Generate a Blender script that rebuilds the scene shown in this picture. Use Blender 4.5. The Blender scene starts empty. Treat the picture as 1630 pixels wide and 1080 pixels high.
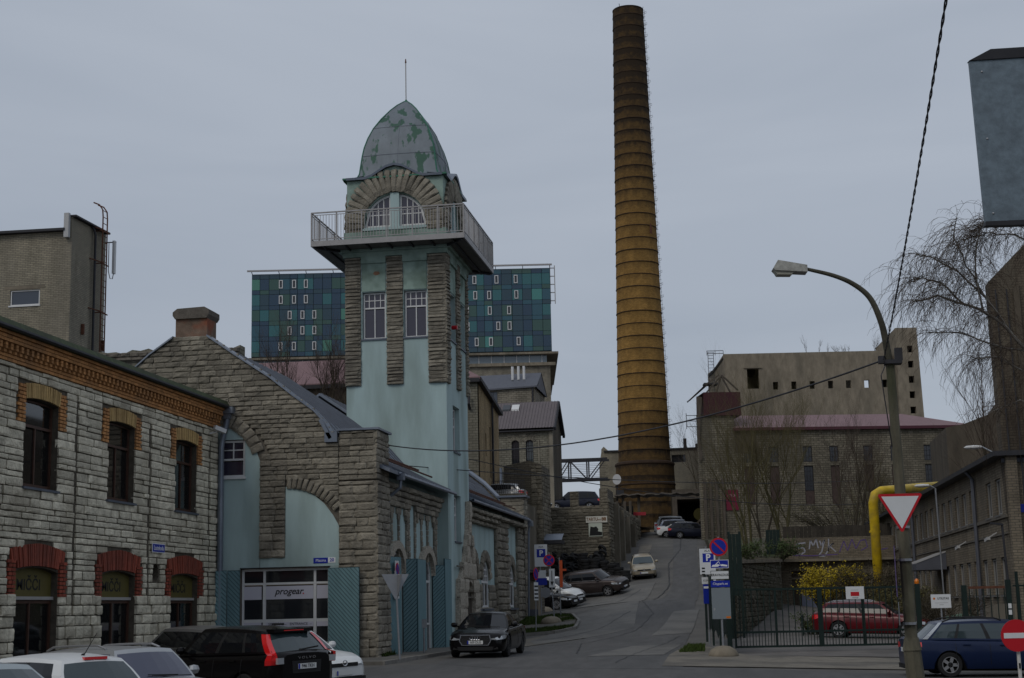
import bpy, bmesh, math, random
import numpy as np
from mathutils import Vector, Matrix, noise
from mathutils.geometry import tessellate_polygon
random.seed(7)
R_ = math.radians
S = bpy.context.scene
COL = S.collection
# ------------------------------------------------------------------ camera
def make_camera():
    F = 2400.0
    p = math.atan(428 / F); r = R_(1.26); yaw = R_(8.95)
    fw = Vector((-math.sin(yaw) * math.cos(p), math.cos(yaw) * math.cos(p), math.sin(p)))
    ri = Vector((math.cos(yaw), math.sin(yaw), 0)); up = ri.cross(fw)
    rr = ri * math.cos(r) - up * math.sin(r); uu = up * math.cos(r) + ri * math.sin(r)
    cam = bpy.data.cameras.new('camera'); o = bpy.data.objects.new('camera', cam); COL.objects.link(o)
    m = Matrix((rr, uu, -fw)).transposed().to_4x4(); m.translation = Vector((0, 0, 1.6))
    o.matrix_world = m
    cam.sensor_width = 36; cam.sensor_fit = 'HORIZONTAL'; cam.lens = F / 1630 * 36
    cam.clip_start = .1; cam.clip_end = 4000
    S.camera = o
    return fw
CAMF = make_camera()
CAMP = Vector((0, 0, 1.6))
S.view_settings.view_transform = 'Standard'
S.view_settings.look = 'None'
S.view_settings.exposure = 0
S.view_settings.gamma = 1
S.view_settings.use_curve_mapping = False
# ------------------------------------------------------------------ sky + sun (overcast)
SUN_EL, SUN_AZ = 42, 205      # azimuth clockwise from +Y
W = bpy.data.worlds.new('World'); S.world = W; W.use_nodes = True
def make_world():
    nt = W.node_tree; N = nt.nodes; L = nt.links; N.clear()
    out = N.new('ShaderNodeOutputWorld'); bg = N.new('ShaderNodeBackground')
    sky = N.new('ShaderNodeTexSky'); sky.sky_type = 'NISHITA'; sky.sun_disc = False
    sky.sun_elevation = R_(SUN_EL); sky.sun_rotation = R_(SUN_AZ)
    tc = N.new('ShaderNodeTexCoord'); mp = N.new('ShaderNodeMapping')
    mp.inputs['Scale'].default_value = (1.2, 1.2, 6.5); mp.inputs['Rotation'].default_value = (.08, .1, .4)
    nz = N.new('ShaderNodeTexNoise'); nz.inputs['Scale'].default_value = 1.6; nz.inputs['Detail'].default_value = 4
    nz.inputs['Roughness'].default_value = .5; nz.inputs['Distortion'].default_value = .5
    cr = N.new('ShaderNodeValToRGB')
    cr.color_ramp.elements[0].position = .25; cr.color_ramp.elements[0].color = (3.2, 3.62, 4.3, 1)
    cr.color_ramp.elements[1].position = .8; cr.color_ramp.elements[1].color = (4.2, 4.6, 5.25, 1)
    sep = N.new('ShaderNodeSeparateXYZ')
    mr = N.new('ShaderNodeMapRange'); mr.inputs['From Min'].default_value = 0; mr.inputs['From Max'].default_value = 1
    mr.inputs['To Min'].default_value = .97; mr.inputs['To Max'].default_value = 1.25
    mul = N.new('ShaderNodeVectorMath'); mul.operation = 'SCALE'
    mix = N.new('ShaderNodeMix'); mix.data_type = 'RGBA'; mix.inputs['Factor'].default_value = .93
    L.new(tc.outputs['Generated'], mp.inputs['Vector']); L.new(mp.outputs[0], nz.inputs['Vector'])
    L.new(nz.outputs['Fac'], cr.inputs['Fac']); L.new(tc.outputs['Generated'], sep.inputs[0])
    L.new(sep.outputs['Z'], mr.inputs['Value'])
    L.new(cr.outputs['Color'], mul.inputs[0]); L.new(mr.outputs[0], mul.inputs['Scale'])
    L.new(sky.outputs[0], mix.inputs['A']); L.new(mul.outputs[0], mix.inputs['B'])
    L.new(mix.outputs['Result'], bg.inputs['Color']); bg.inputs['Strength'].default_value = .1
    L.new(bg.outputs[0], out.inputs[0])
make_world()
def make_sun():
    l = bpy.data.lights.new('sun', 'SUN'); l.energy = .8; l.angle = R_(25); l.color = (1, .94, .84)
    o = bpy.data.objects.new('sun', l); COL.objects.link(o)
    el, az = R_(SUN_EL), R_(SUN_AZ)
    d = Vector((math.sin(az) * math.cos(el), math.cos(az) * math.cos(el), math.sin(el)))
    o.rotation_euler = d.to_track_quat('Z', 'Y').to_euler()
make_sun()
# ------------------------------------------------------------------ materials
MATS = {}
def mat(name, col, rough=.8, metal=0, var=.0, vscale=3, bump=0, bscale=30, rnd=0, stain=None, sscale=.6, samt=.5, ssharp=.1, scen=.57, spec=.3, coat=0, stretch=None, col2=None):
    """principled material: base colour, noise variation, bump, per piece variation (rnd), stain colour patches"""
    if name in MATS: return MATS[name]
    m = bpy.data.materials.new(name); m.use_nodes = True; MATS[name] = m
    nt = m.node_tree; N = nt.nodes; L = nt.links
    b = N['Principled BSDF']
    b.inputs['Roughness'].default_value = rough; b.inputs['Metallic'].default_value = metal
    b.inputs['Specular IOR Level'].default_value = spec; b.inputs['Coat Weight'].default_value = coat
    b.inputs['Coat Roughness'].default_value = .05
    c4 = (*col, 1)
    b.inputs['Base Color'].default_value = c4
    geo = N.new('ShaderNodeNewGeometry')
    vec = geo.outputs['Position']
    if stretch:
        mp = N.new('ShaderNodeMapping'); mp.inputs['Scale'].default_value = stretch
        L.new(vec, mp.inputs['Vector']); vec = mp.outputs[0]
    cur = None
    def mixc(fac, a, bb, mode='MIX'):
        mx = N.new('ShaderNodeMix'); mx.data_type = 'RGBA'; mx.blend_type = mode
        if isinstance(fac, float): mx.inputs['Factor'].default_value = fac
        else: L.new(fac, mx.inputs['Factor'])
        for k, v in (('A', a), ('B', bb)):
            if isinstance(v, tuple): mx.inputs[k].default_value = v
            else: L.new(v, mx.inputs[k])
        return mx.outputs['Result']
    cur = c4
    if var:
        nz = N.new('ShaderNodeTexNoise'); nz.inputs['Scale'].default_value = vscale; nz.inputs['Detail'].default_value = 6
        nz.inputs['Roughness'].default_value = .65
        L.new(vec, nz.inputs['Vector'])
        cr = N.new('ShaderNodeValToRGB'); cr.color_ramp.elements[0].position = .3; cr.color_ramp.elements[1].position = .7
        lo = tuple(max(0, c * (1 - var)) for c in (col2 or col)); hi = tuple(min(1, c * (1 + var * .8)) for c in col)
        cr.color_ramp.elements[0].color = (*lo, 1); cr.color_ramp.elements[1].color = (*hi, 1)
        L.new(nz.outputs['Fac'], cr.inputs['Fac']); cur = cr.outputs['Color']
    if rnd:
        oi = N.new('ShaderNodeObjectInfo'); ad = N.new('ShaderNodeMath'); ad.operation = 'ADD'
        L.new(oi.outputs['Random'], ad.inputs[0]); L.new(geo.outputs['Random Per Island'], ad.inputs[1])
        fr = N.new('ShaderNodeMath'); fr.operation = 'FRACT'; L.new(ad.outputs[0], fr.inputs[0])
        mr = N.new('ShaderNodeMapRange'); mr.inputs['To Min'].default_value = 1 - rnd; mr.inputs['To Max'].default_value = 1 + rnd * .8
        L.new(fr.outputs[0], mr.inputs['Value'])
        vm = N.new('ShaderNodeVectorMath'); vm.operation = 'SCALE'
        if isinstance(cur, tuple): vm.inputs[0].default_value = cur[:3]
        else: L.new(cur, vm.inputs[0])
        L.new(mr.outputs[0], vm.inputs['Scale']); cur = vm.outputs[0]
    if stain:
        nz = N.new('ShaderNodeTexNoise'); nz.inputs['Scale'].default_value = sscale; nz.inputs['Detail'].default_value = 5
        mp2 = N.new('ShaderNodeMapping'); mp2.inputs['Location'].default_value = (5.3, 2.1, 8.8); L.new(vec, mp2.inputs['Vector'])
        L.new(mp2.outputs[0], nz.inputs['Vector'])
        mr = N.new('ShaderNodeMapRange'); mr.inputs['From Min'].default_value = scen - ssharp; mr.inputs['From Max'].default_value = scen + ssharp
        mr.inputs['To Max'].default_value = samt
        L.new(nz.outputs['Fac'], mr.inputs['Value'])
        cur = mixc(mr.outputs[0], cur, (*stain, 1))
    if not isinstance(cur, tuple): L.new(cur, b.inputs['Base Color'])
    if bump:
        nz = N.new('ShaderNodeTexNoise'); nz.inputs['Scale'].default_value = bscale; nz.inputs['Detail'].default_value = 5
        L.new(geo.outputs['Position'], nz.inputs['Vector'])
        bp = N.new('ShaderNodeBump'); bp.inputs['Strength'].default_value = min(1, bump); bp.inputs['Distance'].default_value = .03 * bump + .01
        L.new(nz.outputs['Fac'], bp.inputs['Height']); L.new(bp.outputs[0], b.inputs['Normal'])
    return m
def brickmat(name, c1, c2, mortar, bw, bh, ms=.012, bump=.6, var=.35, stain=None, samt=.6, sscale=.35, offs=.5, stretch=(1, 1, .35)):
    """courses laid out in metres on the wall's own UVs"""
    if name in MATS: return MATS[name]
    m = bpy.data.materials.new(name); m.use_nodes = True; MATS[name] = m
    nt = m.node_tree; N = nt.nodes; L = nt.links; b = N['Principled BSDF']; b.inputs['Roughness'].default_value = .9
    b.inputs['Specular IOR Level'].default_value = .2
    uv = N.new('ShaderNodeUVMap'); uv.uv_map = 'UVMap'
    nw = N.new('ShaderNodeTexNoise'); nw.inputs['Scale'].default_value = 1.3; nw.inputs['Detail'].default_value = 3
    L.new(uv.outputs[0], nw.inputs['Vector'])
    vm = N.new('ShaderNodeVectorMath'); vm.operation = 'MULTIPLY_ADD'
    L.new(nw.outputs['Color'], vm.inputs[0]); vm.inputs[1].default_value = (bw * .12, bh * .35, 0); L.new(uv.outputs[0], vm.inputs[2])
    br = N.new('ShaderNodeTexBrick'); br.inputs['Scale'].default_value = 1; br.inputs['Brick Width'].default_value = bw
    br.inputs['Row Height'].default_value = bh; br.inputs['Mortar Size'].default_value = ms; br.inputs['Mortar Smooth'].default_value = .3
    br.inputs['Bias'].default_value = 0; br.offset = offs
    br.inputs['Color1'].default_value = (*c1, 1); br.inputs['Color2'].default_value = (*c2, 1); br.inputs['Mortar'].default_value = (*mortar, 1)
    L.new(vm.outputs[0], br.inputs['Vector'])
    geo = N.new('ShaderNodeNewGeometry')
    mp = N.new('ShaderNodeMapping'); mp.inputs['Scale'].default_value = stretch; L.new(geo.outputs['Position'], mp.inputs['Vector'])
    nz = N.new('ShaderNodeTexNoise'); nz.inputs['Scale'].default_value = .8; nz.inputs['Detail'].default_value = 8; nz.inputs['Roughness'].default_value = .7
    L.new(mp.outputs[0], nz.inputs['Vector'])
    mr = N.new('ShaderNodeMapRange'); mr.inputs['From Min'].default_value = .3; mr.inputs['From Max'].default_value = .7
    mr.inputs['To Min'].default_value = 1 - var; mr.inputs['To Max'].default_value = 1 + var
    L.new(nz.outputs['Fac'], mr.inputs['Value'])
    sc = N.new('ShaderNodeVectorMath'); sc.operation = 'SCALE'; L.new(br.outputs['Color'], sc.inputs[0]); L.new(mr.outputs[0], sc.inputs['Scale'])
    cur = sc.outputs[0]
    if stain:
        n2 = N.new('ShaderNodeTexNoise'); n2.inputs['Scale'].default_value = sscale; n2.inputs['Detail'].default_value = 6
        L.new(mp.outputs[0], n2.inputs['Vector'])
        m2 = N.new('ShaderNodeMapRange'); m2.inputs['From Min'].default_value = .46; m2.inputs['From Max'].default_value = .66; m2.inputs['To Max'].default_value = samt
        L.new(n2.outputs['Fac'], m2.inputs['Value'])
        mx = N.new('ShaderNodeMix'); mx.data_type = 'RGBA'; L.new(m2.outputs[0], mx.inputs['Factor']); L.new(cur, mx.inputs['A'])
        mx.inputs['B'].default_value = (*stain, 1); cur = mx.outputs['Result']
    L.new(cur, b.inputs['Base Color'])
    bp = N.new('ShaderNodeBump'); bp.inputs['Strength'].default_value = bump; bp.inputs['Distance'].default_value = .03
    iv = N.new('ShaderNodeMath'); iv.operation = 'SUBTRACT'; iv.inputs[0].default_value = 1; L.new(br.outputs['Fac'], iv.inputs[1])
    n3 = N.new('ShaderNodeTexNoise'); n3.inputs['Scale'].default_value = 12; n3.inputs['Detail'].default_value = 4
    L.new(geo.outputs['Position'], n3.inputs['Vector'])
    ad = N.new('ShaderNodeMath'); ad.operation = 'MULTIPLY_ADD'; L.new(n3.outputs['Fac'], ad.inputs[0]); ad.inputs[1].default_value = .8; L.new(iv.outputs[0], ad.inputs[2])
    L.new(ad.outputs[0], bp.inputs['Height']); L.new(bp.outputs[0], b.inputs['Normal'])
    return m
def glassmat(name, tint=(.03, .035, .04), trans=.0, rough=.04):
    """window glass: mirror reflection by fresnel over dark or see-through body"""
    if name in MATS: return MATS[name]
    m = bpy.data.materials.new(name); m.use_nodes = True; MATS[name] = m
    nt = m.node_tree; N = nt.nodes; L = nt.links
    b = N['Principled BSDF']; b.inputs['Base Color'].default_value = (*tint, 1); b.inputs['Roughness'].default_value = rough
    b.inputs['Specular IOR Level'].default_value = .7
    if trans:
        out = N['Material Output']; tr = N.new('ShaderNodeBsdfTransparent'); tr.inputs['Color'].default_value = (.75, .8, .8, 1)
        gl = N.new('ShaderNodeBsdfGlossy'); gl.inputs['Roughness'].default_value = rough
        fr = N.new('ShaderNodeFresnel'); fr.inputs['IOR'].default_value = 1.6
        mx = N.new('ShaderNodeMixShader'); L.new(fr.outputs[0], mx.inputs['Fac'])
        m2 = N.new('ShaderNodeMixShader'); m2.inputs['Fac'].default_value = trans
        L.new(b.outputs[0], m2.inputs[1]); L.new(tr.outputs[0], m2.inputs[2])
        L.new(m2.outputs[0], mx.inputs[1]); L.new(gl.outputs[0], mx.inputs[2]); L.new(mx.outputs[0], out.inputs['Surface'])
    return m
# ------------------------------------------------------------------ mesh builder
class MB:
    def __init__(s): s.v = []; s.f = []; s.mi = []; s.uv = []
    def add(s, vs, fs, mi=0, uvs=None):
        o = len(s.v); s.v += [tuple(v) for v in vs]
        for k, f in enumerate(fs):
            s.f.append([o + i for i in f]); s.mi.append(mi)
            s.uv.append([uvs[i] for i in f] if uvs else None)
        return s
    def box(s, lo, hi, mi=0, m=None):
        (x0, y0, z0), (x1, y1, z1) = lo, hi
        if x0 > x1: x0, x1 = x1, x0
        if y0 > y1: y0, y1 = y1, y0
        if z0 > z1: z0, z1 = z1, z0
        vs = [Vector(p) for p in ((x0, y0, z0), (x1, y0, z0), (x1, y1, z0), (x0, y1, z0), (x0, y0, z1), (x1, y0, z1), (x1, y1, z1), (x0, y1, z1))]
        if m: vs = [m @ v for v in vs]
        return s.add(vs, [(0, 3, 2, 1), (4, 5, 6, 7), (0, 1, 5, 4), (1, 2, 6, 5), (2, 3, 7, 6), (3, 0, 4, 7)], mi)
    def fbox(s, fr, a, b, mi=0):
        """box in a wall frame: a, b = (u, v, n) corners"""
        return s.box(a, b, mi, fr)
    def bar(s, a, b, w, h=None, mi=0, up=(0, 0, 1)):
        a, b = Vector(a), Vector(b); d = (b - a); l = d.length
        if l < 1e-6: return s
        d /= l; u = Vector(up)
        if abs(d.dot(u)) > .99: u = Vector((1, 0, 0))
        sd = d.cross(u).normalized(); u = sd.cross(d); h = h or w
        m = Matrix((d, sd, u)).transposed().to_4x4(); m.translation = a
        return s.box((0, -w / 2, -h / 2), (l, w / 2, h / 2), mi, m)
    def tube(s, pts, r, n=6, mi=0, cap=True):
        pts = [Vector(p) for p in pts]; k = len(pts)
        rs = r if isinstance(r, (list, tuple)) else [r] * k
        o = len(s.v); pd = None; u = None
        for i, p in enumerate(pts):
            d = (pts[min(i + 1, k - 1)] - pts[max(i - 1, 0)])
            if d.length < 1e-9: d = Vector((0, 0, 1))
            d.normalize()
            if u is None:
                u = d.orthogonal().normalized()
            else:
                u = (u - d * u.dot(d))
                if u.length < 1e-6: u = d.orthogonal()
                u.normalize()
            w = d.cross(u)
            for j in range(n):
                a = 2 * math.pi * j / n
                s.v.append(tuple(p + (u * math.cos(a) + w * math.sin(a)) * rs[i]))
        for i in range(k - 1):
            for j in range(n):
                a = o + i * n + j; b = o + i * n + (j + 1) % n
                s.f.append([a, b, b + n, a + n]); s.mi.append(mi); s.uv.append(None)
        if cap and n > 2:
            s.f.append([o + j for j in range(n)][::-1]); s.mi.append(mi); s.uv.append(None)
            s.f.append([o + (k - 1) * n + j for j in range(n)]); s.mi.append(mi); s.uv.append(None)
        return s
    def lathe(s, prof, n=24, mi=0, m=None, uvr=None, cap=True):
        """prof = [(r, z)]; axis Z"""
        o = len(s.v)
        for r, z in prof:
            for j in range(n):
                a = 2 * math.pi * j / n; p = Vector((r * math.cos(a), r * math.sin(a), z))
                s.v.append(tuple(m @ p if m else p))
        for i in range(len(prof) - 1):
            for j in range(n):
                a = o + i * n + j; b = o + i * n + (j + 1) % n
                s.f.append([a, b, b + n, a + n]); s.mi.append(mi)
                if uvr:
                    u0, u1 = j / n * uvr, (j + 1) / n * uvr; z0, z1 = prof[i][1], prof[i + 1][1]
                    s.uv.append([(u0, z0), (u1, z0), (u1, z1), (u0, z1)])
                else: s.uv.append(None)
        for rr, flip in ((0, 1), (len(prof) - 1, 0)):
            if cap and prof[rr][0] > 1e-4:
                f = [o + rr * n + j for j in range(n)]
                s.f.append(f[::-1] if flip else f); s.mi.append(mi); s.uv.append(None)
        return s
    def prism(s, poly, fr, n0, n1, mi=0, holes=(), back=True, side_mi=None, reveal=None):
        """polygon in (u,v) of frame fr extruded from n0 (back) to n1 (front); holes get reveals"""
        loops = [list(poly)] + [list(h) for h in holes]
        flat = [p for l in loops for p in l]
        tris = tessellate_polygon([[Vector((p[0], p[1], 0)) for p in l] for l in loops])
        smi = mi if side_mi is None else side_mi
        fv = [fr @ Vector((p[0], p[1], n1)) for p in flat]
        fs = []
        for t in tris:
            a, b, c = [Vector((flat[i][0], flat[i][1], 0)) for i in t]
            z = (b - a).cross(c - a).z
            if abs(z) < 1e-10: continue
            fs.append(tuple(t) if z > 0 else tuple(t)[::-1])
        s.add(fv, fs, mi, [tuple(p) for p in flat])
        if back:
            bv = [fr @ Vector((p[0], p[1], n0)) for p in flat]
            s.add(bv, [f[::-1] for f in fs], smi, [tuple(p) for p in flat])
        for li, l in enumerate(loops):
            k = len(l)
            area = sum(l[i][0] * l[(i + 1) % k][1] - l[(i + 1) % k][0] * l[i][1] for i in range(k))
            ccw = (area > 0) == (li == 0)
            nn = n0 if li == 0 or reveal is None else n1 - reveal
            d = 0
            for i in range(k):
                a, b = l[i], l[(i + 1) % k]; e = math.hypot(b[0] - a[0], b[1] - a[1])
                vs = [fr @ Vector((a[0], a[1], nn)), fr @ Vector((b[0], b[1], nn)), fr @ Vector((b[0], b[1], n1)), fr @ Vector((a[0], a[1], n1))]
                if abs(b[0] - a[0]) < abs(b[1] - a[1]): uvs = [(nn, a[1]), (nn, b[1]), (n1, b[1]), (n1, a[1])]
                else: uvs = [(a[0], nn), (b[0], nn), (b[0], n1), (a[0], n1)]
                s.add(vs, [(0, 1, 2, 3) if ccw else (3, 2, 1, 0)], smi, uvs); d += e
        return s
    def mesh(s, name, mats, smooth=False):
        me = bpy.data.meshes.new(name); me.from_pydata(s.v, [], s.f)
        for m in (mats if isinstance(mats, (list, tuple)) else [mats]): me.materials.append(m)
        if any(s.mi): me.polygons.foreach_set('material_index', s.mi)
        if any(u for u in s.uv):
            ul = me.uv_layers.new(name='UVMap'); arr = []
            for f, u in zip(s.f, s.uv):
                for k in range(len(f)): arr += list(u[k]) if u else [0, 0]
            ul.data.foreach_set('uv', arr)
        if smooth: me.polygons.foreach_set('use_smooth', [True] * len(me.polygons))
        me.update()
        return me
    def build(s, name, mats, parent=None, smooth=False, angle=None):
        me = s.mesh(name, mats, smooth)
        o = link(name, me, parent)
        if angle is not None:
            me.polygons.foreach_set('use_smooth', [True] * len(me.polygons))
            me.set_sharp_from_angle(angle=R_(angle))
        return o
def link(name, me, parent=None):
    o = bpy.data.objects.new(name, me); COL.objects.link(o)
    if parent is not None: o.parent = parent
    return o
def tag(o, label=None, cat=None, group=None, kind=None):
    if label: o['label'] = label
    if cat: o['category'] = cat
    if group: o['group'] = group
    if kind: o['kind'] = kind
    return o
def thing(name, label, cat, loc=(0, 0, 0), rz=0, group=None):
    """Empty at a thing's base. Parts are built in the thing's local frame."""
    o = bpy.data.objects.new(name, None); COL.objects.link(o); o.empty_display_size = .3
    o.location = loc; o.rotation_euler = (0, 0, rz)
    return tag(o, label, cat, group)
def copy_tree(o, parent=None):
    c = o.copy(); COL.objects.link(c); c.parent = parent
    for ch in list(o.children): copy_tree(ch, c)
    return c
def frame(O, U, N):
    """wall frame: columns u, z-up, outward normal"""
    U = Vector(U).normalized(); N = Vector(N).normalized(); m = Matrix((U, Vector((0, 0, 1)), N)).transposed().to_4x4()
    m.translation = Vector(O); return m
def rect(u0, v0, u1, v1): return [(u0, v0), (u1, v0), (u1, v1), (u0, v1)]
def arch(u0, v0, u1, vs, rise, n=8):
    """opening: straight to vs then arc of given rise"""
    w = (u1 - u0) / 2; c = (u0 + u1) / 2
    rr = (w * w + rise * rise) / (2 * rise); cz = vs + rise - rr; a0 = math.asin(min(1, w / rr))
    if rise > w: a0 = math.pi - a0
    pts = [(u0, v0), (u1, v0)]
    for i in range(n + 1):
        a = a0 - 2 * a0 * i / n; pts.append((c + rr * math.sin(a), cz + rr * math.cos(a)))
    return pts
# ------------------------------------------------------------------ rough masonry
def stone_variants(name, m, bulge, n=8):
    """unit stones: x,z in -.5...5, y front = -? (n axis is +Y local here z up) rough pillowed face"""
    out = []
    for k in range(n):
        rd = random.Random(hash((name, k)) & 0xffff if False else k * 31 + len(name))
        b = MB(); g = [-.5, -.3, .3, .5]
        vs = []
        for j, z in enumerate(g):
            for i, x in enumerate(g):
                edge = (i in (0, 3)) + (j in (0, 3))
                y = (0 if edge else bulge * rd.uniform(.6, 1.15)) + rd.uniform(-.1, .1) * bulge
                if edge == 1: y = bulge * rd.uniform(.0, .5)
                vs.append((x + (rd.uniform(-.03, .03) if 1 else 0) * (1 if edge else 2), z + rd.uniform(-.04, .04), y))
        fs = []
        for j in range(3):
            for i in range(3):
                a = j * 4 + i; fs.append((a, a + 1, a + 5, a + 4))
        per = [0, 1, 2, 3, 7, 11, 15, 14, 13, 12, 8, 4]
        o = len(vs)
        bk = [(vs[p][0], vs[p][1], -1.0) for p in (0, 3, 15, 12)]
        vs += bk
        fs += [(3, 2, 1, 0, o, o + 1), (15, 11, 7, 3, o + 1, o + 2), (12, 13, 14, 15, o + 2, o + 3), (0, 4, 8, 12, o + 3, o)]
        b.add(vs, fs); out.append(b)
    return out
class Masonry:
    """gathers stones of one kind on one thing; the 300 that show largest become objects"""
    def __init__(s, parent, name, m, bulge=.35, limit=300, plain=False):
        s.parent = parent; s.name = name; s.mat = m; s.items = []; s.limit = limit
        if plain:
            b = MB(); b.box((-.5, -.5, -1), (.5, .5, 0)); s.var = [b]
        else: s.var = stone_variants(name, m, bulge)
    def stone(s, fr, u0, v0, u1, v1, n0, dep, gap=.012, rot=0):
        c = fr @ Matrix.Translation(((u0 + u1) / 2, (v0 + v1) / 2, n0)) @ Matrix.Rotation(rot, 4, 'Z') @ Matrix.Diagonal((max(.01, u1 - u0 - gap), max(.01, v1 - v0 - gap), dep, 1))
        s.items.append((c, random.randrange(len(s.var)), (u1 - u0) * (v1 - v0)))
    def fill(s, fr, poly, h, lens, n0=.0, dep=.06, holes=(), hj=.25, gap=.014, minl=.1, nj=.02):
        vmin = min(p[1] for p in poly); vmax = max(p[1] for p in poly); v = vmin
        while v < vmax - h * .35:
            hh = h * random.uniform(1 - hj, 1 + hj)
            if v + hh > vmax or vmax - v - hh < h * .4: hh = vmax - v
            iv = spans(poly, v + hh / 2)
            for ho in holes:
                for a, b in spans(ho, v + hh / 2): iv = cut(iv, a, b)
            for a, b in iv:
                u = a
                while u < b - 1e-4:
                    l = random.uniform(*lens)
                    if b - u - l < lens[0] * .7: l = b - u
                    if l > lens[1] * 1.5: l /= 2
                    s.stone(fr, u, v, u + l, v + hh, n0 + random.uniform(-nj, nj), dep, gap)
                    u += l
            v += hh
    def voussoirs(s, fr, c, r0, r1, a0, a1, n, n0=.02, dep=.08, gap=.01):
        """c centre (u,v); angles from +v axis clockwise"""
        for i in range(n):
            a = a0 + (a1 - a0) * (i + .5) / n; rm = (r0 + r1) / 2; w = abs(a1 - a0) * rm / n
            p = (c[0] + rm * math.sin(a), c[1] + rm * math.cos(a))
            s.stone(fr, p[0] - w / 2, p[1] - (r1 - r0) / 2, p[0] + w / 2, p[1] + (r1 - r0) / 2, n0 + random.uniform(-.01, .01), dep, gap, -a)
    def finish(s):
        mw = s.parent.matrix_world
        def key(it):
            p = it[0].translation; d = (p - CAMP).length; return -it[2] ** .5 / d
        s.items.sort(key=key)
        ms = [b.mesh(s.name, s.mat) for b in s.var]
        for c, k, _ in s.items[:s.limit]:
            o = link(s.name, ms[k], s.parent); o.matrix_local = c
        rest = s.items[s.limit:]
        if rest:
            b = MB()
            for c, k, _ in rest:
                vv = s.var[k]; b.add([c @ Vector(v) for v in vv.v], vv.f)
            o = b.build(s.name + '_courses', s.mat, s.parent); o['kind'] = 'stuff'
def spans(poly, v):
    xs = []
    for i in range(len(poly)):
        a, b = poly[i], poly[(i + 1) % len(poly)]
        if (a[1] <= v) != (b[1] <= v): xs.append(a[0] + (v - a[1]) / (b[1] - a[1]) * (b[0] - a[0]))
    xs.sort(); return [(xs[i], xs[i + 1]) for i in range(0, len(xs) - 1, 2)]
def cut(iv, a, b):
    out = []
    for x, y in iv:
        if b <= x or a >= y: out.append((x, y)); continue
        if a > x + .02: out.append((x, a))
        if b < y - .02: out.append((b, y))
    return out
def smooth_path(pts, k=5):
    P = [Vector(p) for p in pts]; out = []
    for i in range(len(P) - 1):
        a, b, c, d = P[max(i - 1, 0)], P[i], P[i + 1], P[min(i + 2, len(P) - 1)]
        for j in range(k):
            t = j / k; out.append(.5 * ((2 * b) + (c - a) * t + (2 * a - 5 * b + 4 * c - d) * t * t + (3 * b - a - 3 * c + d) * t ** 3))
    return out + [P[-1]]
# ------------------------------------------------------------------ windows
def window(parent, fr, u0, v0, u1, v1, cols=(.5,), rows=(), fw=.05, bw=.03, n=-.12, fm=None, gm=None, rise=0, name='window', vbars=None, sill=None, tspl=None, inset=.02):
    """frame + mullions as one part, each pane a sub-part. cols/rows are fractions.
    tspl = (fraction, cols_above, rows_above)"""
    b = MB(); w = u1 - u0; h = v1 - v0
    nf = n + .05
    if rise:
        out = arch(u0, v0, u1, v1 - rise, rise, 8); inn = arch(u0 + fw, v0 + fw, u1 - fw, v1 - rise, rise - fw * .8, 8)
        b.prism(out, fr, n - .03, nf, holes=[inn])
    else:
        b.prism(rect(u0, v0, u1, v1), fr, n - .03, nf, holes=[rect(u0 + fw, v0 + fw, u1 - fw, v1 - fw)])
    def topat(u):
        if not rise: return v1 - fw
        ss = spans_u(inn, u); return ss
    def spans_u(poly, u):
        zs = []
        for i in range(len(poly)):
            a, c = poly[i], poly[(i + 1) % len(poly)]
            if (a[0] <= u) != (c[0] <= u): zs.append(a[1] + (u - a[0]) / (c[0] - a[0]) * (c[1] - a[1]))
        return max(zs) if zs else v1 - fw
    vt = v0 + h * tspl[0] if tspl else None
    cu = [u0 + w * c for c in cols]
    for c in cu: b.fbox(fr, (c - bw / 2, v0 + fw, n - .02), (c + bw / 2, (vt if tspl else topat(c)), nf - .008))
    for r in rows:
        vv = v0 + h * r; b.fbox(fr, (u0 + fw, vv - bw / 2, n - .02), (u1 - fw, vv + bw / 2, nf - .014))
    if tspl:
        b.fbox(fr, (u0 + fw, vt - fw / 2, n - .02), (u1 - fw, vt + fw / 2, nf - .004))
        for c in tspl[1]:
            c = u0 + w * c; b.fbox(fr, (c - bw * .4, vt + fw / 2, n - .02), (c + bw * .4, topat(c), nf - .01))
        for r in tspl[2]:
            vv = vt + (v1 - vt) * r; b.fbox(fr, (u0 + fw, vv - bw * .4, n - .02), (u1 - fw, vv + bw * .4, nf - .016))
    o = b.build(name, fm, parent)
    us = [u0 + fw] + cu + [u1 - fw]; ztop = vt or v1
    for i in range(len(us) - 1):
        g = MB()
        if rise and not tspl:
            pl = [p for p in inn]
            # clip arch polygon to the column
            poly = [(us[i], v0 + fw), (us[i + 1], v0 + fw)]
            for k in range(5):
                uu = us[i + 1] + (us[i] - us[i + 1]) * k / 4; uu2 = min(max(uu, u0 + fw + .002), u1 - fw - .002); poly.append((uu, spans_u(inn, uu2)))
            g.prism(poly, fr, n - .005, n + .005)
        else: g.prism(rect(us[i], v0 + fw, us[i + 1], ztop - fw), fr, n - .005, n + .005)
        g.build('pane', gm, o)
    if tspl:
        g = MB()
        if rise:
            poly = [(u0 + fw, vt), (u1 - fw, vt)] + [p for p in inn if p[1] > vt]
            g.prism(poly, fr, n - .005, n + .005)
        else: g.prism(rect(u0 + fw, vt, u1 - fw, v1 - fw), fr, n - .005, n + .005)
        g.build('pane', gm, o)
    if sill:
        s_ = MB(); s_.fbox(fr, (u0 - .06, v0 - .07, n), (u1 + .06, v0 - .005, sill[0])); s_.build('window_sill', sill[1], parent)
    return o
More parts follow.
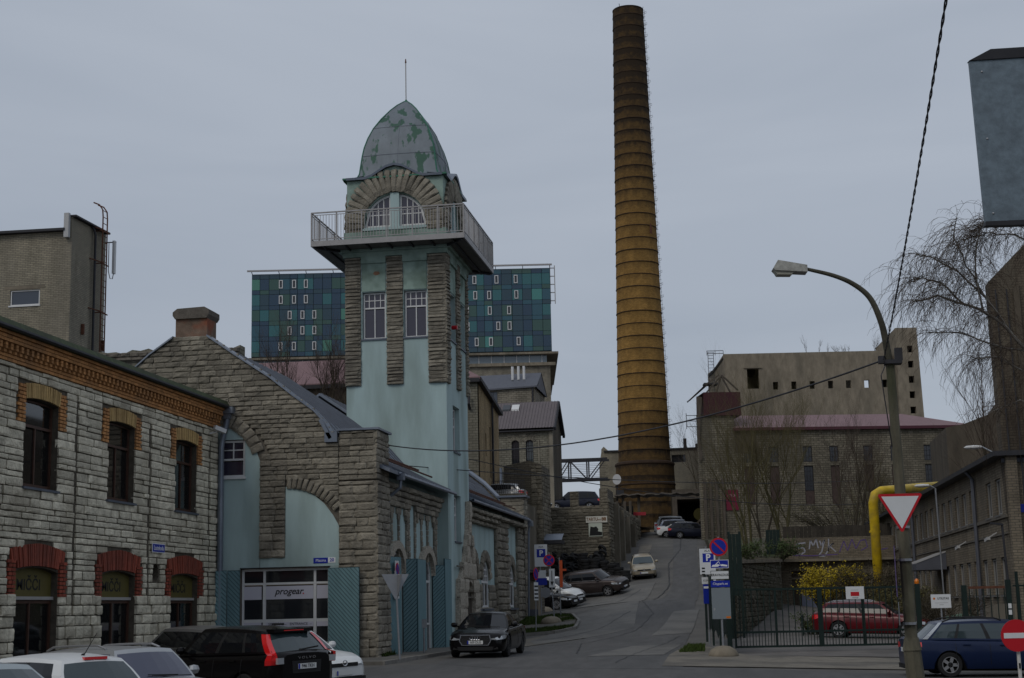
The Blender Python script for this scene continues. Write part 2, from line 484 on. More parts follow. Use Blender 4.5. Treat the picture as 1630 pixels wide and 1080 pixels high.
def text(s, fr, u, v, size, m, name='lettering', parent=None, n=.004, shear=0, bold=0, sx=1, align='CENTER', depth=.002):
    cu = bpy.data.curves.new(name, 'FONT'); cu.body = s; cu.size = size; cu.align_x = align; cu.align_y = 'CENTER'
    cu.shear = shear; cu.offset = bold; cu.extrude = depth; cu.resolution_u = 3
    t = bpy.data.objects.new(name, cu); COL.objects.link(t)
    dg = bpy.context.evaluated_depsgraph_get(); me = bpy.data.meshes.new_from_object(t.evaluated_get(dg))
    bpy.data.objects.remove(t); me.materials.clear(); me.materials.append(m)
    me.transform(fr @ Matrix.Translation((u, v, n)) @ Matrix.Diagonal((sx, 1, 1, 1)))
    return link(name, me, parent)
# ================================================================== world-space things (parts built in world coordinates)
OFF = {}
def wthing(name, label, cat, loc, group=None):
    o = thing(name, label, cat, loc, 0, group); OFF[o.name] = Matrix.Translation(-Vector(loc)); return o
def link(name, me, parent=None, basis=None):
    o = bpy.data.objects.new(name, me); COL.objects.link(o)
    if parent is not None:
        o.parent = parent; off = OFF.get(parent.name)
        if off: o.matrix_basis = off @ basis if basis else off
        elif basis: o.matrix_basis = basis
    return o
def _fin(s):
    s.items.sort(key=lambda it: -it[2] ** .5 / (it[0].translation - CAMP).length)
    ms = [b.mesh(s.name, s.mat) for b in s.var]
    for c, k, _ in s.items[:s.limit]: link(s.name, ms[k], s.parent, c)
    rest = s.items[s.limit:]
    if rest:
        b = MB()
        for c, k, _ in rest:
            vv = s.var[k]; b.add([c @ Vector(v) for v in vv.v], vv.f)
        o = b.build(s.name + '_courses', s.mat, s.parent); o['kind'] = 'stuff'
Masonry.finish = _fin
I4 = Matrix.Identity(4)
def flat(): return frame((0, 0, 0), (1, 0, 0), (0, -1, 0))
# ------------------------------------------------------------------ palette
limestone = mat('limestone', (.60, .555, .44), .92, var=.3, vscale=4, bump=1, bscale=13, rnd=.24, stain=(.27, .235, .175), sscale=.8, samt=.6)
rust_stone = mat('rustic_limestone', (.235, .212, .17), .93, var=.32, vscale=4, bump=1, bscale=14, rnd=.25, stain=(.1, .09, .075), sscale=.7, samt=.6)
rubble_dark = mat('mortar_dark', (.13, .115, .095), .95, var=.3, vscale=8, bump=.5, bscale=20)
mortar = mat('mortar', (.085, .072, .055), .95, var=.3, vscale=6, bump=.5, bscale=20)
orange_brick = mat('orange_brick', (.45, .215, .08), .85, var=.2, vscale=6, bump=.3, rnd=.25, stain=(.16, .1, .06), samt=.5)
yellow_brick = mat('buff_brick', (.46, .31, .13), .85, var=.2, vscale=6, bump=.3, rnd=.25, stain=(.25, .12, .06), samt=.4)
red_brick = mat('red_brick', (.27, .06, .035), .85, var=.25, vscale=7, bump=.3, rnd=.28, stain=(.1, .04, .03), samt=.5)
teal = mat('teal_plaster', (.36, .465, .465), .9, var=.13, vscale=1.2, bump=.12, bscale=8, stain=(.23, .29, .27), sscale=.9, samt=.75, stretch=(1, 1, .22))
teal_old = mat('teal_plaster_weathered', (.26, .35, .31), .9, var=.15, vscale=3, bump=.2, bscale=10, stain=(.09, .13, .1), sscale=1.1, samt=.8)
teal_wood = mat('teal_wood', (.14, .24, .265), .6, var=.12, vscale=4, bump=.1, stretch=(1, 1, .3), stain=(.08, .16, .18), samt=.4)
zinc = mat('zinc_sheet', (.17, .195, .24), .42, .55, var=.16, vscale=1.5, bump=.06, bscale=4, stain=(.3, .32, .35), samt=.35)
zinc_dark = mat('zinc_dark', (.11, .125, .155), .5, .4, var=.15, vscale=2)
dome_m = mat('dome_sheet', (.155, .178, .2), .6, .2, var=.18, vscale=1.8, bump=.1, bscale=5, stain=(.03, .088, .058), sscale=2.6, samt=.9, ssharp=.02, scen=.53, stretch=(1, 1, .42))
dome_patch = mat('green_sheet', (.04, .15, .1), .6, var=.2, vscale=3)
greenroof = mat('green_roof', (.05, .065, .03), .8, var=.4, vscale=5, bump=.2, stain=(.03, .03, .02), samt=.6)
white_pt = mat('white_paint', (.6, .6, .6), .5, var=.08, vscale=3)
grey_pt = mat('grey_paint', (.32, .31, .3), .6, var=.1, vscale=3)
rail_m = mat('rail_grey', (.30, .29, .29), .55, .1, var=.12, vscale=5)
dark_m = mat('dark_steel', (.035, .035, .04), .6, .3, var=.2)
rust_m = mat('rusty_steel', (.12, .05, .03), .8, .2, var=.4, vscale=8)
brown_wood = mat('brown_frame', (.06, .028, .018), .5, var=.25, vscale=6)
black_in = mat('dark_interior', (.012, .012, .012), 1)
curtain = mat('curtain', (.42, .42, .38), .9, var=.15, vscale=4)
glass_d = glassmat('window_glass', (.02, .022, .026))
glass_t = glassmat('window_glass_clear', (.02, .022, .025), .65)
glass_p = glassmat('window_glass_violet', (.035, .03, .05))
oliveboard = mat('olive_board', (.1, .083, .022), .6, var=.1)
black_p = mat('black_print', (.01, .01, .01), .6)
white_pr = mat('white_print', (.75, .75, .75), .5)
blue_sg = mat('blue_enamel', (.01, .025, .3), .35)
red_sg = mat('red_enamel', (.45, .012, .02), .4)
red_dull = mat('red_dull', (.3, .02, .03), .5)
sign_w = mat('sign_white', (.62, .63, .64), .45, var=.05)
sign_b = mat('sign_back', (.3, .31, .33), .45, .5, var=.1)
concrete = mat('concrete', (.215, .183, .138), .92, var=.28, vscale=2.2, bump=.3, bscale=14, stain=(.1, .09, .07), sscale=.5, samt=.6, stretch=(1, 1, .4))
plast = mat('plastic_grey', (.4, .4, .4), .5)
# ------------------------------------------------------------------ terrain
TP = [(-30, 0, -.6), (0, 0, 0), (25, 0, -.6), (-15, 18, -.5), (-11, 22, -.42), (-22, 33, -.4), (-15, 33, -.38), (-10.5, 33, -.42), (0, 36, -.35), (6, 28, -.6), (5, 44, -.5), (13, 44, -.5), (15, 28, -.7),
      (-12, 42, -.12), (-12.3, 48.7, .02), (-18, 48, 0), (-9, 52, .03), (-5, 50, -.02), (-1, 50, -.12), (6, 54, -.05), (4.4, 63.5, 0), (10, 64, .05), (-9.5, 62, .06), (-12, 64, .12), (-11, 72, .25), (-10.4, 78.5, .9),
      (-9.2, 74, .38), (-12.3, 88, 1.25), (-12.3, 94.7, 1.4), (-16, 95, 1.4), (-10, 99.4, 2.6), (-14, 104, 2.9), (-7.6, 103.7, 3.3), (-3, 60, 0), (-3, 70, .5), (-4.5, 76, 1.5), (-6, 85, 2.0), (-3, 85, 1.9), (-3.4, 100, 3.6),
      (-9.3, 112, 4.4), (-4, 113, 4.7), (-9.2, 123, 6.0), (-4.5, 127, 6.4), (-10, 135, 7.4), (-5.7, 144, 7.55), (-12, 150, 8.6), (-5, 155, 8.8), (-15, 165, 9.3), (-5, 170, 9.3),
      (1, 62, .25), (5, 76, .3), (2, 87, .85), (5, 94, .95), (10, 76, .2), (10, 90, .9), (0, 75, .6), (1, 100, 1.6), (8, 110, 2.2), (-30, 60, 0), (-30, 90, 2), (-30, 130, 5), (-40, 180, 9), (30, 60, -.3), (30, 100, 2), (40, 160, 7), (0, 200, 10), (60, 0, -1), (-70, 0, -.6), (-80, 120, 4), (80, 120, 4), (0, 260, 12), (-90, 260, 12), (90, 260, 10)]
def tps_fit(pts):
    P = np.array(pts, float); n = len(P); d = np.hypot(P[:, None, 0] - P[None, :, 0], P[:, None, 1] - P[None, :, 1])
    K = d * d * np.log(d + 1e-9) + np.eye(n) * 30.0
    A = np.zeros((n + 3, n + 3)); A[:n, :n] = K; A[:n, n] = 1; A[:n, n + 1:] = P[:, :2]; A[n, :n] = 1; A[n + 1:, :n] = P[:, :2].T
    w = np.linalg.solve(A, np.concatenate([P[:, 2], np.zeros(3)])); return P, w
TPP, TPW = tps_fit(TP)
def gza(X, Y):
    X = np.asarray(X, float); Y = np.asarray(Y, float); n = len(TPP)
    z = TPW[n] + TPW[n + 1] * X + TPW[n + 2] * Y
    for i in range(n):
        d = np.hypot(X - TPP[i, 0], Y - TPP[i, 1]); z = z + TPW[i] * d * d * np.log(d + 1e-9)
    return z
def gz(x, y): return float(gza([x], [y])[0])
def ground_grid(name, xs, ys, m, dz=0, far=None):
    X, Y = np.meshgrid(xs, ys); Z = gza(X.ravel(), Y.ravel()).reshape(X.shape)
    if far: Z = far(X, Y, Z)
    nx, ny = len(xs), len(ys)
    vs = np.stack([X.ravel(), Y.ravel(), Z.ravel() + dz], 1)
    i = np.arange(nx * ny).reshape(ny, nx); f = np.stack([i[:-1, :-1], i[:-1, 1:], i[1:, 1:], i[1:, :-1]], -1).reshape(-1, 4)
    me = bpy.data.meshes.new(name); me.from_pydata(vs.tolist(), [], f.tolist()); me.materials.append(m)
    me.polygons.foreach_set('use_smooth', [True] * len(me.polygons)); me.update()
    return link(name, me)
def drape(name, poly, m, dz=.02, step=.6, kind='structure', skirt=0):
    """polygon sheet that follows the ground"""
    bm = bmesh.new(); vs = [bm.verts.new((x, y, 0)) for x, y in poly]; bm.faces.new(vs)
    x0, x1 = min(p[0] for p in poly), max(p[0] for p in poly); y0, y1 = min(p[1] for p in poly), max(p[1] for p in poly)
    for ax, a, b in ((0, x0, x1), (1, y0, y1)):
        t = a + step
        while t < b:
            co = (t, 0, 0) if ax == 0 else (0, t, 0); no = (1, 0, 0) if ax == 0 else (0, 1, 0)
            bmesh.ops.bisect_plane(bm, geom=bm.verts[:] + bm.edges[:] + bm.faces[:], plane_co=co, plane_no=no); t += step
    vl = bm.verts[:]; Z = gza([v.co.x for v in vl], [v.co.y for v in vl])
    for v, z in zip(vl, Z): v.co.z = z + dz
    if skirt:
        ed = [e for e in bm.edges if len(e.link_faces) == 1]
        r = bmesh.ops.extrude_edge_only(bm, edges=ed)
        for v in r['geom']:
            if isinstance(v, bmesh.types.BMVert): v.co.z -= skirt
    bmesh.ops.recalc_face_normals(bm, faces=bm.faces[:])
    if sum(f.normal.z for f in bm.faces) < 0:
        for f in bm.faces: f.normal_flip()
    me = bpy.data.meshes.new(name); bm.to_mesh(me); bm.free(); me.materials.append(m)
    o = link(name, me)
    if kind: o['kind'] = kind
    return o
asphalt = mat('asphalt', (.115, .109, .1), .9, var=.2, vscale=.7, bump=.25, bscale=60, stain=(.07, .068, .068), sscale=.3, samt=.55, spec=.2)
asphalt_dark = mat('asphalt_dark', (.088, .085, .083), .88, stretch=(1.5, .3, 1), var=.2, vscale=1.6, bump=.3, bscale=50, stain=(.06, .06, .06), sscale=.5, samt=.5)
asphalt_pale = mat('asphalt_pale', (.14, .134, .124), .9, var=.16, vscale=1.2, bump=.25, bscale=50, stain=(.07, .07, .07), sscale=.5, samt=.6)
gravel = mat('sandy_shoulder', (.17, .152, .125), .95, var=.25, vscale=2.5, bump=.5, bscale=30, stain=(.08, .075, .068), sscale=.6, samt=.7)
earth = mat('earth', (.07, .06, .04), .95, var=.4, vscale=2, bump=.6, bscale=12, stain=(.04, .06, .02), sscale=.7, samt=.7)
kerb_m = mat('kerb_stone', (.19, .18, .165), .9, var=.2, vscale=4, bump=.3, rnd=.12)
paving = mat('pavement', (.13, .12, .105), .9, var=.2, vscale=3, bump=.3, stain=(.08, .08, .07), samt=.6)
tar = mat('tar_seam', (.028, .028, .03), .7)
yard_m = mat('yard_asphalt', (.14, .128, .118), .92, var=.2, vscale=1.2, bump=.3, bscale=40, stain=(.08, .075, .07), samt=.6)
xs = np.concatenate([np.linspace(-900, -60, 12)[:-1], np.arange(-60, 45, 1.0), np.linspace(45, 900, 12)])
ys = np.concatenate([np.linspace(-60, 0, 8)[:-1], np.arange(0, 180, 1.0), np.linspace(180, 1400, 20)])
def farfix(X, Y, Z):
    d = np.maximum(0, np.maximum(np.abs(X) - 50, Y - 185)); k = np.clip(d / 60, 0, 1); return Z * (1 - k) + k * np.clip(Z, -1, 9.5)
g = ground_grid('ground', xs, ys, asphalt, 0, farfix); g['kind'] = 'structure'
drape('main_road', [(-7.6, 44), (-1.9, 44), (-2.6, 46), (-2.9, 60), (-3.2, 76), (-3.8, 100), (-4.6, 120), (-5.2, 138), (-7.4, 138), (-6.2, 115), (-5.4, 98), (-6.2, 84), (-7.0, 74), (-7.6, 66), (-9.6, 58.5), (-10.2, 50), (-9.8, 46)], asphalt_dark, .018)
drape('cross_street', [(-16, 30), (14, 30), (14, 43.6), (6, 43.0), (-1, 44.8), (-6, 46), (-9.9, 46.2), (-13, 43.6)], asphalt_dark, .014)
drape('road_patch', [(-9.2, 62.5), (-5.8, 71.5), (-6.6, 86), (-9.6, 79), (-9.9, 66)], asphalt_pale, .026)
drape('road_patch', [(-4.7, 66.5), (-3.0, 67.5), (-3.0, 78), (-4.2, 76.5)], asphalt_pale, .028)
drape('road_patch', [(-5.6, 50), (-3.2, 51), (-3.0, 60), (-4.9, 59)], asphalt_pale, .028)
drape('road_patch', [(-12.2, 85.5), (-6.8, 87.5), (-6.6, 100), (-15, 99.5)], asphalt_pale, .024)
drape('shoulder', [(-2.9, 45.2), (13, 45), (13, 48.6), (6, 49), (-.4, 50.6), (-1.1, 53), (-2.2, 58), (-2.8, 58), (-3.0, 51)], gravel, .03)
drape('shoulder', [(-9.4, 60.5), (-7.2, 70.0), (-8.2, 71.2), (-9.6, 71.6), (-11.6, 65), (-11.6, 60)], gravel, .022)
drape('shoulder', [(-8.6, 107), (-7.9, 107), (-8.6, 128), (-9.6, 128)], gravel, .03)
drape('yard', [(-.9, 50.8), (8.9, 49.2), (8.4, 94.6), (2, 94.6), (1.2, 87.4), (-.8, 63.6)], yard_m, .022)
def seam(pts, w=.06):
    b = MB()
    for (x0, y0), (x1, y1) in zip(pts, pts[1:]):
        n = max(1, int(math.hypot(x1 - x0, y1 - y0) / .5)); dx, dy = x1 - x0, y1 - y0; l = math.hypot(dx, dy); px, py = -dy / l * w / 2, dx / l * w / 2
        for i in range(n):
            a, c = i / n, (i + 1) / n; q = []
            for t, sg in ((a, 1), (a, -1), (c, -1), (c, 1)):
                x = x0 + dx * t + px * sg + math.sin((y0 + dy * t) * 3) * .03; y = y0 + dy * t + py * sg; q.append((x, y, gz(x, y) + .034))
            b.add(q, [(0, 3, 2, 1)] if False else [(0, 1, 2, 3)])
    o = b.build('tar_seam', tar); o['kind'] = 'structure'
seam([(-6.3, 84), (-5.2, 76), (-5.6, 70), (-7.2, 62), (-6.2, 52)], .035); seam([(-6.6, 86), (-5.6, 98), (-6.4, 112), (-6.0, 122), (-6.6, 136)], .06)
seam([(-4.4, 46.5), (-4.0, 56), (-3.4, 66)], .03); seam([(-11, 89), (-8.4, 92), (-7.4, 97.5)], .05); seam([(-8, 108), (-6.8, 110), (-4.6, 110.6)], .05); seam([(0, 47.2), (5, 47.6), (11, 46.8)], .04)
seam([(-9.6, 66), (-7.4, 72.4), (-6.5, 78)], .05); seam([(-12, 84.8), (-9, 86), (-7, 86.6)], .07)
# ------------------------------------------------------------------ kerbs, pavement, traffic island
def kerb(pts, w=.14, h=.12, closed=False):
    pts = pts + [pts[0]] if closed else pts
    root = wthing('kerb', None, None, (pts[0][0], pts[0][1], gz(*pts[0]))); root['kind'] = 'structure'
    me_cache = {}
    for (x0, y0), (x1, y1) in zip(pts, pts[1:]):
        l = math.hypot(x1 - x0, y1 - y0); n = max(1, round(l / 1.0)); a = math.atan2(y1 - y0, x1 - x0); sl = l / n
        key = round(sl, 3)
        if key not in me_cache:
            b = MB(); b.prism([(0.006, -.2), (sl - .006, -.2), (sl - .006, h), (.006, h)], frame((0, -w / 2, 0), (1, 0, 0), (0, -1, 0)), -w, 0); me_cache[key] = b.mesh('kerb_stone', kerb_m)
        for i in range(n):
            x, y = x0 + (x1 - x0) * i / n, y0 + (y1 - y0) * i / n; xe, ye = x0 + (x1 - x0) * (i + 1) / n, y0 + (y1 - y0) * (i + 1) / n
            z, ze = gz(x, y), gz(xe, ye)
            link('kerb_stone', me_cache[key], root, Matrix.Translation((x, y, z + random.uniform(-.008, .008))) @ Matrix.Rotation(a, 4, 'Z') @ Matrix.Rotation(-math.atan2(ze - z, sl), 4, 'Y'))
drape('pavement', [(-12.9, 45.9), (-11.45, 45.9), (-11.05, 50), (-10.9, 56), (-11.0, 64), (-11.6, 68), (-12.4, 70.5), (-12.9, 70.5)], paving, .11, skirt=.2)
kerb([(-11.45, 45.9), (-11.0, 50), (-10.85, 56), (-10.95, 64), (-11.6, 68), (-12.3, 70.5)])
drape('pavement', [(-17.7, 24), (-16.4, 24), (-16.4, 43), (-14.6, 46.6), (-12.3, 47.0), (-12.3, 48.5), (-17.7, 48.5)], paving, .1, skirt=.2)
ISL = [(-12.3, 71.4), (-9.6, 71.6), (-8.75, 73.2), (-8.9, 76), (-9.6, 79.2), (-10.6, 80.6), (-12.3, 80.9)]
wall_stone = mat('dark_wall_stone', (.165, .145, .11), .95, var=.35, vscale=4, bump=1, bscale=12, rnd=.28, stain=(.08, .07, .05), sscale=.6, samt=.6)
grassm = mat('grass', (.05, .075, .02), .9, var=.35, vscale=3, rnd=.35, spec=.1)
soil = drape('island_soil', ISL, earth, .09, skirt=.2)
kerb(ISL[:-1], h=.16)
drape('island_path', [(-12.2, 74.6), (-9.0, 74.8), (-9.1, 76.2), (-12.2, 76.0)], paving, .115)
def grass(name, poly, n, hgt=.14, dz=.08):
    b = MB(); x0, x1 = min(p[0] for p in poly), max(p[0] for p in poly); y0, y1 = min(p[1] for p in poly), max(p[1] for p in poly)
    P = []
    while len(P) < n:
        x, y = random.uniform(x0, x1), random.uniform(y0, y1)
        if any(a <= x <= c for a, c in spans(poly, y)) and noise.noise((x * .9, y * .9, 0)) > -.25: P.append((x, y))
    Z = gza([p[0] for p in P], [p[1] for p in P]) + dz
    for (x, y), z in zip(P, Z):
        a = random.uniform(0, 6.28); h = hgt * random.uniform(.4, 1.3); w = .012 + h * .06; dx, dy = math.cos(a) * w, math.sin(a) * w
        lx, ly = random.uniform(-.5, .5) * h, random.uniform(-.5, .5) * h
        b.add([(x - dx, y - dy, z), (x + dx, y + dy, z), (x + lx, y + ly, z + h)], [(0, 1, 2)])
    o = b.build(name, grassm); o['kind'] = 'stuff'; return o
tag(grass('grass', [(-12.2, 71.6), (-9.7, 71.8), (-8.9, 73.2), (-9.0, 74.6), (-12.2, 74.4)], 5000, .11), 'short green grass on the front half of the traffic island', 'grass')
tag(grass('grass', [(-12.2, 76.4), (-9.1, 76.4), (-9.7, 79.1), (-10.7, 80.4), (-12.2, 80.7)], 5000, .11), 'short green grass on the rear half of the traffic island', 'grass')
tag(grass('grass', [(-2.75, 52.5), (-1.9, 52.6), (-2.1, 58.5), (-2.7, 58.5)], 1800, .12, .02), 'tuft of green grass at the foot of the sheet fence by the road', 'grass')
tag(grass('weeds', [(-12.9, 48.9), (-12.1, 49.0), (-12.2, 51), (-12.6, 51)], 900, .16, .1), 'green weeds at the foot of the fire station corner', 'weeds')
tag(grass('weeds', [(-12.6, 66), (-11.6, 66), (-11.7, 71), (-12.6, 71.3)], 2500, .25, .1), 'green weeds along the wall foot behind the black saloon', 'weeds')
# ================================================================== stone building on the left
def stone_building():
    X1 = -17.81; Y0, Y1 = 24.5, 48.62; ZT = 7.78
    T = wthing('stone_building', 'pale limestone building on the left with orange brick cornice and red brick window arches', 'building', (X1, 36, -.3))
    fr = frame((X1, 0, 0), (0, 1, 0), (1, 0, 0))
    wins = [34.86, 39.8, 44.8]; more = [29.9]
    H = []
    for y in more + wins:
        H.append(arch(y, 4.82, y + 1.85, 7.0, .07, 6)); H.append(arch(y - .25, .55, y + 2.1, 2.74, .12, 6))
    oval = [(43.42 + .22 * math.cos(a), 2.87 + .27 * math.sin(a)) for a in [i * math.pi / 6 for i in range(12)]]
    b = MB(); b.prism(rect(Y0, -1, Y1, ZT + .9), fr, -.45, 0, holes=H + [oval], back=False); b.build('wall', mortar, T)
    b = MB(); b.prism(rect(-8, -1, 0, ZT + .8), frame((X1 - .004, Y1, 0), (1, 0, 0), (0, 1, 0)).copy(), -.3, 0); b.build('end_wall', mortar, T)
    b = MB(); b.box((X1 - 8, Y0, -1), (X1 - .62, Y1 - .35, ZT)); b.build('core', black_in, T)
    b = MB(); b.prism(oval, fr, -.3, -.25); b.build('round_vent', rust_m, T)
    pil = [(33.0, 33.15), (37.72, 37.86), (42.7, 42.85), (47.75, 47.86)]
    M = Masonry(T, 'stone', limestone, .32)
    BH = [rect(y - .46, 6.38, y + 2.28, 7.4) for y in more + wins] + [rect(y - .68, 2.1, y + 2.6, 3.05) for y in more + wins] + [[(y - .68, 3.0), (y + 2.6, 3.0), (y + 2.4, 3.33), (y + .92, 3.52), (y - .5, 3.33)] for y in more + wins]
    ov = [(43.42 + .3 * math.cos(a), 2.87 + .36 * math.sin(a)) for a in [i * math.pi / 6 for i in range(12)]]
    HH = H + BH + [ov] + [rect(a, 2.0, c, 7.3) for a, c in pil]
    M.fill(fr, rect(Y0, 2.2, Y1, 7.78), .19, (.42, .95), .03, .07, HH, nj=.028, gap=.03, hj=.3)
    M.fill(fr, rect(Y0, -.5, Y1, 2.2), .27, (.34, .72), .06, .1, HH, nj=.035, gap=.034, hj=.3)
    M.finish()
    O = Masonry(T, 'brick', orange_brick, plain=True, limit=0)
    Q = Masonry(T, 'buff_brick', yellow_brick, plain=True, limit=110)
    Rb = Masonry(T, 'red_brick', red_brick, plain=True, limit=190)
    for y in more + wins:
        for sgn, ue in ((-1, y), (1, y + 1.85)):
            v = 6.4; k = 0
            while v < 7.36:
                w = .36 if k % 2 else .44
                u0, u1 = (ue - w, ue - .01) if sgn < 0 else (ue + .01, ue + w)
                um = (u0 + u1) / 2; O.stone(fr, u0, v, um, v + .095, .05, .1, .022); O.stone(fr, um, v, u1, v + .095, .05, .1, .022); v += .096; k += 1
        n = 21
        for i in range(n):
            t = (i + .5) / n * 2 - 1; u = y + .925 + t * .95; vb = 7.0 + .07 * (1 - t * t)
            Q.stone(fr, u - .046, vb, u + .046, vb + .4, .055 + random.uniform(-.012, .012), .1, .022, -t * .16)
        # lower arches
        c = y + .925
        for sgn, ue in ((-1, y - .25), (1, y + 2.1)):
            v = 2.12; k = 0
            while v < 2.98:
                w = .36 if k % 2 else .44
                u0, u1 = (ue - w, ue) if sgn < 0 else (ue, ue + w)
                um = (u0 + u1) / 2; Rb.stone(fr, u0, v, um, v + .1, .06, .12, .022); Rb.stone(fr, um, v, u1, v + .1, .06, .12, .022); v += .101; k += 1
        n = 30
        for i in range(n):
            t = (i + .5) / n * 2 - 1; a = t * .3; vb = 2.76 + .12 * (1 - t * t); u = c + t * 1.45
            ab = abs(t); v0 = vb if ab < .83 else 2.98
            Rb.stone(fr, u - .048, v0, u + .048, vb + .58 - ab * .06, .065 + random.uniform(-.015, .015), .12, .022, -a)
    # cornice: plain courses, dentils, crown
    z = 7.78; outs = [(.10, 2), (.14, 0), (.24, 1), (.30, 2)]
    b = MB(); b.prism(rect(Y0, 7.76, Y1 - .1, 8.5), fr, -.1, .0); b.prism(rect(Y0, 8.2, Y1 - .1, 8.5), fr, -.1, .14); b.build('cornice_core', orange_brick, T)
    def course(z0, z1, out, ln=.25, off=0, dep=.16):
        u = Y0 + off
        while u < Y1 - .05:
            O.stone(fr, u, z0, min(u + ln, Y1 + .0), z1, out, dep, .012); u += ln
    course(7.78, 7.865, .08); course(7.865, 7.95, .1, off=-.12)
    u = Y0
    while u < Y1 - .15:
        for k in range(3): O.stone(fr, u, 7.95 + k * .083, u + .13, 8.033 + k * .083, .2 if k else .16, .2, .01)
        u += .27
    course(8.2, 8.285, .24, dep=.2); course(8.285, 8.37, .25, off=-.12, dep=.2); course(8.37, 8.45, .31, dep=.2)
    O.finish(); Q.finish(); Rb.finish()
    # roof edge
    b = MB(); b.prism([(.38, 8.46), (.42, 8.53), (.3, 8.72), (-3.6, 9.3), (-8, 8.9), (-8, 8.6), (.0, 8.46)], frame((X1, Y0, 0), (1, 0, 0), (0, -1, 0)), -(Y1 - Y0 + .1), 0); b.build('roof', greenroof, T)
    b = MB(); b.tube([(X1 + .42, Y0, 8.5), (X1 + .42, Y1 + .1, 8.5)], .055, 6); b.build('gutter', dark_m, T)
    # downpipe at the corner
    b = MB(); px, py = X1 + .2, Y1 + .12 - .35
    b.box((px - .1, Y1 - .22, 8.28), (px + .38, Y1 + .12, 8.5)); b.box((px + .04, Y1 - .16, 8.1), (px + .28, Y1 + .06, 8.3))
    b.tube([(px + .17, Y1 - .05, 8.25), (px + .1, Y1 - .05, 7.9), (px - .02, Y1 - .08, 7.35), (px - .04, Y1 - .1, 7.1), (px - .04, Y1 - .1, .15)], .1, 12)
    b.build('downpipe', zinc, T, smooth=False)
    # windows
    for i, y in enumerate(more + wins):
        w = window(T, fr, y + .02, 4.86, y + 1.83, 7.04, cols=(.5,), fw=.07, bw=.06, n=-.2, fm=brown_wood, gm=glass_t, rise=.06, tspl=(.7, (), ()))
        c = MB()
        for a0, a1 in ((.1, .42), (1.3, 1.7)):
            k = 7
            for j in range(k):
                ua = y + a0 + (a1 - a0) * j / k; ub = y + a0 + (a1 - a0) * (j + 1) / k
                c.prism(rect(ua, 4.95, ub, 6.9), fr, -.37 - .03 * (j % 2), -.36 - .03 * (j % 2))
        c.build('curtain', curtain, T)
        s_ = MB(); s_.fbox(fr, (y - .06, 4.76, -.3), (y + 1.91, 4.82, .1)); s_.build('window_sill', zinc_dark, T)
        w = window(T, fr, y - .23, .57, y + 2.08, 2.05, cols=(.5,), fw=.08, bw=.07, n=-.2, fm=brown_wood, gm=glass_t)
        c = MB()
        for a0, a1 in ((0.0, .5), (1.2, 1.8)):
            for j in range(6):
                ua = y + a0 + (a1 - a0) * j / 6; ub = y + a0 + (a1 - a0) * (j + 1) / 6
                c.prism(rect(ua, .6, ub, 2.0), fr, -.37 - .03 * (j % 2), -.36 - .03 * (j % 2))
        c.build('curtain', curtain, T)
        s_ = MB(); s_.fbox(fr, (y - .25, 2.06, -.22), (y + 2.1, 2.14, -.1)); s_.build('window_ledge', grey_pt, T)
        s_ = MB(); s_.prism(arch(y - .24, 2.14, y + 2.09, 2.74, .12, 6), fr, -.21, -.17); s = s_.build('sign_board', oliveboard, T)
        text('MIČČI', fr, y + .86, 2.42, .38, black_p, parent=T, n=-.168, sx=1.25, bold=.006)
    # street plate, camera
    s = wthing('street_sign', 'small blue street name plate on the pale stone wall reading Lastekodu', 'street sign', (X1 + .08, 43.4, 3.6))
    b = MB(); b.prism(rect(42.9, 3.46, 43.86, 3.73), fr, .09, .11); b.build('plate', white_pr, s)
    b = MB(); b.prism(rect(42.92, 3.48, 43.84, 3.71), fr, .1, .114); b.build('face', blue_sg, s)
    text('Lastekodu', fr, 43.38, 3.595, .2, white_pr, parent=s, n=.116, sx=.92)
    s = wthing('security_camera', 'white bullet security camera under the brick cornice corner', 'camera', (X1, 47.9, 7.6))
    b = MB(); b.bar((X1, 47.6, 7.5), (X1 + .3, 47.8, 7.6), .04); b.build('bracket', white_pt, s)
    b = MB(); b.bar((X1 + .25, 47.6, 7.72), (X1 + .5, 47.95, 7.6), .14, .14); b.build('housing', white_pt, s)
    b = MB(); b.bar((X1 + .5, 47.95, 7.6), (X1 + .53, 47.99, 7.588), .11, .11); b.build('lens', black_p, s)
stone_building()
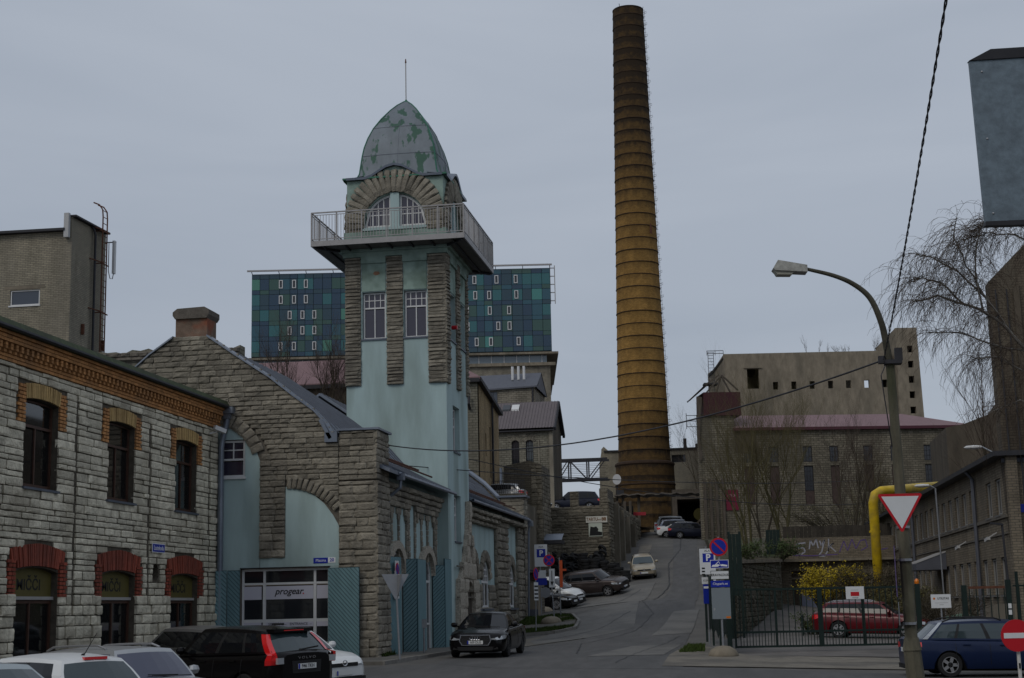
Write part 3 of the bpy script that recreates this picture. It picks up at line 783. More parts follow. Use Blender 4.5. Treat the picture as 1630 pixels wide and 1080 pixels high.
# ================================================================== fire station: gable front, garage wing, rear wing, rear gable
def fire_station():
    YG = 48.7; Xr = -12.3
    T = wthing('fire_station', 'former fire station with rough stone gable, teal plaster panels and zinc roof', 'building', (-15, 52, 0))
    fr = frame((0, YG, 0), (1, 0, 0), (0, -1, 0)); fs = frame((-12.6, 0, 0), (0, 1, 0), (1, 0, 0))
    door = rect(-16.99, -.3, -13.93, 3.07); fwin = rect(-17.74, 6.12, -16.86, 7.4)
    verge = [(-13.6, 7.4), (-13.85, 7.5), (-14.03, 7.82), (-14.46, 8.3), (-15.2, 8.85), (-16.01, 9.5), (-17.2, 10.3), (-18.24, 11.03), (-19.46, 11.03), (-20.3, 10.47), (-20.97, 9.91), (-22.4, 8.85), (-23.6, 7.8), (-24.2, 7.4)]
    outl = [(-25.5, -1), (-13.59, -1)] + [(-13.59, 7.4)] + verge[1:] + [(-25.5, 7.4)]
    b = MB(); b.prism(outl, fr, -.5, 0, holes=[door, fwin]); b.build('gable_wall', rubble_dark, T)
    for pl in ([(-17.85, -.3), (-17.0, -.3), (-17.0, 3.09), (-16.33, 3.09), (-16.33, 6.6), (-16.5, 7.08), (-16.89, 7.48), (-17.3, 7.76), (-17.85, 8.0)], [(-17.0, 3.09), (-13.6, 3.09), (-13.6, 4.4), (-13.8, 4.75), (-14.1, 5.15), (-14.43, 5.43), (-14.9, 5.66), (-15.44, 5.75), (-15.44, 3.42), (-16.31, 3.42), (-16.31, 3.1)], rect(-13.92, -.3, -13.58, 3.08)):
        q = MB(); q.prism(pl, fr, .0, .02, holes=[fwin] if pl[0][0] == -17.85 else ()); q.build('plaster_panel', teal, T)
    M = Masonry(T, 'stone', rust_stone, .45, limit=300)
    # rustic facing of the gable; the teal recesses stay open
    def arcpts(cx, cz, r, a0, a1, n=10): return [(cx + r * math.sin(a0 + (a1 - a0) * i / n), cz + r * math.cos(a0 + (a1 - a0) * i / n)) for i in range(n + 1)]
    # left recess: quarter arch centre (-18.4,6.3) radius ~2.08
    h1 = [(-20, -1), (-16.33, -1), (-16.33, 6.55), (-16.5, 7.05), (-16.89, 7.45), (-17.3, 7.72), (-17.75, 7.92), (-20, 7.92)]
    h1o = [(-20, -1), (-16.33, -1), (-16.33, 6.75), (-16.0, 6.87), (-16.25, 7.4), (-16.65, 7.8), (-17.2, 8.12), (-17.66, 8.3), (-20, 8.3)]
    a2 = [(-15.44, 3.1), (-13.6, 3.1), (-13.6, 4.33), (-13.8, 4.7), (-14.1, 5.1), (-14.43, 5.38), (-14.9, 5.6), (-15.44, 5.69)]
    a2o = [(-15.44, 3.1), (-13.59, 3.1), (-13.59, 5.06), (-13.95, 5.45), (-14.4, 5.8), (-14.9, 6.0), (-15.44, 6.06)]
    top = [(-25.5, 5), (-13.6, 5), (-13.6, 7.35)] + verge[1:-1] + [(-25.5, 7.4)]
    M.fill(fr, top, .185, (.32, .66), .05, .1, holes=[h1o, a2o], nj=.02)
    M.fill(fr, [(-16.33, 3.4), (-15.45, 3.4), (-15.45, 5), (-16.33, 5)], .235, (.3, .55), .05, .1)
    # arch rings
    for i, (p, q) in enumerate(zip(((-17.66, 7.92), (-17.4, 7.83), (-17.15, 7.7), (-16.95, 7.55), (-16.75, 7.35), (-16.58, 7.12), (-16.45, 6.88)), range(7))):
        M.stone(fr, p[0] - .13, p[1] - .02, p[0] + .14, p[1] + .42, .07, .1, .012, -(.35 + q * .14))
    n = 13
    for i in range(n):
        t = (i + .5) / n; a = .05 + t * 1.05; cx, cz, r = -15.5, 3.62, 2.08 + .12 * t
        p = (cx + (r + .19) * math.sin(a), cz + (r + .19) * math.cos(a) - .02 * t); w = .165
        if p[0] > -13.62: continue
        M.stone(fr, p[0] - w / 2, p[1] - .2, p[0] + w / 2, p[1] + .2, .075, .1, .012, -a)
    # corner pier: lower part wider with ledge
    b = MB(); b.box((-13.55, YG + .02, -.6), (Xr - .03, YG + 1.6, 7.55)); b.build('pier_core', rubble_dark, T)
    frp = frame((0, YG - .06, 0), (1, 0, 0), (0, -1, 0)); frs = frame((Xr, 0, 0), (0, 1, 0), (1, 0, 0))
    P = Masonry(T, 'quoin', rust_stone, .4, limit=220)
    P.fill(frp, rect(-13.58, -.3, Xr + .02, 5.86), .25, (.36, .66), .03, .14, nj=.02); P.fill(frp, rect(-13.58, 5.9, Xr, 7.54), .2, (.35, .7), .0, .12, nj=.02)
    P.fill(frs, rect(YG - .12, -.3, YG + 1.62, 5.86), .25, (.4, .75), .03, .14, nj=.02); P.fill(frs, rect(YG - .1, 5.9, YG + 1.6, 7.54), .2, (.4, .8), .0, .12, nj=.02)
    b = MB(); b.box((-13.68, YG - .16, 7.55), (Xr + .1, YG + 1.7, 7.62)); b.build('pier_coping', zinc, T)
    # verge flashing
    b = MB()
    vv = verge[1:8]
    for (x0, z0), (x1, z1) in zip(vv, vv[1:]):
        b.add([(x0, YG - .16, z0 + .02), (x1, YG - .16, z1 + .02), (x1, YG + .3, z1 + .05), (x0, YG + .3, z0 + .05), (x0, YG - .16, z0 - .04), (x1, YG - .16, z1 - .04), (x1, YG + .3, z1 - .02), (x0, YG + .3, z0 - .02)], [(0, 1, 2, 3), (4, 5, 1, 0), (7, 6, 5, 4), (3, 2, 6, 7)])
    vv = verge[8:]
    for (x0, z0), (x1, z1) in zip(vv, vv[1:]):
        b.add([(x0, YG - .16, z0 + .02), (x1, YG - .16, z1 + .02), (x1, YG + .3, z1 + .05), (x0, YG + .3, z0 + .05), (x0, YG - .16, z0 - .04), (x1, YG - .16, z1 - .04), (x1, YG + .3, z1 - .02), (x0, YG + .3, z0 - .02)], [(0, 1, 2, 3), (4, 5, 1, 0), (7, 6, 5, 4), (3, 2, 6, 7)])
    b.box((-14.05, YG - .2, 7.18), (-13.62, YG + .2, 7.5)); b.bar((-14.2, YG - .14, 7.95), (-13.85, YG - .14, 7.3), .12, .12)
    o = b.build('verge_flashing', zinc, T); o['kind'] = 'stuff'
    # chimney on the apex
    chm = mat('chimney_render', (.17, .12, .09), .9, var=.35, vscale=3, bump=.5, stain=(.25, .07, .035), sscale=1.6, samt=.8)
    b = MB(); b.box((-19.42, YG + .02, 10.7), (-18.28, YG + .9, 11.75)); b.build('chimney', chm, T)
    cap = mat('chimney_cap', (.12, .105, .09), .95, var=.3, vscale=5, bump=.6)
    c = MB(); c.prism([(-19.42, 11.66), (-18.28, 11.66), (-18.2, 11.78), (-18.2, 11.95), (-18.36, 12.05), (-19.34, 12.02), (-19.5, 11.9), (-19.5, 11.78)], frame((0, YG - .05, 0), (1, 0, 0), (0, -1, 0)), -1.05, .03); c.build('chimney_cap', cap, T)
    # roof
    prof = [(-11.95, 6.28), (-12.9, 6.72), (-13.6, 7.1), (-14.03, 7.55), (-14.46, 8.05), (-16.01, 9.25), (-18.85, 11.2), (-21, 9.7), (-24.2, 7.1), (-25.6, 6.3)]
    def roofpart(y0, y1, nm):
        b = MB(); fr2 = frame((0, y0, 0), (1, 0, 0), (0, -1, 0)); pl = prof + [(x, z - .12) for x, z in prof[::-1]]
        b.prism(pl[::-1], fr2, -(y1 - y0), 0)
        b.build(nm, zinc, T)
        s_ = MB(); y = y0 + .3
        while y < y1:
            for (xa, za), (xb, zb) in zip(prof[:6], prof[1:7]): s_.bar((xa, y, za + .02), (xb, y, zb + .02), .025, .05)
            y += .62
        s_.build('standing_seams', zinc_dark, T)
        s_ = MB()
        for xx, zz in ((-12.75, 6.85), (-13.3, 7.15)): s_.tube([(xx, y0 + .2, zz), (xx, y1 - .2, zz)], .035, 5)
        s_.build('snow_guard', rust_m, T)
    roofpart(YG + .3, 59.65, 'roof'); roofpart(64.3, 81, 'rear_roof')
    b = MB(); b.box((-25.6, 59.65, 7), (-16.4, 64.3, 9.1)); b.build('roof_core', zinc, T)
    # garage side wall
    dr = [(51.35, 53.35), (56.4, 58.4)]
    H = [arch(a, -.3, c, 3.0, .75, 8) for a, c in dr]
    b = MB(); b.prism([(YG + 1.5, -.6), (60.2, -.6), (60.2, 6.2), (YG + 1.5, 6.2)], fs, -.4, 0, holes=H); b.build('garage_wall', teal, T)
    G = Masonry(T, 'frieze_stone', rust_stone, .2, limit=160)
    for k, (z0, z1, o) in enumerate(((5.42, 5.6, .08), (5.6, 5.8, .15), (5.8, 6.0, .22))):
        G.fill(fs, rect(YG + 1.5, z0, 60.0, z1), z1 - z0, (.9, 1.5), o, .25 + o, hj=0, gap=.008, nj=.01)
    def colm(u0, u1, v0, v1, o=.045, h=.2): G.fill(fs, rect(u0, v0, u1, v1), h, (u1 - u0, u1 - u0 + .01), o, .16, hj=.12, nj=.015)
    for a in (50.55, 55.35):
        colm(a, a + .22, 3.1, 5.3); colm(a + 3.75, a + 4.05, 3.1, 5.3); colm(a + 3.42, a + 3.66, 3.1, 5.2, .06)
        G.fill(fs, rect(a, 5.22, a + 4.05, 5.42), .2, (.6, 1), .1, .18, hj=0)
        for u in (a + 1.15, a + 2.2):
            colm(u, u + .2, 3.4, 4.85); G.stone(fs, u - .08, 4.8, u + .28, 5.0, .05, .12); G.stone(fs, u - .25, 4.98, u + .45, 5.2, .05, .12)
        G.stone(fs, a + .28, 4.98, a + .62, 5.2, .09, .16); G.stone(fs, a + 3.1, 4.98, a + 3.42, 5.2, .09, .16)
        G.stone(fs, a + .28, 4.8, a + .45, 5.0, .09, .16); G.stone(fs, a + 3.25, 4.8, a + 3.42, 5.0, .09, .16)
    colm(59.72, 60.0, .2, 5.4)
    G.finish()
    for a, c in dr:
        # granular arch hood
        hd = MB(); m = (a + c) / 2
        o_ = arch(a - .55, 2.95, c + .55, 3.05, .98, 12); i_ = arch(a - .0, 2.9, c + .0, 3.0, .76, 10)
        pl = [(a - .55, 2.9)] + [(a - .001, 2.9)] + [p for p in i_[2:]][::-1] + [(c + .001, 2.9), (c + .55, 2.9)] + [p for p in o_[2:]]
        hd.prism(pl, fs, -.1, .16); hd.build('arch_hood', granm, T)
        window(T, fs, a + .02, .05, c - .02, 3.7, cols=(.33, .67), rows=(.28,), fw=.09, bw=.07, n=-.1, fm=white_pt, gm=glass_d, rise=.72, tspl=(.72, (.5,), ()), name='door_window')
        # folding leaves, diagonal boards
        pass
    for (xa, ya), (xb, yb), h in (((-12.3, 50.15), (-12.15, 51.35), 3.3), ((-12.55, 53.4), (-12.08, 53.5), 3.3), ((-12.05, 53.52), (-12.1, 55.1), 3.3), ((-12.55, 58.45), (-12.12, 58.6), 3.2), ((-12.1, 58.62), (-12.12, 59.95), 3.45)):
        U = Vector((xb - xa, yb - ya, 0)); w_ = U.length; U.normalize()
        leaf(T, Vector((xa, ya, .12)), U, Vector((U.y, -U.x, 0)), w_, h, flip=1)
    # rear side wall with arched windows
    fr2 = frame((-12.5, 0, 0), (0, 1, 0), (1, 0, 0))
    aw = [(65.75, 67.55), (68.75, 70.6), (76.2, 78.1)]
    H = [arch(a, 1.62, c, 3.0, .78, 10) for a, c in aw]
    b = MB(); b.prism(rect(64.2, -.6, 80.9, 6.2), fr2, -.4, 0, holes=H); b.build('rear_wall', teal, T)
    K = Masonry(T, 'rustic_stone', rust_stone, .4, limit=260)
    for k, (z0, z1, o) in enumerate(((5.35, 5.55, .1), (5.55, 5.78, .2), (5.78, 6.0, .28))): K.fill(fr2, rect(64.2, z0, 72.4 if k < 2 else 80.9, z1), z1 - z0, (.9, 1.5), o, .25 + o, hj=0, gap=.008)
    ch = [rect(a - .02, 1.6, c + .02, 3.05) for a, c in aw]
    K.fill(fr2, rect(64.9, .0, 72.4, 2.7), .33, (.5, .9), .03, .15, holes=H, hj=.12)
    K.fill(fr2, rect(72.4, -.2, 75.7, 5.8), .33, (.8, 1.3), .14, .3, hj=.1); K.fill(frame((-12.5, 72.4, 0), (1, 0, 0), (0, -1, 0)), rect(.0, -.2, .16, 5.8), .33, (.3, .34), .05, .1, hj=.1)
    K.fill(fr2, rect(75.7, .0, 78.7, 2.7), .33, (.4, .7), .03, .2, holes=H, hj=.12); K.fill(fr2, rect(79.0, -.2, 80.9, 5.8), .33, (.5, .9), .1, .25, hj=.1)
    for a, c in aw:
        m = (a + c) / 2; K.voussoirs(fr2, (m, 2.85), .95, 1.42, -1.5, 1.5, 11, .08, .16)
        window(T, fr2, a + .02, 1.64, c - .02, 3.76, cols=(.5,), fw=.11, bw=.08, n=-.06, fm=white_pt, gm=glass_d, rise=.74, tspl=(.55, (.25, .5, .75), (.3, .6)))
        s_ = MB(); s_.fbox(fr2, (a - .3, 1.5, -.2), (c + .3, 1.6, .2)); s_.build('window_sill', zinc_dark, T)
    K.finish()
    # rear gable with coping
    verge2 = [(-13.6, 7.4), (-14.03, 7.85), (-14.46, 8.3), (-16.01, 9.5), (-18.24, 11.03)]
    b = MB(); b.prism([(-25, 5), (-12.6, 5), (-12.6, 7.35), (-13.6, 7.35)] + verge2[1:] + [(-19.5, 11.03), (-24, 7.4), (-25, 7.4)], frame((0, 81, 0), (1, 0, 0), (0, -1, 0)), -.5, 0); b.build('rear_gable', brickmat('rubble_wall', (.25, .225, .18), (.19, .17, .135), (.09, .08, .065), .5, .19, .02), T)
    b = MB()
    for (x0, z0), (x1, z1) in zip(verge2, verge2[1:]): b.add([(x0, 80.85, z0 + .02), (x1, 80.85, z1 + .02), (x1, 81.4, z1 + .15), (x0, 81.4, z0 + .15), (x0, 80.85, z0 - .1), (x1, 80.85, z1 - .1)], [(0, 1, 2, 3), (4, 5, 1, 0)])
    b.box((-13.8, 80.8, 7.5), (-12.15, 82.2, 7.6)); b.build('rear_coping', zinc, T)
    P.fill(frame((0, 80.95, 0), (1, 0, 0), (0, -1, 0)), rect(-13.6, 6.0, -12.3, 7.5), .25, (.4, .7), 0, .1); P.fill(frame((-12.3, 0, 0), (0, 1, 0), (1, 0, 0)), rect(80.9, -.2, 82.1, 7.5), .28, (.4, .8), 0, .1)
    b = MB(); b.box((-13.5, 81.0, -.3), (-12.35, 82.1, 7.5)); b.build('rear_pier_core', rubble_dark, T)
    P.finish(); M.finish()
    # gutters / downpipes
    b = MB(); b.tube([(-11.98, YG + 1.6, 6.22), (-11.98, 60.4, 6.22)], .07, 6); b.tube([(-11.98, 64.3, 6.22), (-11.98, 81, 6.22)], .07, 6); b.build('gutter', zinc, T)
    b = MB(); b.box((-12.05, YG + 1.75, 6.0), (-11.82, YG + 2.02, 6.24))
    b.tube([(-11.95, YG + 1.9, 6.0), (-11.97, YG + 1.9, 5.75), (-12.35, YG + 1.9, 5.45), (-12.4, YG + 1.9, 5.2), (-12.4, YG + 1.9, .3), (-12.3, YG + 1.9, .18)], .06, 8); b.build('downpipe', zinc, T)
    b = MB(); b.tube([(-11.95, 80.8, 6.2), (-12.05, 80.8, 5.6), (-12.15, 80.8, .9)], .06, 8); b.box((-12.08, 80.65, 5.9), (-11.8, 80.95, 6.2)); b.build('downpipe', zinc, T)
    # front garage door glazing
    f = window(T, fr, -16.97, .02, -13.95, 3.05, cols=(.255, .83), rows=(.44, .19), fw=.07, bw=.1, n=-.16, fm=white_pt, gm=glass_d, name='shopfront', tspl=(.84, (.255, .83), ()))
    for u0, u1, in ((-16.9, -16.3), (-16.17, -14.52), (-14.4, -14.02)):
        b = MB(); b.prism(rect(u0, 2.05, u1, 2.48), fr, -.14, -.125); b.build('banner', mat('banner_lilac', (.5, .49, .56), .6), T)
        b = MB(); b.prism(rect(u0, 1.15, u1, 1.31), fr, -.14, -.125); b.build('banner', mat('banner_lilac', (.5, .49, .56), .6), T)
    text('progear', fr, -15.36, 2.3, .3, black_p, parent=T, n=-.12, shear=.3, bold=.004); text('.', fr, -14.86, 2.3, .3, red_sg, parent=T, n=-.12, bold=.006)
    text('SISSEPÄÄS → ENTRANCE →' if False else 'ENTRANCE  –', fr, -14.95, 1.235, .12, black_p, parent=T, n=-.12); text('SISSEPÄÄS –', fr, -15.75, 1.235, .12, black_p, parent=T, n=-.12)
    b = MB(); b.fbox(fr, (-17.0, 3.07, -.1), (-13.9, 3.1, .04)); b.build('lintel', dark_m, T)
    leaf(T, Vector((-13.93, YG - .16, .06)), Vector((1, -.2, 0)).normalized(), Vector((-.2, -1, 0)).normalized(), 1.12, 2.97, flip=0)
    leaf(T, Vector((-16.99 - .42, YG - .08, .06)), Vector((1, .04, 0)).normalized(), Vector((.04, -1, 0)).normalized(), .42, 2.97)
    leaf(T, Vector((-17.75, YG - .3, .06)), Vector((1, .36, 0)).normalized(), Vector((.36, -1, 0)).normalized(), .36, 2.97)
    window(T, fr, -17.72, 6.14, -16.88, 7.38, cols=(), fw=.07, bw=.05, n=-.1, fm=white_pt, gm=glass_p, tspl=(.48, (.5,), (.5,)), sill=(.08, white_pt))
    b = MB(); b.fbox(fr, (-17.19, -.1, 0), (-17.16, 6.1, .012)); b.build('plaster_joint', teal_old, T)
    # address plates
    s = wthing('street_sign', 'blue Masina street plate with white house number 20 above the shopfront', 'street sign', (-14.1, YG, 3.3))
    b = MB(); b.prism(rect(-14.47, 3.19, -13.98, 3.37), fr, .02, .035); b.build('plate', blue_sg, s); b = MB(); b.prism(rect(-13.97, 3.2, -13.72, 3.37), fr, .02, .035); b.build('number_plate', white_pr, s)
    text('Masina', fr, -14.22, 3.28, .13, white_pr, parent=s, n=.037); text('20', fr, -13.84, 3.285, .15, blue_sg, parent=s, n=.037, bold=.004)
granm = mat('granite_rough', (.36, .325, .27), .95, var=.45, vscale=14, bump=1, bscale=16)
def leaf(T, o, U, N, w, h, top=0, flip=0):
    """door leaf of diagonal boards, each board a sub-part"""
    m = Matrix((U, Vector((0, 0, 1)), N)).transposed().to_4x4(); m.translation = o
    b = MB(); b.prism(rect(0, 0, w, h), m, -.05, 0); L_ = b.build('door_leaf', mat('door_groove', (.03, .06, .068), .8), T)
    st = .145; k = -w
    while k < h:
        lo = [(0, k), (w, k + w), (w, k + w + st - .03), (0, k + st - .03)]
        if flip == 0: lo = [(w - x, y) for x, y in lo][::-1]
        pl = clipz(lo, .02, h - .02)
        if len(pl) > 2:
            q = MB(); q.prism(pl, m, 0.001, .018); q.build('board', teal_wood, L_)
        k += st
    return L_
def clipz(poly, z0, z1):
    for lim, sg in ((z0, 1), (z1, -1)):
        out = []
        for i in range(len(poly)):
            a, b = poly[i], poly[(i + 1) % len(poly)]; ia = (a[1] - lim) * sg >= 0; ib = (b[1] - lim) * sg >= 0
            if ia: out.append(a)
            if ia != ib:
                t = (lim - a[1]) / (b[1] - a[1]); out.append((a[0] + (b[0] - a[0]) * t, lim))
        poly = out
        if len(poly) < 3: return []
    return poly
fire_station()
# ================================================================== stone and plaster tower
def tower():
    XL, XR, Y0, Y1 = -16.35, -12.15, 59.7, 64.25
    T = wthing('hose_tower', 'tall teal tower with rough stone pillars, balcony and ogee metal dome', 'tower', (-14.2, 62, 0))
    ff = frame((0, Y0, 0), (1, 0, 0), (0, -1, 0)); fs = frame((XR, 0, 0), (0, 1, 0), (1, 0, 0)); fl = frame((XL, 0, 0), (0, -1, 0), (-1, 0, 0))
    wf = [(-15.67, -14.67), (-13.9, -12.92)]; ws = [(60.35, 61.75), (62.5, 63.9)]
    H = [rect(a, 12.66, c, 14.65) for a, c in wf]
    b = MB(); b.prism(rect(XL, -.6, XR, 16.2), ff, -.35, 0, holes=H); b.build('wall', teal, T)
    H = [rect(a, 12.66, c, 14.65) for a, c in ws] + [rect(60.95, 8.0, 62.35, 9.95), rect(60.95, 4.3, 62.35, 6.25)]
    b = MB(); b.prism(rect(Y0 + .002, -.6, Y1, 16.2), fs, -.35, -.002, holes=H); b.build('wall', teal, T)
    b = MB(); b.prism(rect(-Y1, 5, -Y0 - .002, 16.2), fl, -.35, -.002); b.build('wall', teal, T)
    b = MB(); b.box((XL + .5, Y0 + .5, 0), (XR - .5, Y1 - .2, 16)); b.build('core', black_in, T)
    for a, c in wf:
        b = MB(); b.prism(rect(a, 14.68, c, 15.86), ff, 0, .03); b.build('panel', teal_old, T)
        b = MB(); b.prism(rect(a - .03, 15.86, c + .03, 16.14), ff, 0, .12); b.build('panel_head', teal_old, T)
        window(T, ff, a + .02, 12.68, c - .02, 14.63, cols=(.5,), fw=.06, bw=.04, n=-.2, fm=white_pt, gm=glass_p, tspl=(.67, (.25, .5, .75), (.5,)), sill=(.06, zinc_dark))
    for a, c in ws:
        b = MB(); b.prism(rect(a, 14.7, c, 15.86), fs, 0, .03); b.build('panel', teal_old, T)
        b = MB(); b.prism(rect(a - .03, 15.86, c + .03, 16.14), fs, 0, .12); b.build('panel_head', teal_old, T)
        window(T, fs, a + .02, 12.68, c - .02, 14.63, cols=(.5,), fw=.06, bw=.04, n=-.25, fm=white_pt, gm=glass_p, tspl=(.67, (.25, .5, .75), (.5,)), sill=(.06, zinc_dark))
    window(T, fs, 61.0, 8.05, 62.3, 9.9, cols=(.5,), fw=.07, bw=.05, n=-.25, fm=white_pt, gm=glass_d, tspl=(.6, (.25, .5, .75), (.5,)), sill=(.05, zinc_dark))
    window(T, fs, 61.0, 4.35, 62.3, 6.2, cols=(.5,), fw=.07, bw=.05, n=-.25, fm=white_pt, gm=glass_d, tspl=(.6, (.25, .5, .75), (.5,)), sill=(.05, zinc_dark))
    M = Masonry(T, 'stone', rust_stone, .5, limit=300)
    for a, c in ((XL - .03, -15.72), (-14.62, -13.93), (-12.87, XR + .03)): M.fill(ff, rect(a, 10.72, c, 16.12), .155, (.5, .9), .06, .16, hj=.2, gap=.008, nj=.02)
    for a, c in ((Y0 - .08, 60.3), (61.8, 62.45), (63.95, Y1 + .02)): M.fill(fs, rect(a, 10.72, c, 16.12), .155, (.5, .9), .06, .16, hj=.2, gap=.008, nj=.02)
    # cornice
    for z0, z1, o in ((16.14, 16.34, .12), (16.34, 16.46, .26)):
        b = MB(); b.box((XL - o, Y0 - o, z0), (XR + o, Y1 + o, z1)); b.build('cornice', teal_old, T)
    b = MB(); b.prism([(-14.9, 15.42), (-14.95, 15.5), (-15.12, 15.52), (-15.2, 15.42), (-15.1, 15.34), (-14.98, 15.36)], ff, .03, .036); b.build('bare_patch', mat('bare_patch', (.2, .11, .07), .9, var=.3), T)
    # balcony
    BX0, BX1, BY0, BY1 = -17.5, -11.1, 58.5, 65.4
    bal = mat('balcony_slab', (.12, .115, .105), .9, var=.25, vscale=3)
    b = MB(); b.box((BX0 + .06, BY0 + .06, 16.47), (BX1 - .06, BY1 - .06, 16.6)); b.build('balcony_slab', bal, T)
    b = MB()
    for a, c in (((BX0, BY0), (BX1, BY0)), ((BX1, BY0), (BX1, BY1)), ((BX1, BY1), (BX0, BY1)), ((BX0, BY1), (BX0, BY0))): b.bar((a[0], a[1], 16.55), (c[0], c[1], 16.55), .06, .22)
    b.build('balcony_edge', rail_m, T)
    b = MB()
    for x in np.linspace(BX0 + .5, BX1 - .5, 7): b.bar((x, BY0 + .1, 16.43), (x, BY1 - .1, 16.43), .07, .08)
    for sx, sy in ((1, -1), (1, 1), (-1, -1)):
        b.bar((-14.25 + sx * 2.0, 62 + sy * 2.2, 16.4), (-14.3 + sx * 3.1, 62 + sy * 3.4, 16.42), .1, .1)
    b.build('balcony_joists', dark_m, T)
    zt = 17.86; zb = 16.74
    b = MB(); po = MB()
    segs = (((BX0, BY0), (BX1, BY0)), ((BX1, BY0), (BX1, BY1)), ((BX0, BY0), (BX0, BY1)), ((BX0, BY1), (BX1, BY1)))
    for a, c in segs:
        b.bar((*a, zt), (*c, zt), .05, .05); b.bar((*a, zb), (*c, zb), .03, .03); b.bar((*a, zt - .1), (*c, zt - .1), .025, .025)
    b.build('handrail', rail_m, T)
    bal_me = MB().bar((0, 0, zb), (0, 0, zt - .1), .018).mesh('baluster', rail_m); post_me = MB().bar((0, 0, 16.45), (0, 0, zt), .05).mesh('railing_post', rail_m)
    for si, (a, c) in enumerate(segs):
        l = math.hypot(c[0] - a[0], c[1] - a[1]); n = round(l / 1.1)
        for i in range(n + 1): link('railing_post', post_me, T, Matrix.Translation((a[0] + (c[0] - a[0]) * i / n, a[1] + (c[1] - a[1]) * i / n, 0)))
        n = round(l / .125)
        for i in range(1, n): link('baluster', bal_me, T, Matrix.Translation((a[0] + (c[0] - a[0]) * i / n, a[1] + (c[1] - a[1]) * i / n, 0)))
    # lantern storey
    LX0, LX1, LY0, LY1 = -16.35, -12.2, 59.85, 64.15
    lf = frame((0, LY0, 0), (1, 0, 0), (0, -1, 0)); ls = frame((LX1, 0, 0), (0, 1, 0), (1, 0, 0)); ll = frame((LX0, 0, 0), (0, -1, 0), (-1, 0, 0))
    b = MB(); b.box((LX0 - .12, LY0 - .12, 16.6), (LX1 + .12, LY1 + .12, 17.25)); b.build('lantern_plinth', teal_old, T)
    for f, c, hw in ((lf, -14.28, 2.07), (ls, 62.0, 2.14), (ll, -62.0, 2.14)):
        r = 1.33
        arcw = [(c - r, 17.45)] + [(c + r, 17.45)] + [(c + r * math.cos(a), 17.55 + r * math.sin(a)) for a in [math.pi * i / 14 for i in range(1, 14)]]
        top = 19.52
        wav = [(c - hw, 17.2), (c + hw, 17.2), (c + hw, top)] + [(c + x * 1.0, top + .55 * max(0, math.cos(min(1, abs(x) / 1.25) * math.pi / 2)) ** 1.6) for x in (1.25, .95, .65, .35, 0, -.35, -.65, -.95, -1.25)] + [(c - hw, top)]
        b = MB(); b.prism(wav, f, -.35, 0, holes=[arcw]); b.build('lantern_wall', teal_old, T)
        n = 25
        for i in range(n):
            a = -1.72 + 3.44 * (i + .5) / n
            ro = 2.28 if abs(a) < .75 else (2.28 - (abs(a) - .75) * .28); ro = min(ro, (hw + .04) / max(.01, abs(math.sin(a))))
            rm = (r + .02 + ro) / 2; w = 3.44 / n * rm * 1.0; p = (c + rm * math.sin(a), 17.6 + rm * math.cos(a))
            if p[1] < 17.25: continue
            M.stone(f, p[0] - w / 2, p[1] - (ro - r) / 2, p[0] + w / 2, p[1] + (ro - r) / 2, .08 + random.uniform(0, .03), .16, .008, -a)
        for s_ in (-1, 1):
            M.fill(f, rect(*( (c - hw - .03, 17.2, c - r - .04, 17.95) if s_ < 0 else (c + r + .04, 17.2, c + hw + .03, 17.95))), .2, (.4, .7), .07, .14)
        # half-moon windows
        for sg in (-1, 1):
            u0, u1 = (c + .19, c + r) if sg > 0 else (c - r, c - .19)
            def half(rr, ua):
                pts = []
                for k in range(8):
                    t = k / 7; u = ua + (rr - ua) * t; z = 17.55 + math.sqrt(max(0, rr * rr - u * u)); pts.append((c + sg * u, z))
                pts = [(c + sg * ua, 17.46)] + pts + [(c + sg * rr, 17.46)]
                return pts if sg < 0 else pts[::-1]
            b = MB(); o_ = half(r - .01, .19); i_ = [(p[0], max(p[1], 17.54)) for p in half(r - .1, .27)]
            b.prism(o_, f, -.2, -.12, holes=[i_])
            for k in (1, 2, 3):
                u = .27 + (r - .37) * k / 4; zt2 = 17.55 + math.sqrt((r - .1) ** 2 - u * u); b.fbox(f, (c + sg * u - .018, 17.5, -.18), (c + sg * u + .018, zt2, -.13))
            b.fbox(f, (min(c + sg * .27, c + sg * (r - .1)), 17.98, -.18), (max(c + sg * .27, c + sg * (r - .16)), 18.02, -.14))
            w_ = b.build('window', white_pt, T); g_ = MB(); g_.prism([(p[0], p[1]) for p in i_], f, -.17, -.16); g_.build('pane', glass_p, w_)
        b = MB(); b.fbox(f, (c - .19, 17.25, -.14), (c + .19, 18.9, .04)); b.build('mullion', teal, T)
        b = MB(); b.fbox(f, (c - r - .05, 17.3, -.1), (c + r + .05, 17.42, .1)); b.build('window_sill', teal, T)
        # wavy roof flashing
        b = MB(); tp = wav[2:]
        for (xa, za), (xb, zb_) in zip(tp, tp[1:]):
            q = [f @ Vector((xa, za, .16)), f @ Vector((xb, zb_, .16)), f @ Vector((xb, zb_ + .1, .18)), f @ Vector((xa, za + .1, .18)), f @ Vector((xb, zb_ + .2, -.7)), f @ Vector((xa, za + .2, -.7))]
            b.add(q, [(1, 0, 3, 2), (2, 3, 5, 4), (0, 1, 4, 5)])
        b.build('roof_flashing', dome_patch if f is not ls else zinc, T) if f is not lf else b.build('roof_flashing', zinc, T)
    M.finish()
    b = MB(); b.box((LX0 + .3, LY0 + .3, 17), (LX1 - .3, LY1 - .3, 19.4)); b.build('lantern_core', black_in, T)
    b = MB(); b.box((LX0 - .16, LY0 - .16, 19.55), (LX1 + .16, LY1 + .16, 19.62)); b.build('eaves_sheet', dome_patch, T)
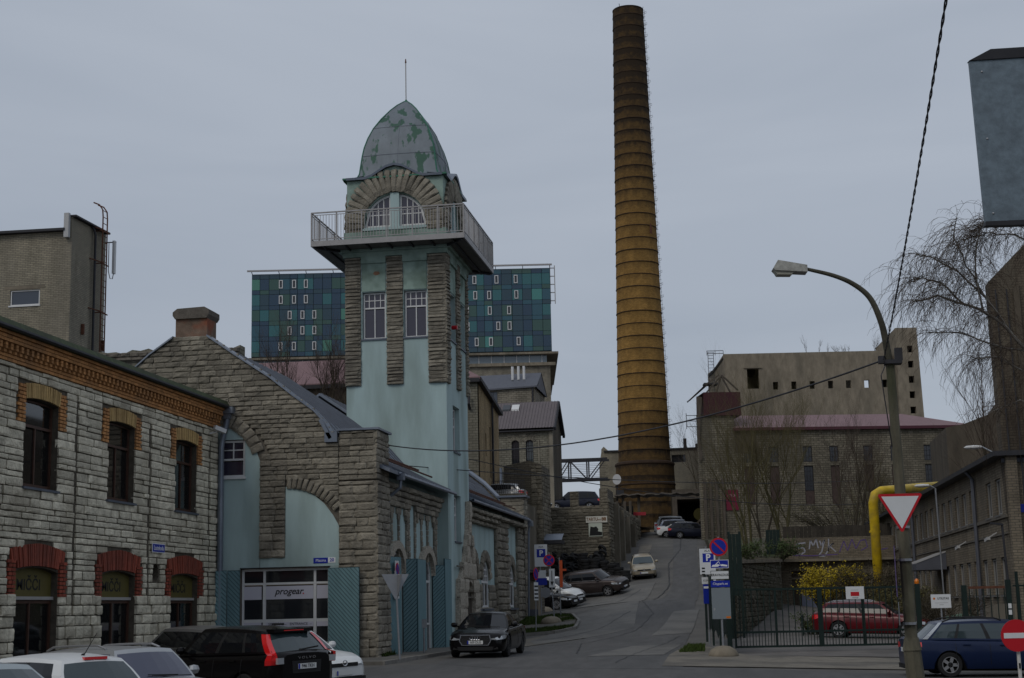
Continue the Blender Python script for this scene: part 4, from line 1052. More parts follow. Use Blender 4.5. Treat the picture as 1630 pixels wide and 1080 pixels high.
    # ogee dome, square plan with four curved faces
    prof = [(2.05, 19.6), (1.78, 19.72), (1.68, 19.95), (1.63, 20.35), (1.58, 20.75), (1.51, 21.15), (1.38, 21.6), (1.18, 22.1), (.9, 22.6), (.57, 23.08), (.32, 23.38), (.06, 23.62)]
    cx, cy = -14.25, 62.0
    faces = [(0, -1), (1, 0), (0, 1), (-1, 0)]
    for k, (nx, ny) in enumerate(faces):
        b = MB(); tx, ty = -ny, nx
        rows = []
        for r, z in prof:
            rows.append([(cx + nx * (r + .0) + tx * r * t * 1.0 + nx * .07 * r * (1 - t * t), cy + ny * r + ty * r * t + ny * .07 * r * (1 - t * t), z) for t in (-1, -.5, 0, .5, 1)])
        vs = [v for r in rows for v in r]; fs_ = []
        for i in range(len(rows) - 1):
            for j in range(4): a = i * 5 + j; fs_.append((a, a + 1, a + 6, a + 5))
        b.add(vs, fs_); o = b.build('dome_face', dome_m, T, smooth=True)
        s_ = MB(); s_.tube([Vector(r[4]) for r in rows], .03, 4); s_.build('dome_hip', dome_patch, T)
        s_ = MB()
        for i in (4, 7): s_.tube([Vector(v) + Vector((nx, ny, 0)) * .005 for v in rows[i]], .012, 4)
        s_.tube([Vector(r[2]) + Vector((nx, ny, 0)) * .004 for r in rows[2:9]], .01, 4); s_.build('sheet_seam', zinc_dark, T)
    b = MB(); b.lathe([(.28, 23.38), (.1, 23.6), (.03, 23.72)], 8, m=Matrix.Translation((cx, cy, 0))); b.build('finial_cap', dome_patch, T)
    b = MB(); b.tube([(cx, cy, 23.6), (cx, cy, 25.45)], .025, 6); b.build('flagpole', grey_pt, T); b = MB(); b.tube([(cx, cy, 25.42), (cx, cy, 25.6)], [.045, .02], 6); b.build('pole_tip', rust_m, T)
    # rustic side portal
    fp = frame((XR, 0, 0), (0, 1, 0), (1, 0, 0))
    out = [(60.7, -.3), (65.6, -.3), (65.5, 2.3), (64.7, 3.1), (64.3, 4.2), (63.8, 4.9), (63.6, 6.1), (63.35, 6.1), (63.1, 4.9), (62.7, 4.2), (62.2, 3.4), (61.0, 2.6)]
    dh = arch(62.5, -.3, 64.3, 1.9, .85, 8); nh = arch(63.2, 3.75, 63.9, 4.2, .35, 6)
    b = MB(); b.prism(out, fp, .0, .16, holes=[dh, nh]); b.build('portal', granm, T)
    Q = Masonry(T, 'granite_block', granm, .25); Q.fill(fp, out, .62, (.7, 1.3), .2, .18, holes=[dh, nh], gap=.03, hj=.2); Q.finish()
    b = MB(); b.prism(dh, fp, .0, .03); b.prism(nh, fp, 0, .03); b.build('portal_door', mat('portal_dark', (.05, .04, .03), .9), T)
    b = MB()
    for z in (.9, 2.05, 3.3): b.fbox(fp, (60.7, z, .1), (65.6 if z < 2.2 else 64.7, z + .05, .165))
    b.build('portal_joints', rubble_dark, T)
    b = MB(); b.tube([(XR + .02, 60.9, 13.2), (XR + .25, 60.9, 13.2)], .09, 8); b.build('alarm_bell', red_sg, T)
tower()
# ================================================================== buildings behind
pale_brick = brickmat('pale_brick', (.31, .275, .205), (.24, .215, .16), (.12, .11, .095), .26, .085, .01, stain=(.17, .155, .13), samt=.5)
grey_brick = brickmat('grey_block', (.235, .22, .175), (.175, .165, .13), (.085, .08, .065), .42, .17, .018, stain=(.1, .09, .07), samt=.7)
rubble = brickmat('rubble_wall', (.25, .225, .18), (.19, .17, .135), (.09, .08, .065), .5, .19, .02)
dark_rubble = brickmat('dark_rubble', (.17, .15, .115), (.115, .1, .08), (.05, .045, .038), .5, .16, .02, stain=(.07, .06, .045), samt=.8)
long_rubble = brickmat('pale_rubble', (.215, .19, .145), (.135, .12, .09), (.055, .047, .035), .5, .2, .024, var=.45, stain=(.09, .08, .06), samt=.75, sscale=.5)
ochre_brick = brickmat('ochre_brick', (.36, .26, .14), (.27, .2, .11), (.13, .11, .08), .26, .085, .012)
tan_brick = brickmat('tan_brick', (.2, .165, .12), (.15, .125, .09), (.085, .075, .06), .3, .1, .012, stain=(.09, .075, .06), samt=.6)
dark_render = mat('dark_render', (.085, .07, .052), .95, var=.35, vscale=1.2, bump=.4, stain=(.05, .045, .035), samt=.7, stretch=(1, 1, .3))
pinkroof = mat('pink_roof', (.2, .125, .13), .7, var=.1, vscale=2, bump=.05)
mauve_roof = mat('mauve_roof', (.135, .115, .12), .65, var=.1, vscale=2)
slate = mat('slate_roof', (.09, .095, .115), .6, var=.12)
wood_old = mat('old_timber', (.09, .075, .06), .95, var=.4, vscale=3, stretch=(3, 3, .4))
def box_thing(name, label, lo, hi, m, cat='building'):
    T = wthing(name, label, cat, ((lo[0] + hi[0]) / 2, lo[1], lo[2])); return T
def wallbox(T, x0, x1, y0, y1, z0, z1, m, hf=(), hl=(), hr=(), th=.35, ztr=None):
    """four walls of a block; hf front holes (x,z), hr right side holes (y,z), hl left side holes"""
    fr = frame((0, y0, 0), (1, 0, 0), (0, -1, 0)); b = MB(); b.prism(rect(x0, z0, x1, z1), fr, -th, 0, holes=hf); b.build('wall', m, T)
    fr = frame((x1, 0, 0), (0, 1, 0), (1, 0, 0)); b = MB(); b.prism(rect(y0 + .003, z0, y1, z1), fr, -th, -.003, holes=hr); b.build('wall', m, T)
    fr = frame((x0, 0, 0), (0, -1, 0), (-1, 0, 0)); b = MB(); b.prism(rect(-y1, z0, -y0 - .003, z1), fr, -th, -.003, holes=hl); b.build('wall', m, T)
    b = MB(); b.box((x0 + th + .5, y0 + th + .5, z0), (x1 - th - .5, y1 - .01, z1 - .1)); b.build('core', black_in, T)
def left_tower():
    T = wthing('brick_tower', 'tall pale brick block with rusty wall ladder above the green roof', 'building', (-35, 64, 0))
    wallbox(T, -48, -30.65, 64, 67.7, 0, 19.3, pale_brick, hf=[rect(-33.62, 15.87, -32.14, 16.61)])
    fr = frame((0, 64, 0), (1, 0, 0), (0, -1, 0)); fs = frame((-30.65, 0, 0), (0, 1, 0), (1, 0, 0))
    b = MB(); b.prism([(64.0, 19.3), (67.7, 19.3), (67.7, 20.0), (64, 19.95)], fs, -.3, .003); b.build('parapet', pale_brick, T)
    b = MB(); b.bar((-48, 63.95, 19.45), (-30.9, 63.95, 19.33), .5, .12); b.build('roof_edge', dark_m, T)
    b = MB(); b.bar((-30.65, 63.95, 20.0), (-30.65, 67.75, 20.05), .42, .08); b.build('parapet_cap', dark_m, T)
    b = MB(); b.box((-30.95, 63.75, 18.95), (-30.72, 63.95, 20.1)); b.build('flashing', plast, T)
    window(T, fr, -33.6, 15.88, -32.16, 16.6, cols=(), fw=.05, n=-.1, fm=white_pt, gm=glassmat('window_glass_sky', (.04, .05, .07)), sill=(.05, white_pt))
    b = MB(); b.fbox(fr, (-33.9, 16.65, 0), (-31.9, 16.8, .015)); b.build('lintel', concrete, T)
    L_ = wthing('wall_ladder', 'rusty steel wall ladder with curved top rails on the pale brick tower', 'ladder', (-30.5, 66.2, 12))
    for y in (66.55, 67.05):
        b = MB(); b.tube([(-30.3, y, 11.5), (-30.3, y, 20.6), (-30.33, y, 20.95), (-30.5, y, 21.2), (-30.8, y, 21.33)], .035, 5); b.build('rail', rust_m, L_)
    me = MB().bar((-30.3, 66.55, 0), (-30.3, 67.05, 0), .025).mesh('rung', rust_m)
    for i in range(31): link('rung', me, L_, Matrix.Translation((0, 0, 11.6 + i * .31)))
    for z in (13.6, 15.9, 18.3, 19.9):
        b = MB(); b.bar((-30.65, 65.9, z + .12), (-30.2, 66.55, z), .05); b.bar((-30.65, 66.55, z), (-30.3, 66.55, z), .05); b.bar((-30.3, 66.5, z), (-30.3, 67.3, z), .05); b.build('bracket', rust_m, L_)
    b = MB(); b.tube([(-30.5, 66.2, 11.5), (-30.5, 66.2, 19.6), (-30.55, 66.1, 19.9), (-30.8, 65.8, 20.2)], .06, 6); b.build('drain_pipe', dark_m, T)
    A = wthing('antenna_panel', 'white antenna panel on the corner of the pale brick tower', 'antenna', (-30.5, 67.9, 18))
    b = MB(); b.box((-30.42, 67.95, 18.1), (-30.3, 68.15, 19.75)); b.build('panel', white_pt, A)
    b = MB(); b.bar((-30.65, 67.7, 19.6), (-30.3, 68.1, 19.7), .05); b.tube([(-30.55, 67.85, 19.6), (-30.55, 67.85, 18.2), (-30.5, 67.95, 17.85), (-30.42, 68.05, 17.85), (-30.4, 68.1, 18.1)], .02, 4); b.build('bracket', dark_m, A)
    for y, z in ((65.2, 14.6), (67.4, 14.2)):
        b = MB(); b.box((-30.64, y, z), (-30.5, y + .1, z + .5)); b.build('wall_bracket', rust_m, T)
    T2 = wthing('ruined_wall', 'crumbling low stone wall top between the pale tower and the gable chimney', 'wall', (-25, 57, 0))
    b = MB(); pts = [(-29, 0), (-20, 0)]; x = -20
    while x > -29: pts.append((x, 12.1 + random.uniform(-.08, .14))); x -= .35
    b.prism(pts, frame((0, 57, 0), (1, 0, 0), (0, -1, 0)), -.6, 0); b.build('wall', grey_brick, T2)
    m = Masonry(T2, 'stone', rubble_dark, .5); m.fill(frame((0, 57, 0), (1, 0, 0), (0, -1, 0)), rect(-29, 11.75, -20, 12.1), .17, (.3, .7), .08, .2); m.finish()
left_tower()
def pink_roofed():
    T = wthing('pink_roofed_house', 'grey and buff brick house with dull pink roof seen on both sides of the tower', 'building', (-25, 95, 4))
    x1 = -17.3; fr = frame((0, 95, 0), (1, 0, 0), (0, -1, 0)); fs = frame((x1, 0, 0), (0, 1, 0), (1, 0, 0))
    b = MB(); b.prism(rect(-40, 3, -22, 16.5), fr, -.4, 0); b.build('wall', dark_render, T)
    b = MB(); b.prism(rect(-22, 3, x1, 16.2), fr, -.4, 0); b.build('wall', grey_brick, T)
    b = MB(); b.prism([(95.002, 3), (103, 3), (103, 15.0), (95.002, 16.2)], fs, -.4, 0, holes=[rect(99.2, 10.2, 99.7, 13.6), rect(97.6, 11.5, 98.0, 13.0)]); b.build('gable_wall', ochre_brick, T)
    b = MB(); b.box((-39.5, 95.5, 3), (x1 - .6, 102.5, 14.5)); b.build('core', black_in, T)
    b = MB(); b.add([(-40, 94.7, 16.4), (x1 + .25, 94.7, 16.35), (-20.2, 97.5, 18.3), (-33, 97.5, 18.4), (x1 + .25, 103.3, 15.1), (-40, 94.7, 16.25), (x1 + .25, 94.7, 16.2), (-33, 103.3, 15)], [(0, 1, 2, 3), (0, 5, 6, 1), (1, 4, 2), (3, 2, 4, 7)])
    b.build('roof', pinkroof, T)
    b = MB(); b.bar((x1 + .15, 94.8, 16.2), (x1 + .15, 103.2, 14.95), .3, .25); b.bar((-40, 94.8, 16.2), (x1 + .2, 94.8, 16.15), .25, .25); b.build('fascia', dark_m, T)
    b = MB(); b.tube([(x1 + .2, 99.6, 15.4), (x1 + .12, 99.8, 15.0), (x1 + .12, 99.8, 7)], .08, 6); b.build('downpipe', dark_m, T)
    b = MB(); b.fbox(fr, (-24.6, 14.2, 0), (-22.6, 15.3, .03)); b.build('patch', grey_brick, T)
    b = MB(); b.tube([(-17.8, 94.7, 15.2), (-17.8, 94.5, 14.6), (-17.8, 94.9, 14.3)], .1, 6); b.build('vent_pipe', dark_m, T)
pink_roofed()
def terrace_block():
    T = wthing('terrace_block', 'stone terrace block carrying the silver car and its railing', 'wall', (-16, 98, 2))
    b = MB(); b.prism(rect(-21, 1, -14.8, 9.0), frame((0, 98, 0), (1, 0, 0), (0, -1, 0)), -.4, 0); b.box((-21, 98.4, 1), (-14.8, 104, 8.35)); b.build('wall', dark_rubble, T)
    R = wthing('terrace_railing', 'black iron railing on the stone terrace in front of the silver car', 'railing', (-15.7, 98.1, 9))
    b = MB()
    for z in (9.12, 9.85): b.bar((-17, 98.1, z), (-14.85, 98.1, z), .04)
    b.build('rail', dark_m, R); me = MB().bar((0, 98.1, 9.0), (0, 98.1, 9.85), .025).mesh('baluster', dark_m)
    for i in range(18): link('baluster', me, R, Matrix.Translation((-17 + i * .126, 0, 0)))
    T = wthing('stone_corner_house', 'ruined stone house corner with dark openings beside the parking bay', 'building', (-15.5, 103, 2))
    fr = frame((0, 103, 0), (1, 0, 0), (0, -1, 0))
    b = MB(); b.prism([(-17, 1), (-14.35, 1), (-14.35, 11.3), (-15.2, 11.6), (-17, 11.3)], fr, -4, 0, holes=[rect(-15.75, 7.0, -15.35, 8.6), rect(-15.6, 3.6, -15.1, 6.2)], reveal=1.5); b.build('wall', dark_rubble, T)
    b = MB(); b.prism(rect(-15.75, 7.0, -15.35, 8.6), fr, -1.5, -1.4); b.prism(rect(-15.6, 3.6, -15.1, 6.2), fr, -1.5, -1.4); b.build('opening', black_in, T)
    b = MB(); b.fbox(fr, (-15.35, 3.6, -.5), (-15.1, 5.9, -.45)); b.build('door', rust_m, T)
    m = Masonry(T, 'stone', wall_stone, .5, limit=150); m.fill(fr, rect(-15.1, 2, -14.35, 11.2), .3, (.3, .5), .05, .1); m.fill(frame((-14.35, 0, 0), (0, 1, 0), (1, 0, 0)), rect(103, 2, 107, 11), .3, (.4, .9), .02, .1); m.finish()
    T = wthing('stone_shed', 'low stone lean-to with a slab roof at the end of the rear wing', 'shed', (-12.3, 82.3, .8))
    b = MB(); b.prism(rect(-13.4, .5, -12.0, 3.5), frame((0, 83, 0), (1, 0, 0), (0, -1, 0)), -3, 0, holes=[arch(-12.75, .5, -12.3, 2.0, .3)], reveal=.8); b.build('wall', dark_rubble, T)
    b = MB(); b.bar((-13.5, 84, 3.75), (-11.75, 84, 3.55), 3.2, .1); b.build('slab_roof', zinc_dark, T)
    m = Masonry(T, 'stone', wall_stone, .6, limit=100); m.fill(frame((0, 83, 0), (1, 0, 0), (0, -1, 0)), rect(-13.4, .6, -12.0, 3.4), .3, (.3, .6), .05, .15, holes=[arch(-12.75, .5, -12.3, 2.0, .3)]); m.finish()
    T = wthing('concrete_block', 'plain concrete box standing beside the stone lean-to', 'block', (-12, 82, .8))
    b = MB(); b.box((-12.35, 82.2, .3), (-11.85, 83.4, 2.9)); b.build('body', concrete, T); b = MB(); b.box((-12.34, 82.18, .3), (-11.84, 82.2, 1.5)); b.build('base_paint', slate, T)
    T = wthing('door_canopy', 'small black sheet canopy over the doorway beside the tyre heap', 'canopy', (-13.6, 103, 6))
    b = MB()
    for i in range(6):
        a0, a1 = i / 6, (i + 1) / 6; z0 = 6.6 - .5 * a0 ** 2; z1 = 6.6 - .5 * a1 ** 2
        b.add([(-14.3, 104.4 - 1.6 * a0, z0), (-13.05, 104.4 - 1.6 * a0, z0), (-13.05, 104.4 - 1.6 * a1, z1), (-14.3, 104.4 - 1.6 * a1, z1)], [(0, 3, 2, 1)])
    b.build('sheet', zinc, T); b = MB(); b.box((-14.28, 102.8, 5.85), (-13.07, 104.4, 6.08)); b.build('frame', dark_m, T)
terrace_block()
def retaining():
    T = wthing('retaining_wall', 'long stone retaining wall below the parked black estate with wooden sign on it', 'wall', (-12.5, 108, 3))
    fr = frame((0, 108, 0), (1, 0, 0), (0, -1, 0)); fs = frame((-10.33, 0, 0), (0, 1, 0), (1, 0, 0))
    b = MB(); b.prism([(-15.2, 1), (-10.33, 1), (-10.33, 9.9), (-10.85, 9.9), (-10.85, 8.7), (-12.45, 8.7), (-12.45, 9.75), (-13.05, 9.75), (-13.05, 8.65), (-15.2, 8.65)], fr, -.6, 0); b.build('wall', dark_rubble, T)
    b = MB(); b.prism([(108.002, 2), (138, 4), (138, 9.3), (122, 9.2), (112.5, 9.0), (112.5, 9.9), (108.002, 9.9)], fs, -.6, -.003); b.build('wall', dark_rubble, T)
    m = Masonry(T, 'stone', wall_stone, .6, limit=300)
    m.fill(fr, rect(-15.2, 3.2, -10.33, 8.65), .22, (.4, 1.0), .0, .09, nj=.03); m.fill(fr, rect(-10.85, 8.7, -10.33, 9.8), .22, (.3, .5), .0, .09); m.fill(fr, rect(-13.05, 8.7, -12.45, 9.75), .22, (.3, .5), .0, .09)
    m.fill(fs, [(108, 3.6), (112, 4.4), (137, 7.4), (137, 9.2), (108, 9.2)], .24, (.4, 1.1), .03, .15, nj=.06)
    m.finish()
    b = MB()
    for y in (111, 115.5, 120.5, 126): b.box((-10.4, y, 4), (-9.85, y + .7, 9.0 - (y - 111) * .05))
    b.build('buttress', dark_rubble, T)
    b = MB(); b.box((-22, 108.6, 8.0), (-10.9, 119, 8.25)); o = b.build('terrace_ground', asphalt); o['kind'] = 'structure'
    b = MB(); b.add([(-24, 118, 8.1), (-10.6, 118, 8.1), (-10.6, 160, 9.4), (-24, 160, 9.4), (-24, 118, 5), (-10.6, 118, 5)], [(0, 1, 2, 3), (4, 5, 1, 0)]); o = b.build('upper_yard', asphalt); o['kind'] = 'structure'
    s = wthing('shop_sign', 'white wooden TARTU mnt 88 sign with brown letters on the stone wall', 'sign', (-11.2, 107.9, 7.5))
    b = MB(); b.prism(rect(-11.93, 7.47, -10.4, 7.92), fr, .1, .15); b.build('board', mat('sign_cream', (.55, .53, .47), .6), s)
    brn = mat('sign_brown', (.16, .07, .02), .6)
    text('TARTU', fr, -11.48, 7.7, .33, brn, parent=s, n=.155, bold=.006, sx=.78); text('mnt', fr, -10.98, 7.68, .2, brn, parent=s, n=.155, bold=.002, sx=.8); text('88', fr, -10.64, 7.7, .33, brn, parent=s, n=.155, bold=.012)
    s = wthing('poster', 'poster of a black shape on pale ground below the wooden sign', 'poster', (-11.3, 107.9, 6.5))
    b = MB(); b.prism(rect(-11.75, 6.5, -10.78, 7.45), fr, .1, .12); b.build('sheet', mat('poster_pale', (.5, .53, .45), .6), s)
    b = MB(); b.prism([(-11.7, 6.55), (-10.8, 6.55), (-10.8, 6.8), (-11.1, 6.85), (-11.05, 7.0), (-11.2, 7.2), (-11.4, 7.15), (-11.62, 7.2), (-11.66, 6.9)], fr, .12, .125); b.build('print', black_p, s)
retaining()
def house2():
    T = wthing('arched_window_house', 'grey block house with a pair of arched windows and mauve sheet roof', 'building', (-18, 120, 8))
    x0, x1 = -20.6, -15.75; fr = frame((0, 120, 0), (1, 0, 0), (0, -1, 0)); fs = frame((x1, 0, 0), (0, 1, 0), (1, 0, 0))
    W1 = [(-19.13, -18.5), (-17.98, -17.35)]
    H = [arch(a, 12.9, c, 14.65, .3) for a, c in W1]
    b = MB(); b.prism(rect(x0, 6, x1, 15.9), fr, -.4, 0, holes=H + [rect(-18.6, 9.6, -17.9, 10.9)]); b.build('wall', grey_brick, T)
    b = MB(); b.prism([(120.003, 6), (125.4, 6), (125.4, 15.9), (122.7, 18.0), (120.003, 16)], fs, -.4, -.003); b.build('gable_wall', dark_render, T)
    b = MB(); b.box((x0 + .5, 120.6, 6), (x1 - .6, 125, 15.5)); b.build('core', black_in, T)
    for i, (a, c) in enumerate(W1): window(T, fr, a + .02, 12.92, c - .02, 14.93, cols=(.35, .68), rows=(.2, .55, .78) if i else (.4,), fw=.05, bw=.03, n=-.2, fm=dark_m, gm=glassmat('window_glass_pale', (.09, .11, .12)) if i else glass_d, rise=.28)
    window(T, fr, -18.58, 9.62, -17.92, 10.88, cols=(.33, .66), fw=.04, bw=.03, n=-.2, fm=dark_m, gm=glass_d)
    m = Masonry(T, 'arch_stone', rust_stone, .4)
    for a, c in W1: m.voussoirs(fr, ((a + c) / 2, 14.5), .42, .7, -1.0, 1.0, 9, .02, .06)
    m.fill(fr, [(-19.5, 15.2), (-17.0, 15.2), (-17.3, 15.36), (-18.24, 15.5), (-19.2, 15.36)], .1, (.2, .4), .03, .06); m.voussoirs(fr, (-18.6, 9.4), 1.5, 1.75, -.9, .8, 15, .02, .06); m.finish()
    b = MB(); b.box((-16.95, 119.93, 6.5), (-16.85, 120, 14.9)); b.box((x1 - .3, 119.94, 6), (x1, 120, 15.6)); b.build('pilaster', rubble, T)
    b = MB(); b.add([(x0 - 2, 119.6, 15.85), (x1 + .25, 119.6, 15.85), (x1 + .25, 122.7, 18.35), (x0 - 2, 122.7, 18.35), (x0 - 2, 125.8, 15.8), (x1 + .25, 125.8, 15.8)], [(0, 1, 2, 3), (3, 2, 5, 4)])
    b.add([(x0 - 2, 119.6, 15.7), (x1 + .25, 119.6, 15.7), (x1 + .25, 119.6, 15.85), (x0 - 2, 119.6, 15.85)], [(0, 1, 2, 3)]); b.build('roof', mauve_roof, T)
    s_ = MB()
    x = x0 - 2
    while x < x1 + .2: s_.bar((x, 119.6, 15.88), (x, 122.7, 18.38), .04, .05); x += .25
    s_.build('roof_ribs', mauve_roof, T)
    b = MB(); b.bar((x0, 119.7, 15.72), (x1 + .2, 119.7, 15.72), .2, .25); b.bar((x1 + .2, 119.6, 15.7), (x1 + .2, 122.7, 18.2), .2, .3); b.bar((x1 + .2, 122.7, 18.2), (x1 + .2, 125.7, 15.7), .2, .3); b.build('fascia', dark_m, T)
    for i, mm in ((0, glass_d), (1, white_pt)):
        b = MB(); x = -20.1 + i * .75; b.add([(x, 121.7, 17.7), (x + .62, 121.7, 17.7), (x + .62, 122.3, 18.15), (x, 122.3, 18.15), (x, 121.7, 17.5), (x + .62, 121.7, 17.5)], [(0, 1, 2, 3), (4, 5, 1, 0)]); b.build('skylight', mm, T)
    b = MB(); b.tube([(-20.0, 119.7, 12.7), (-20.0, 119.7, 9)], .12, 6); b.build('downpipe', zinc, T)
    T = wthing('upper_house', 'stone house with slate roof and three white flue pipes under the glass block', 'building', (-23, 145, 12))
    wallbox(T, -25.6, -20.7, 145, 152, 12, 22.9, rubble, hf=[rect(-25.3, 21.2, -24.4, 22.6)])
    window(T, frame((0, 145, 0), (1, 0, 0), (0, -1, 0)), -25.3, 21.2, -24.4, 22.6, cols=(.5,), fm=dark_m, gm=glassmat('window_glass_sky', (.04, .05, .07)))
    b = MB(); b.add([(-27, 144.7, 22.8), (-20.4, 144.7, 23.0), (-20.4, 148, 24.75), (-27, 148, 24.7), (-20.4, 152, 22.8), (-27, 152, 22.8), (-27, 144.7, 22.65), (-20.4, 144.7, 22.85)], [(0, 1, 2, 3), (3, 2, 4, 5), (6, 7, 1, 0)]); b.add([(-20.45, 144.9, 22.8), (-20.45, 152, 22.8), (-20.45, 148, 24.7)], [(0, 1, 2)]); b.build('roof', slate, T)
    me = MB().tube([(0, 0, 0), (0, 0, 1.35)], .13, 8).mesh('flue_pipe', white_pt)
    for x in (-23.1, -22.5, -21.95): link('flue_pipe', me, T, Matrix.Translation((x, 146.5, 23.9)))
    b = MB(); b.bar((-20.9, 144.9, 22.9), (-20.9, 144.9, 12), .15); b.build('downpipe', dark_m, T)
    b = MB(); b.add([(-26, 142, 21.2), (-22.5, 142, 19.7), (-22.5, 144.9, 20.2), (-26, 144.9, 21.7)], [(0, 1, 2, 3)]); b.box((-26, 142.05, 18), (-22.6, 144.9, 19.6)); b.build('lean_to', dark_m, T)
house2()
def glass_block():
    a = R_(8.8); U = Vector((math.cos(a), math.sin(a), 0)); N = Vector((U.y, -U.x, 0))
    T = wthing('glass_office_block', 'big dark teal glass office block with small white framed windows', 'building', (-60, 275, 30))
    O = Vector((-93, 271.3, 0)); fr = frame(O, U, N); w = 57.2; z0, z1 = 49.3, 65.7
    cols_ = [(.008, .035, .07), (.012, .07, .1), (.016, .105, .115), (.04, .19, .17), (.01, .04, .06), (.05, .18, .13), (.022, .07, .055)]
    gms = [glassmat('facade_glass_%s' % n, c, 0, .12) for n, c in zip(('navy', 'petrol', 'teal', 'turquoise', 'ink', 'green', 'moss'), cols_)]
    b = MB(); b.box((0, z0, -40), (w, z1, -.3), m=fr); b.build('body', mat('facade_dark', (.01, .03, .035), .5), T)
    xs_ = [0]
    while xs_[-1] < w - 1.2: xs_.append(min(w, xs_[-1] + random.choice([1.45, 1.6, 1.75, 2.0])))
    xs_[-1] = w
    wme = {}
    P = MB(); rows = [z0 + i * 3.02 for i in range(7)]
    strips = MB(); 
    for r in range(6):
        za = z0 + .3 + r * 3.02; zb = za + .85; zc = min(za + 3.0, z1)
        if r == 5: zb = z1
        for i in range(len(xs_) - 1):
            m_ = random.choices(range(7), (5, 4, 4, .8, 4, .7, 2))[0]
            b = MB(); b.fbox(fr, (xs_[i] + .04, za, -.3), (xs_[i + 1] - .04, zb - .05, -.0)); b.mi = [0] * len(b.f)
            strips.add([tuple(v) for v in b.v], b.f, random.choice((0, 1, 4, 6, 0, 4)))
            if r == 5: continue
            b = MB(); b.fbox(fr, (xs_[i] + .04, zb, -.3), (xs_[i + 1] - .04, zc - .05, random.choice((0, .02)))); b.build('glass_panel', gms[m_], T)
    o = strips.build('spandrel_strips', gms, T); o['kind'] = 'stuff'
    # white framed vents: (column px position -> metres, row)
    pts = []
    for k, row in enumerate(((52, 80, 105), (52, 80, 105), (71, 98, 123), (71, 98, 123), (52, 80, 123))): pts += [(p * .113, 4 - k) for p in (x * .8 + 5 for x in row)]
    for k, row in enumerate(((350.5, 385.5, 416), (351.5, 373.5, 416.5), (338, 374, 404.5), (338.5, 387, 404.7), (352.5, 375, 418.5))): pts += [(p * .1208, 4 - k) for p in row]
    pts += [(27 * 1.0, 4), (28, 3), (29, 2), (29.5, 1)]
    f_ = MB(); f_.prism(rect(0, 0, .62, 1.45), I4, -.05, .15, holes=[rect(.12, .12, .5, 1.33)])
    for u, r in pts:
        z = z0 + .3 + r * 3.02 + 1.1; b = MB(); b.prism(rect(u, z, u + .72, z + 1.6), fr, .02, .2, holes=[rect(u + .13, z + .13, u + .59, z + 1.47)]); o = b.build('window_frame', white_pt, T)
        b = MB(); b.prism(rect(u + .13, z + .13, u + .59, z + 1.47), fr, .03, .05); b.build('pane', glass_d, o)
    b = MB(); b.bar(fr @ Vector((-.8, z1 + .5, .5)), fr @ Vector((w + .4, z1 + .5, .5)), .3, .3)
    for i in range(12): u = i * w / 11; b.bar(fr @ Vector((u, z1 + .5, .5)), fr @ Vector((u, z1, -1)), .12)
    b.build('roof_rail', rail_m, T)
    b = MB()
    for i in range(5): b.bar(fr @ Vector((w, z1 - i * 1.6, -.5)), fr @ Vector((w + .9, z1 - i * 1.6, -.5)), .15)
    for k in (0, .9): b.bar(fr @ Vector((w + k, z1 + .5, -.5)), fr @ Vector((w + k, z1 - 7, -.5)), .15)
    b.build('side_frame', rail_m, T)
    # base: soffit slab, ribbon glazing, lower slab, stone wall
    b = MB(); b.fbox(fr, (-1, 48.9, -41), (w + 1.2, 49.3, .6)); b.build('soffit', concrete, T)
    b = MB(); b.fbox(fr, (0, 47.3, -40), (w - 1, 48.9, -.8)); b.build('ribbon_glass', glassmat('ribbon_glass', (.16, .2, .23)), T)
    b = MB()
    for i in range(24): u = i * 2.4; b.fbox(fr, (u, 47.3, -.8), (u + .14, 48.9, -.7))
    b.build('ribbon_mullions', white_pt, T)
    b = MB(); b.fbox(fr, (-1, 46.7, -41), (w + .6, 47.3, .4)); b.build('lower_slab', concrete, T)
    b = MB(); b.prism(rect(0, 10, w - .4, 46.7), fr, -39, -.2); b.build('stone_base', rubble, T)
glass_block()
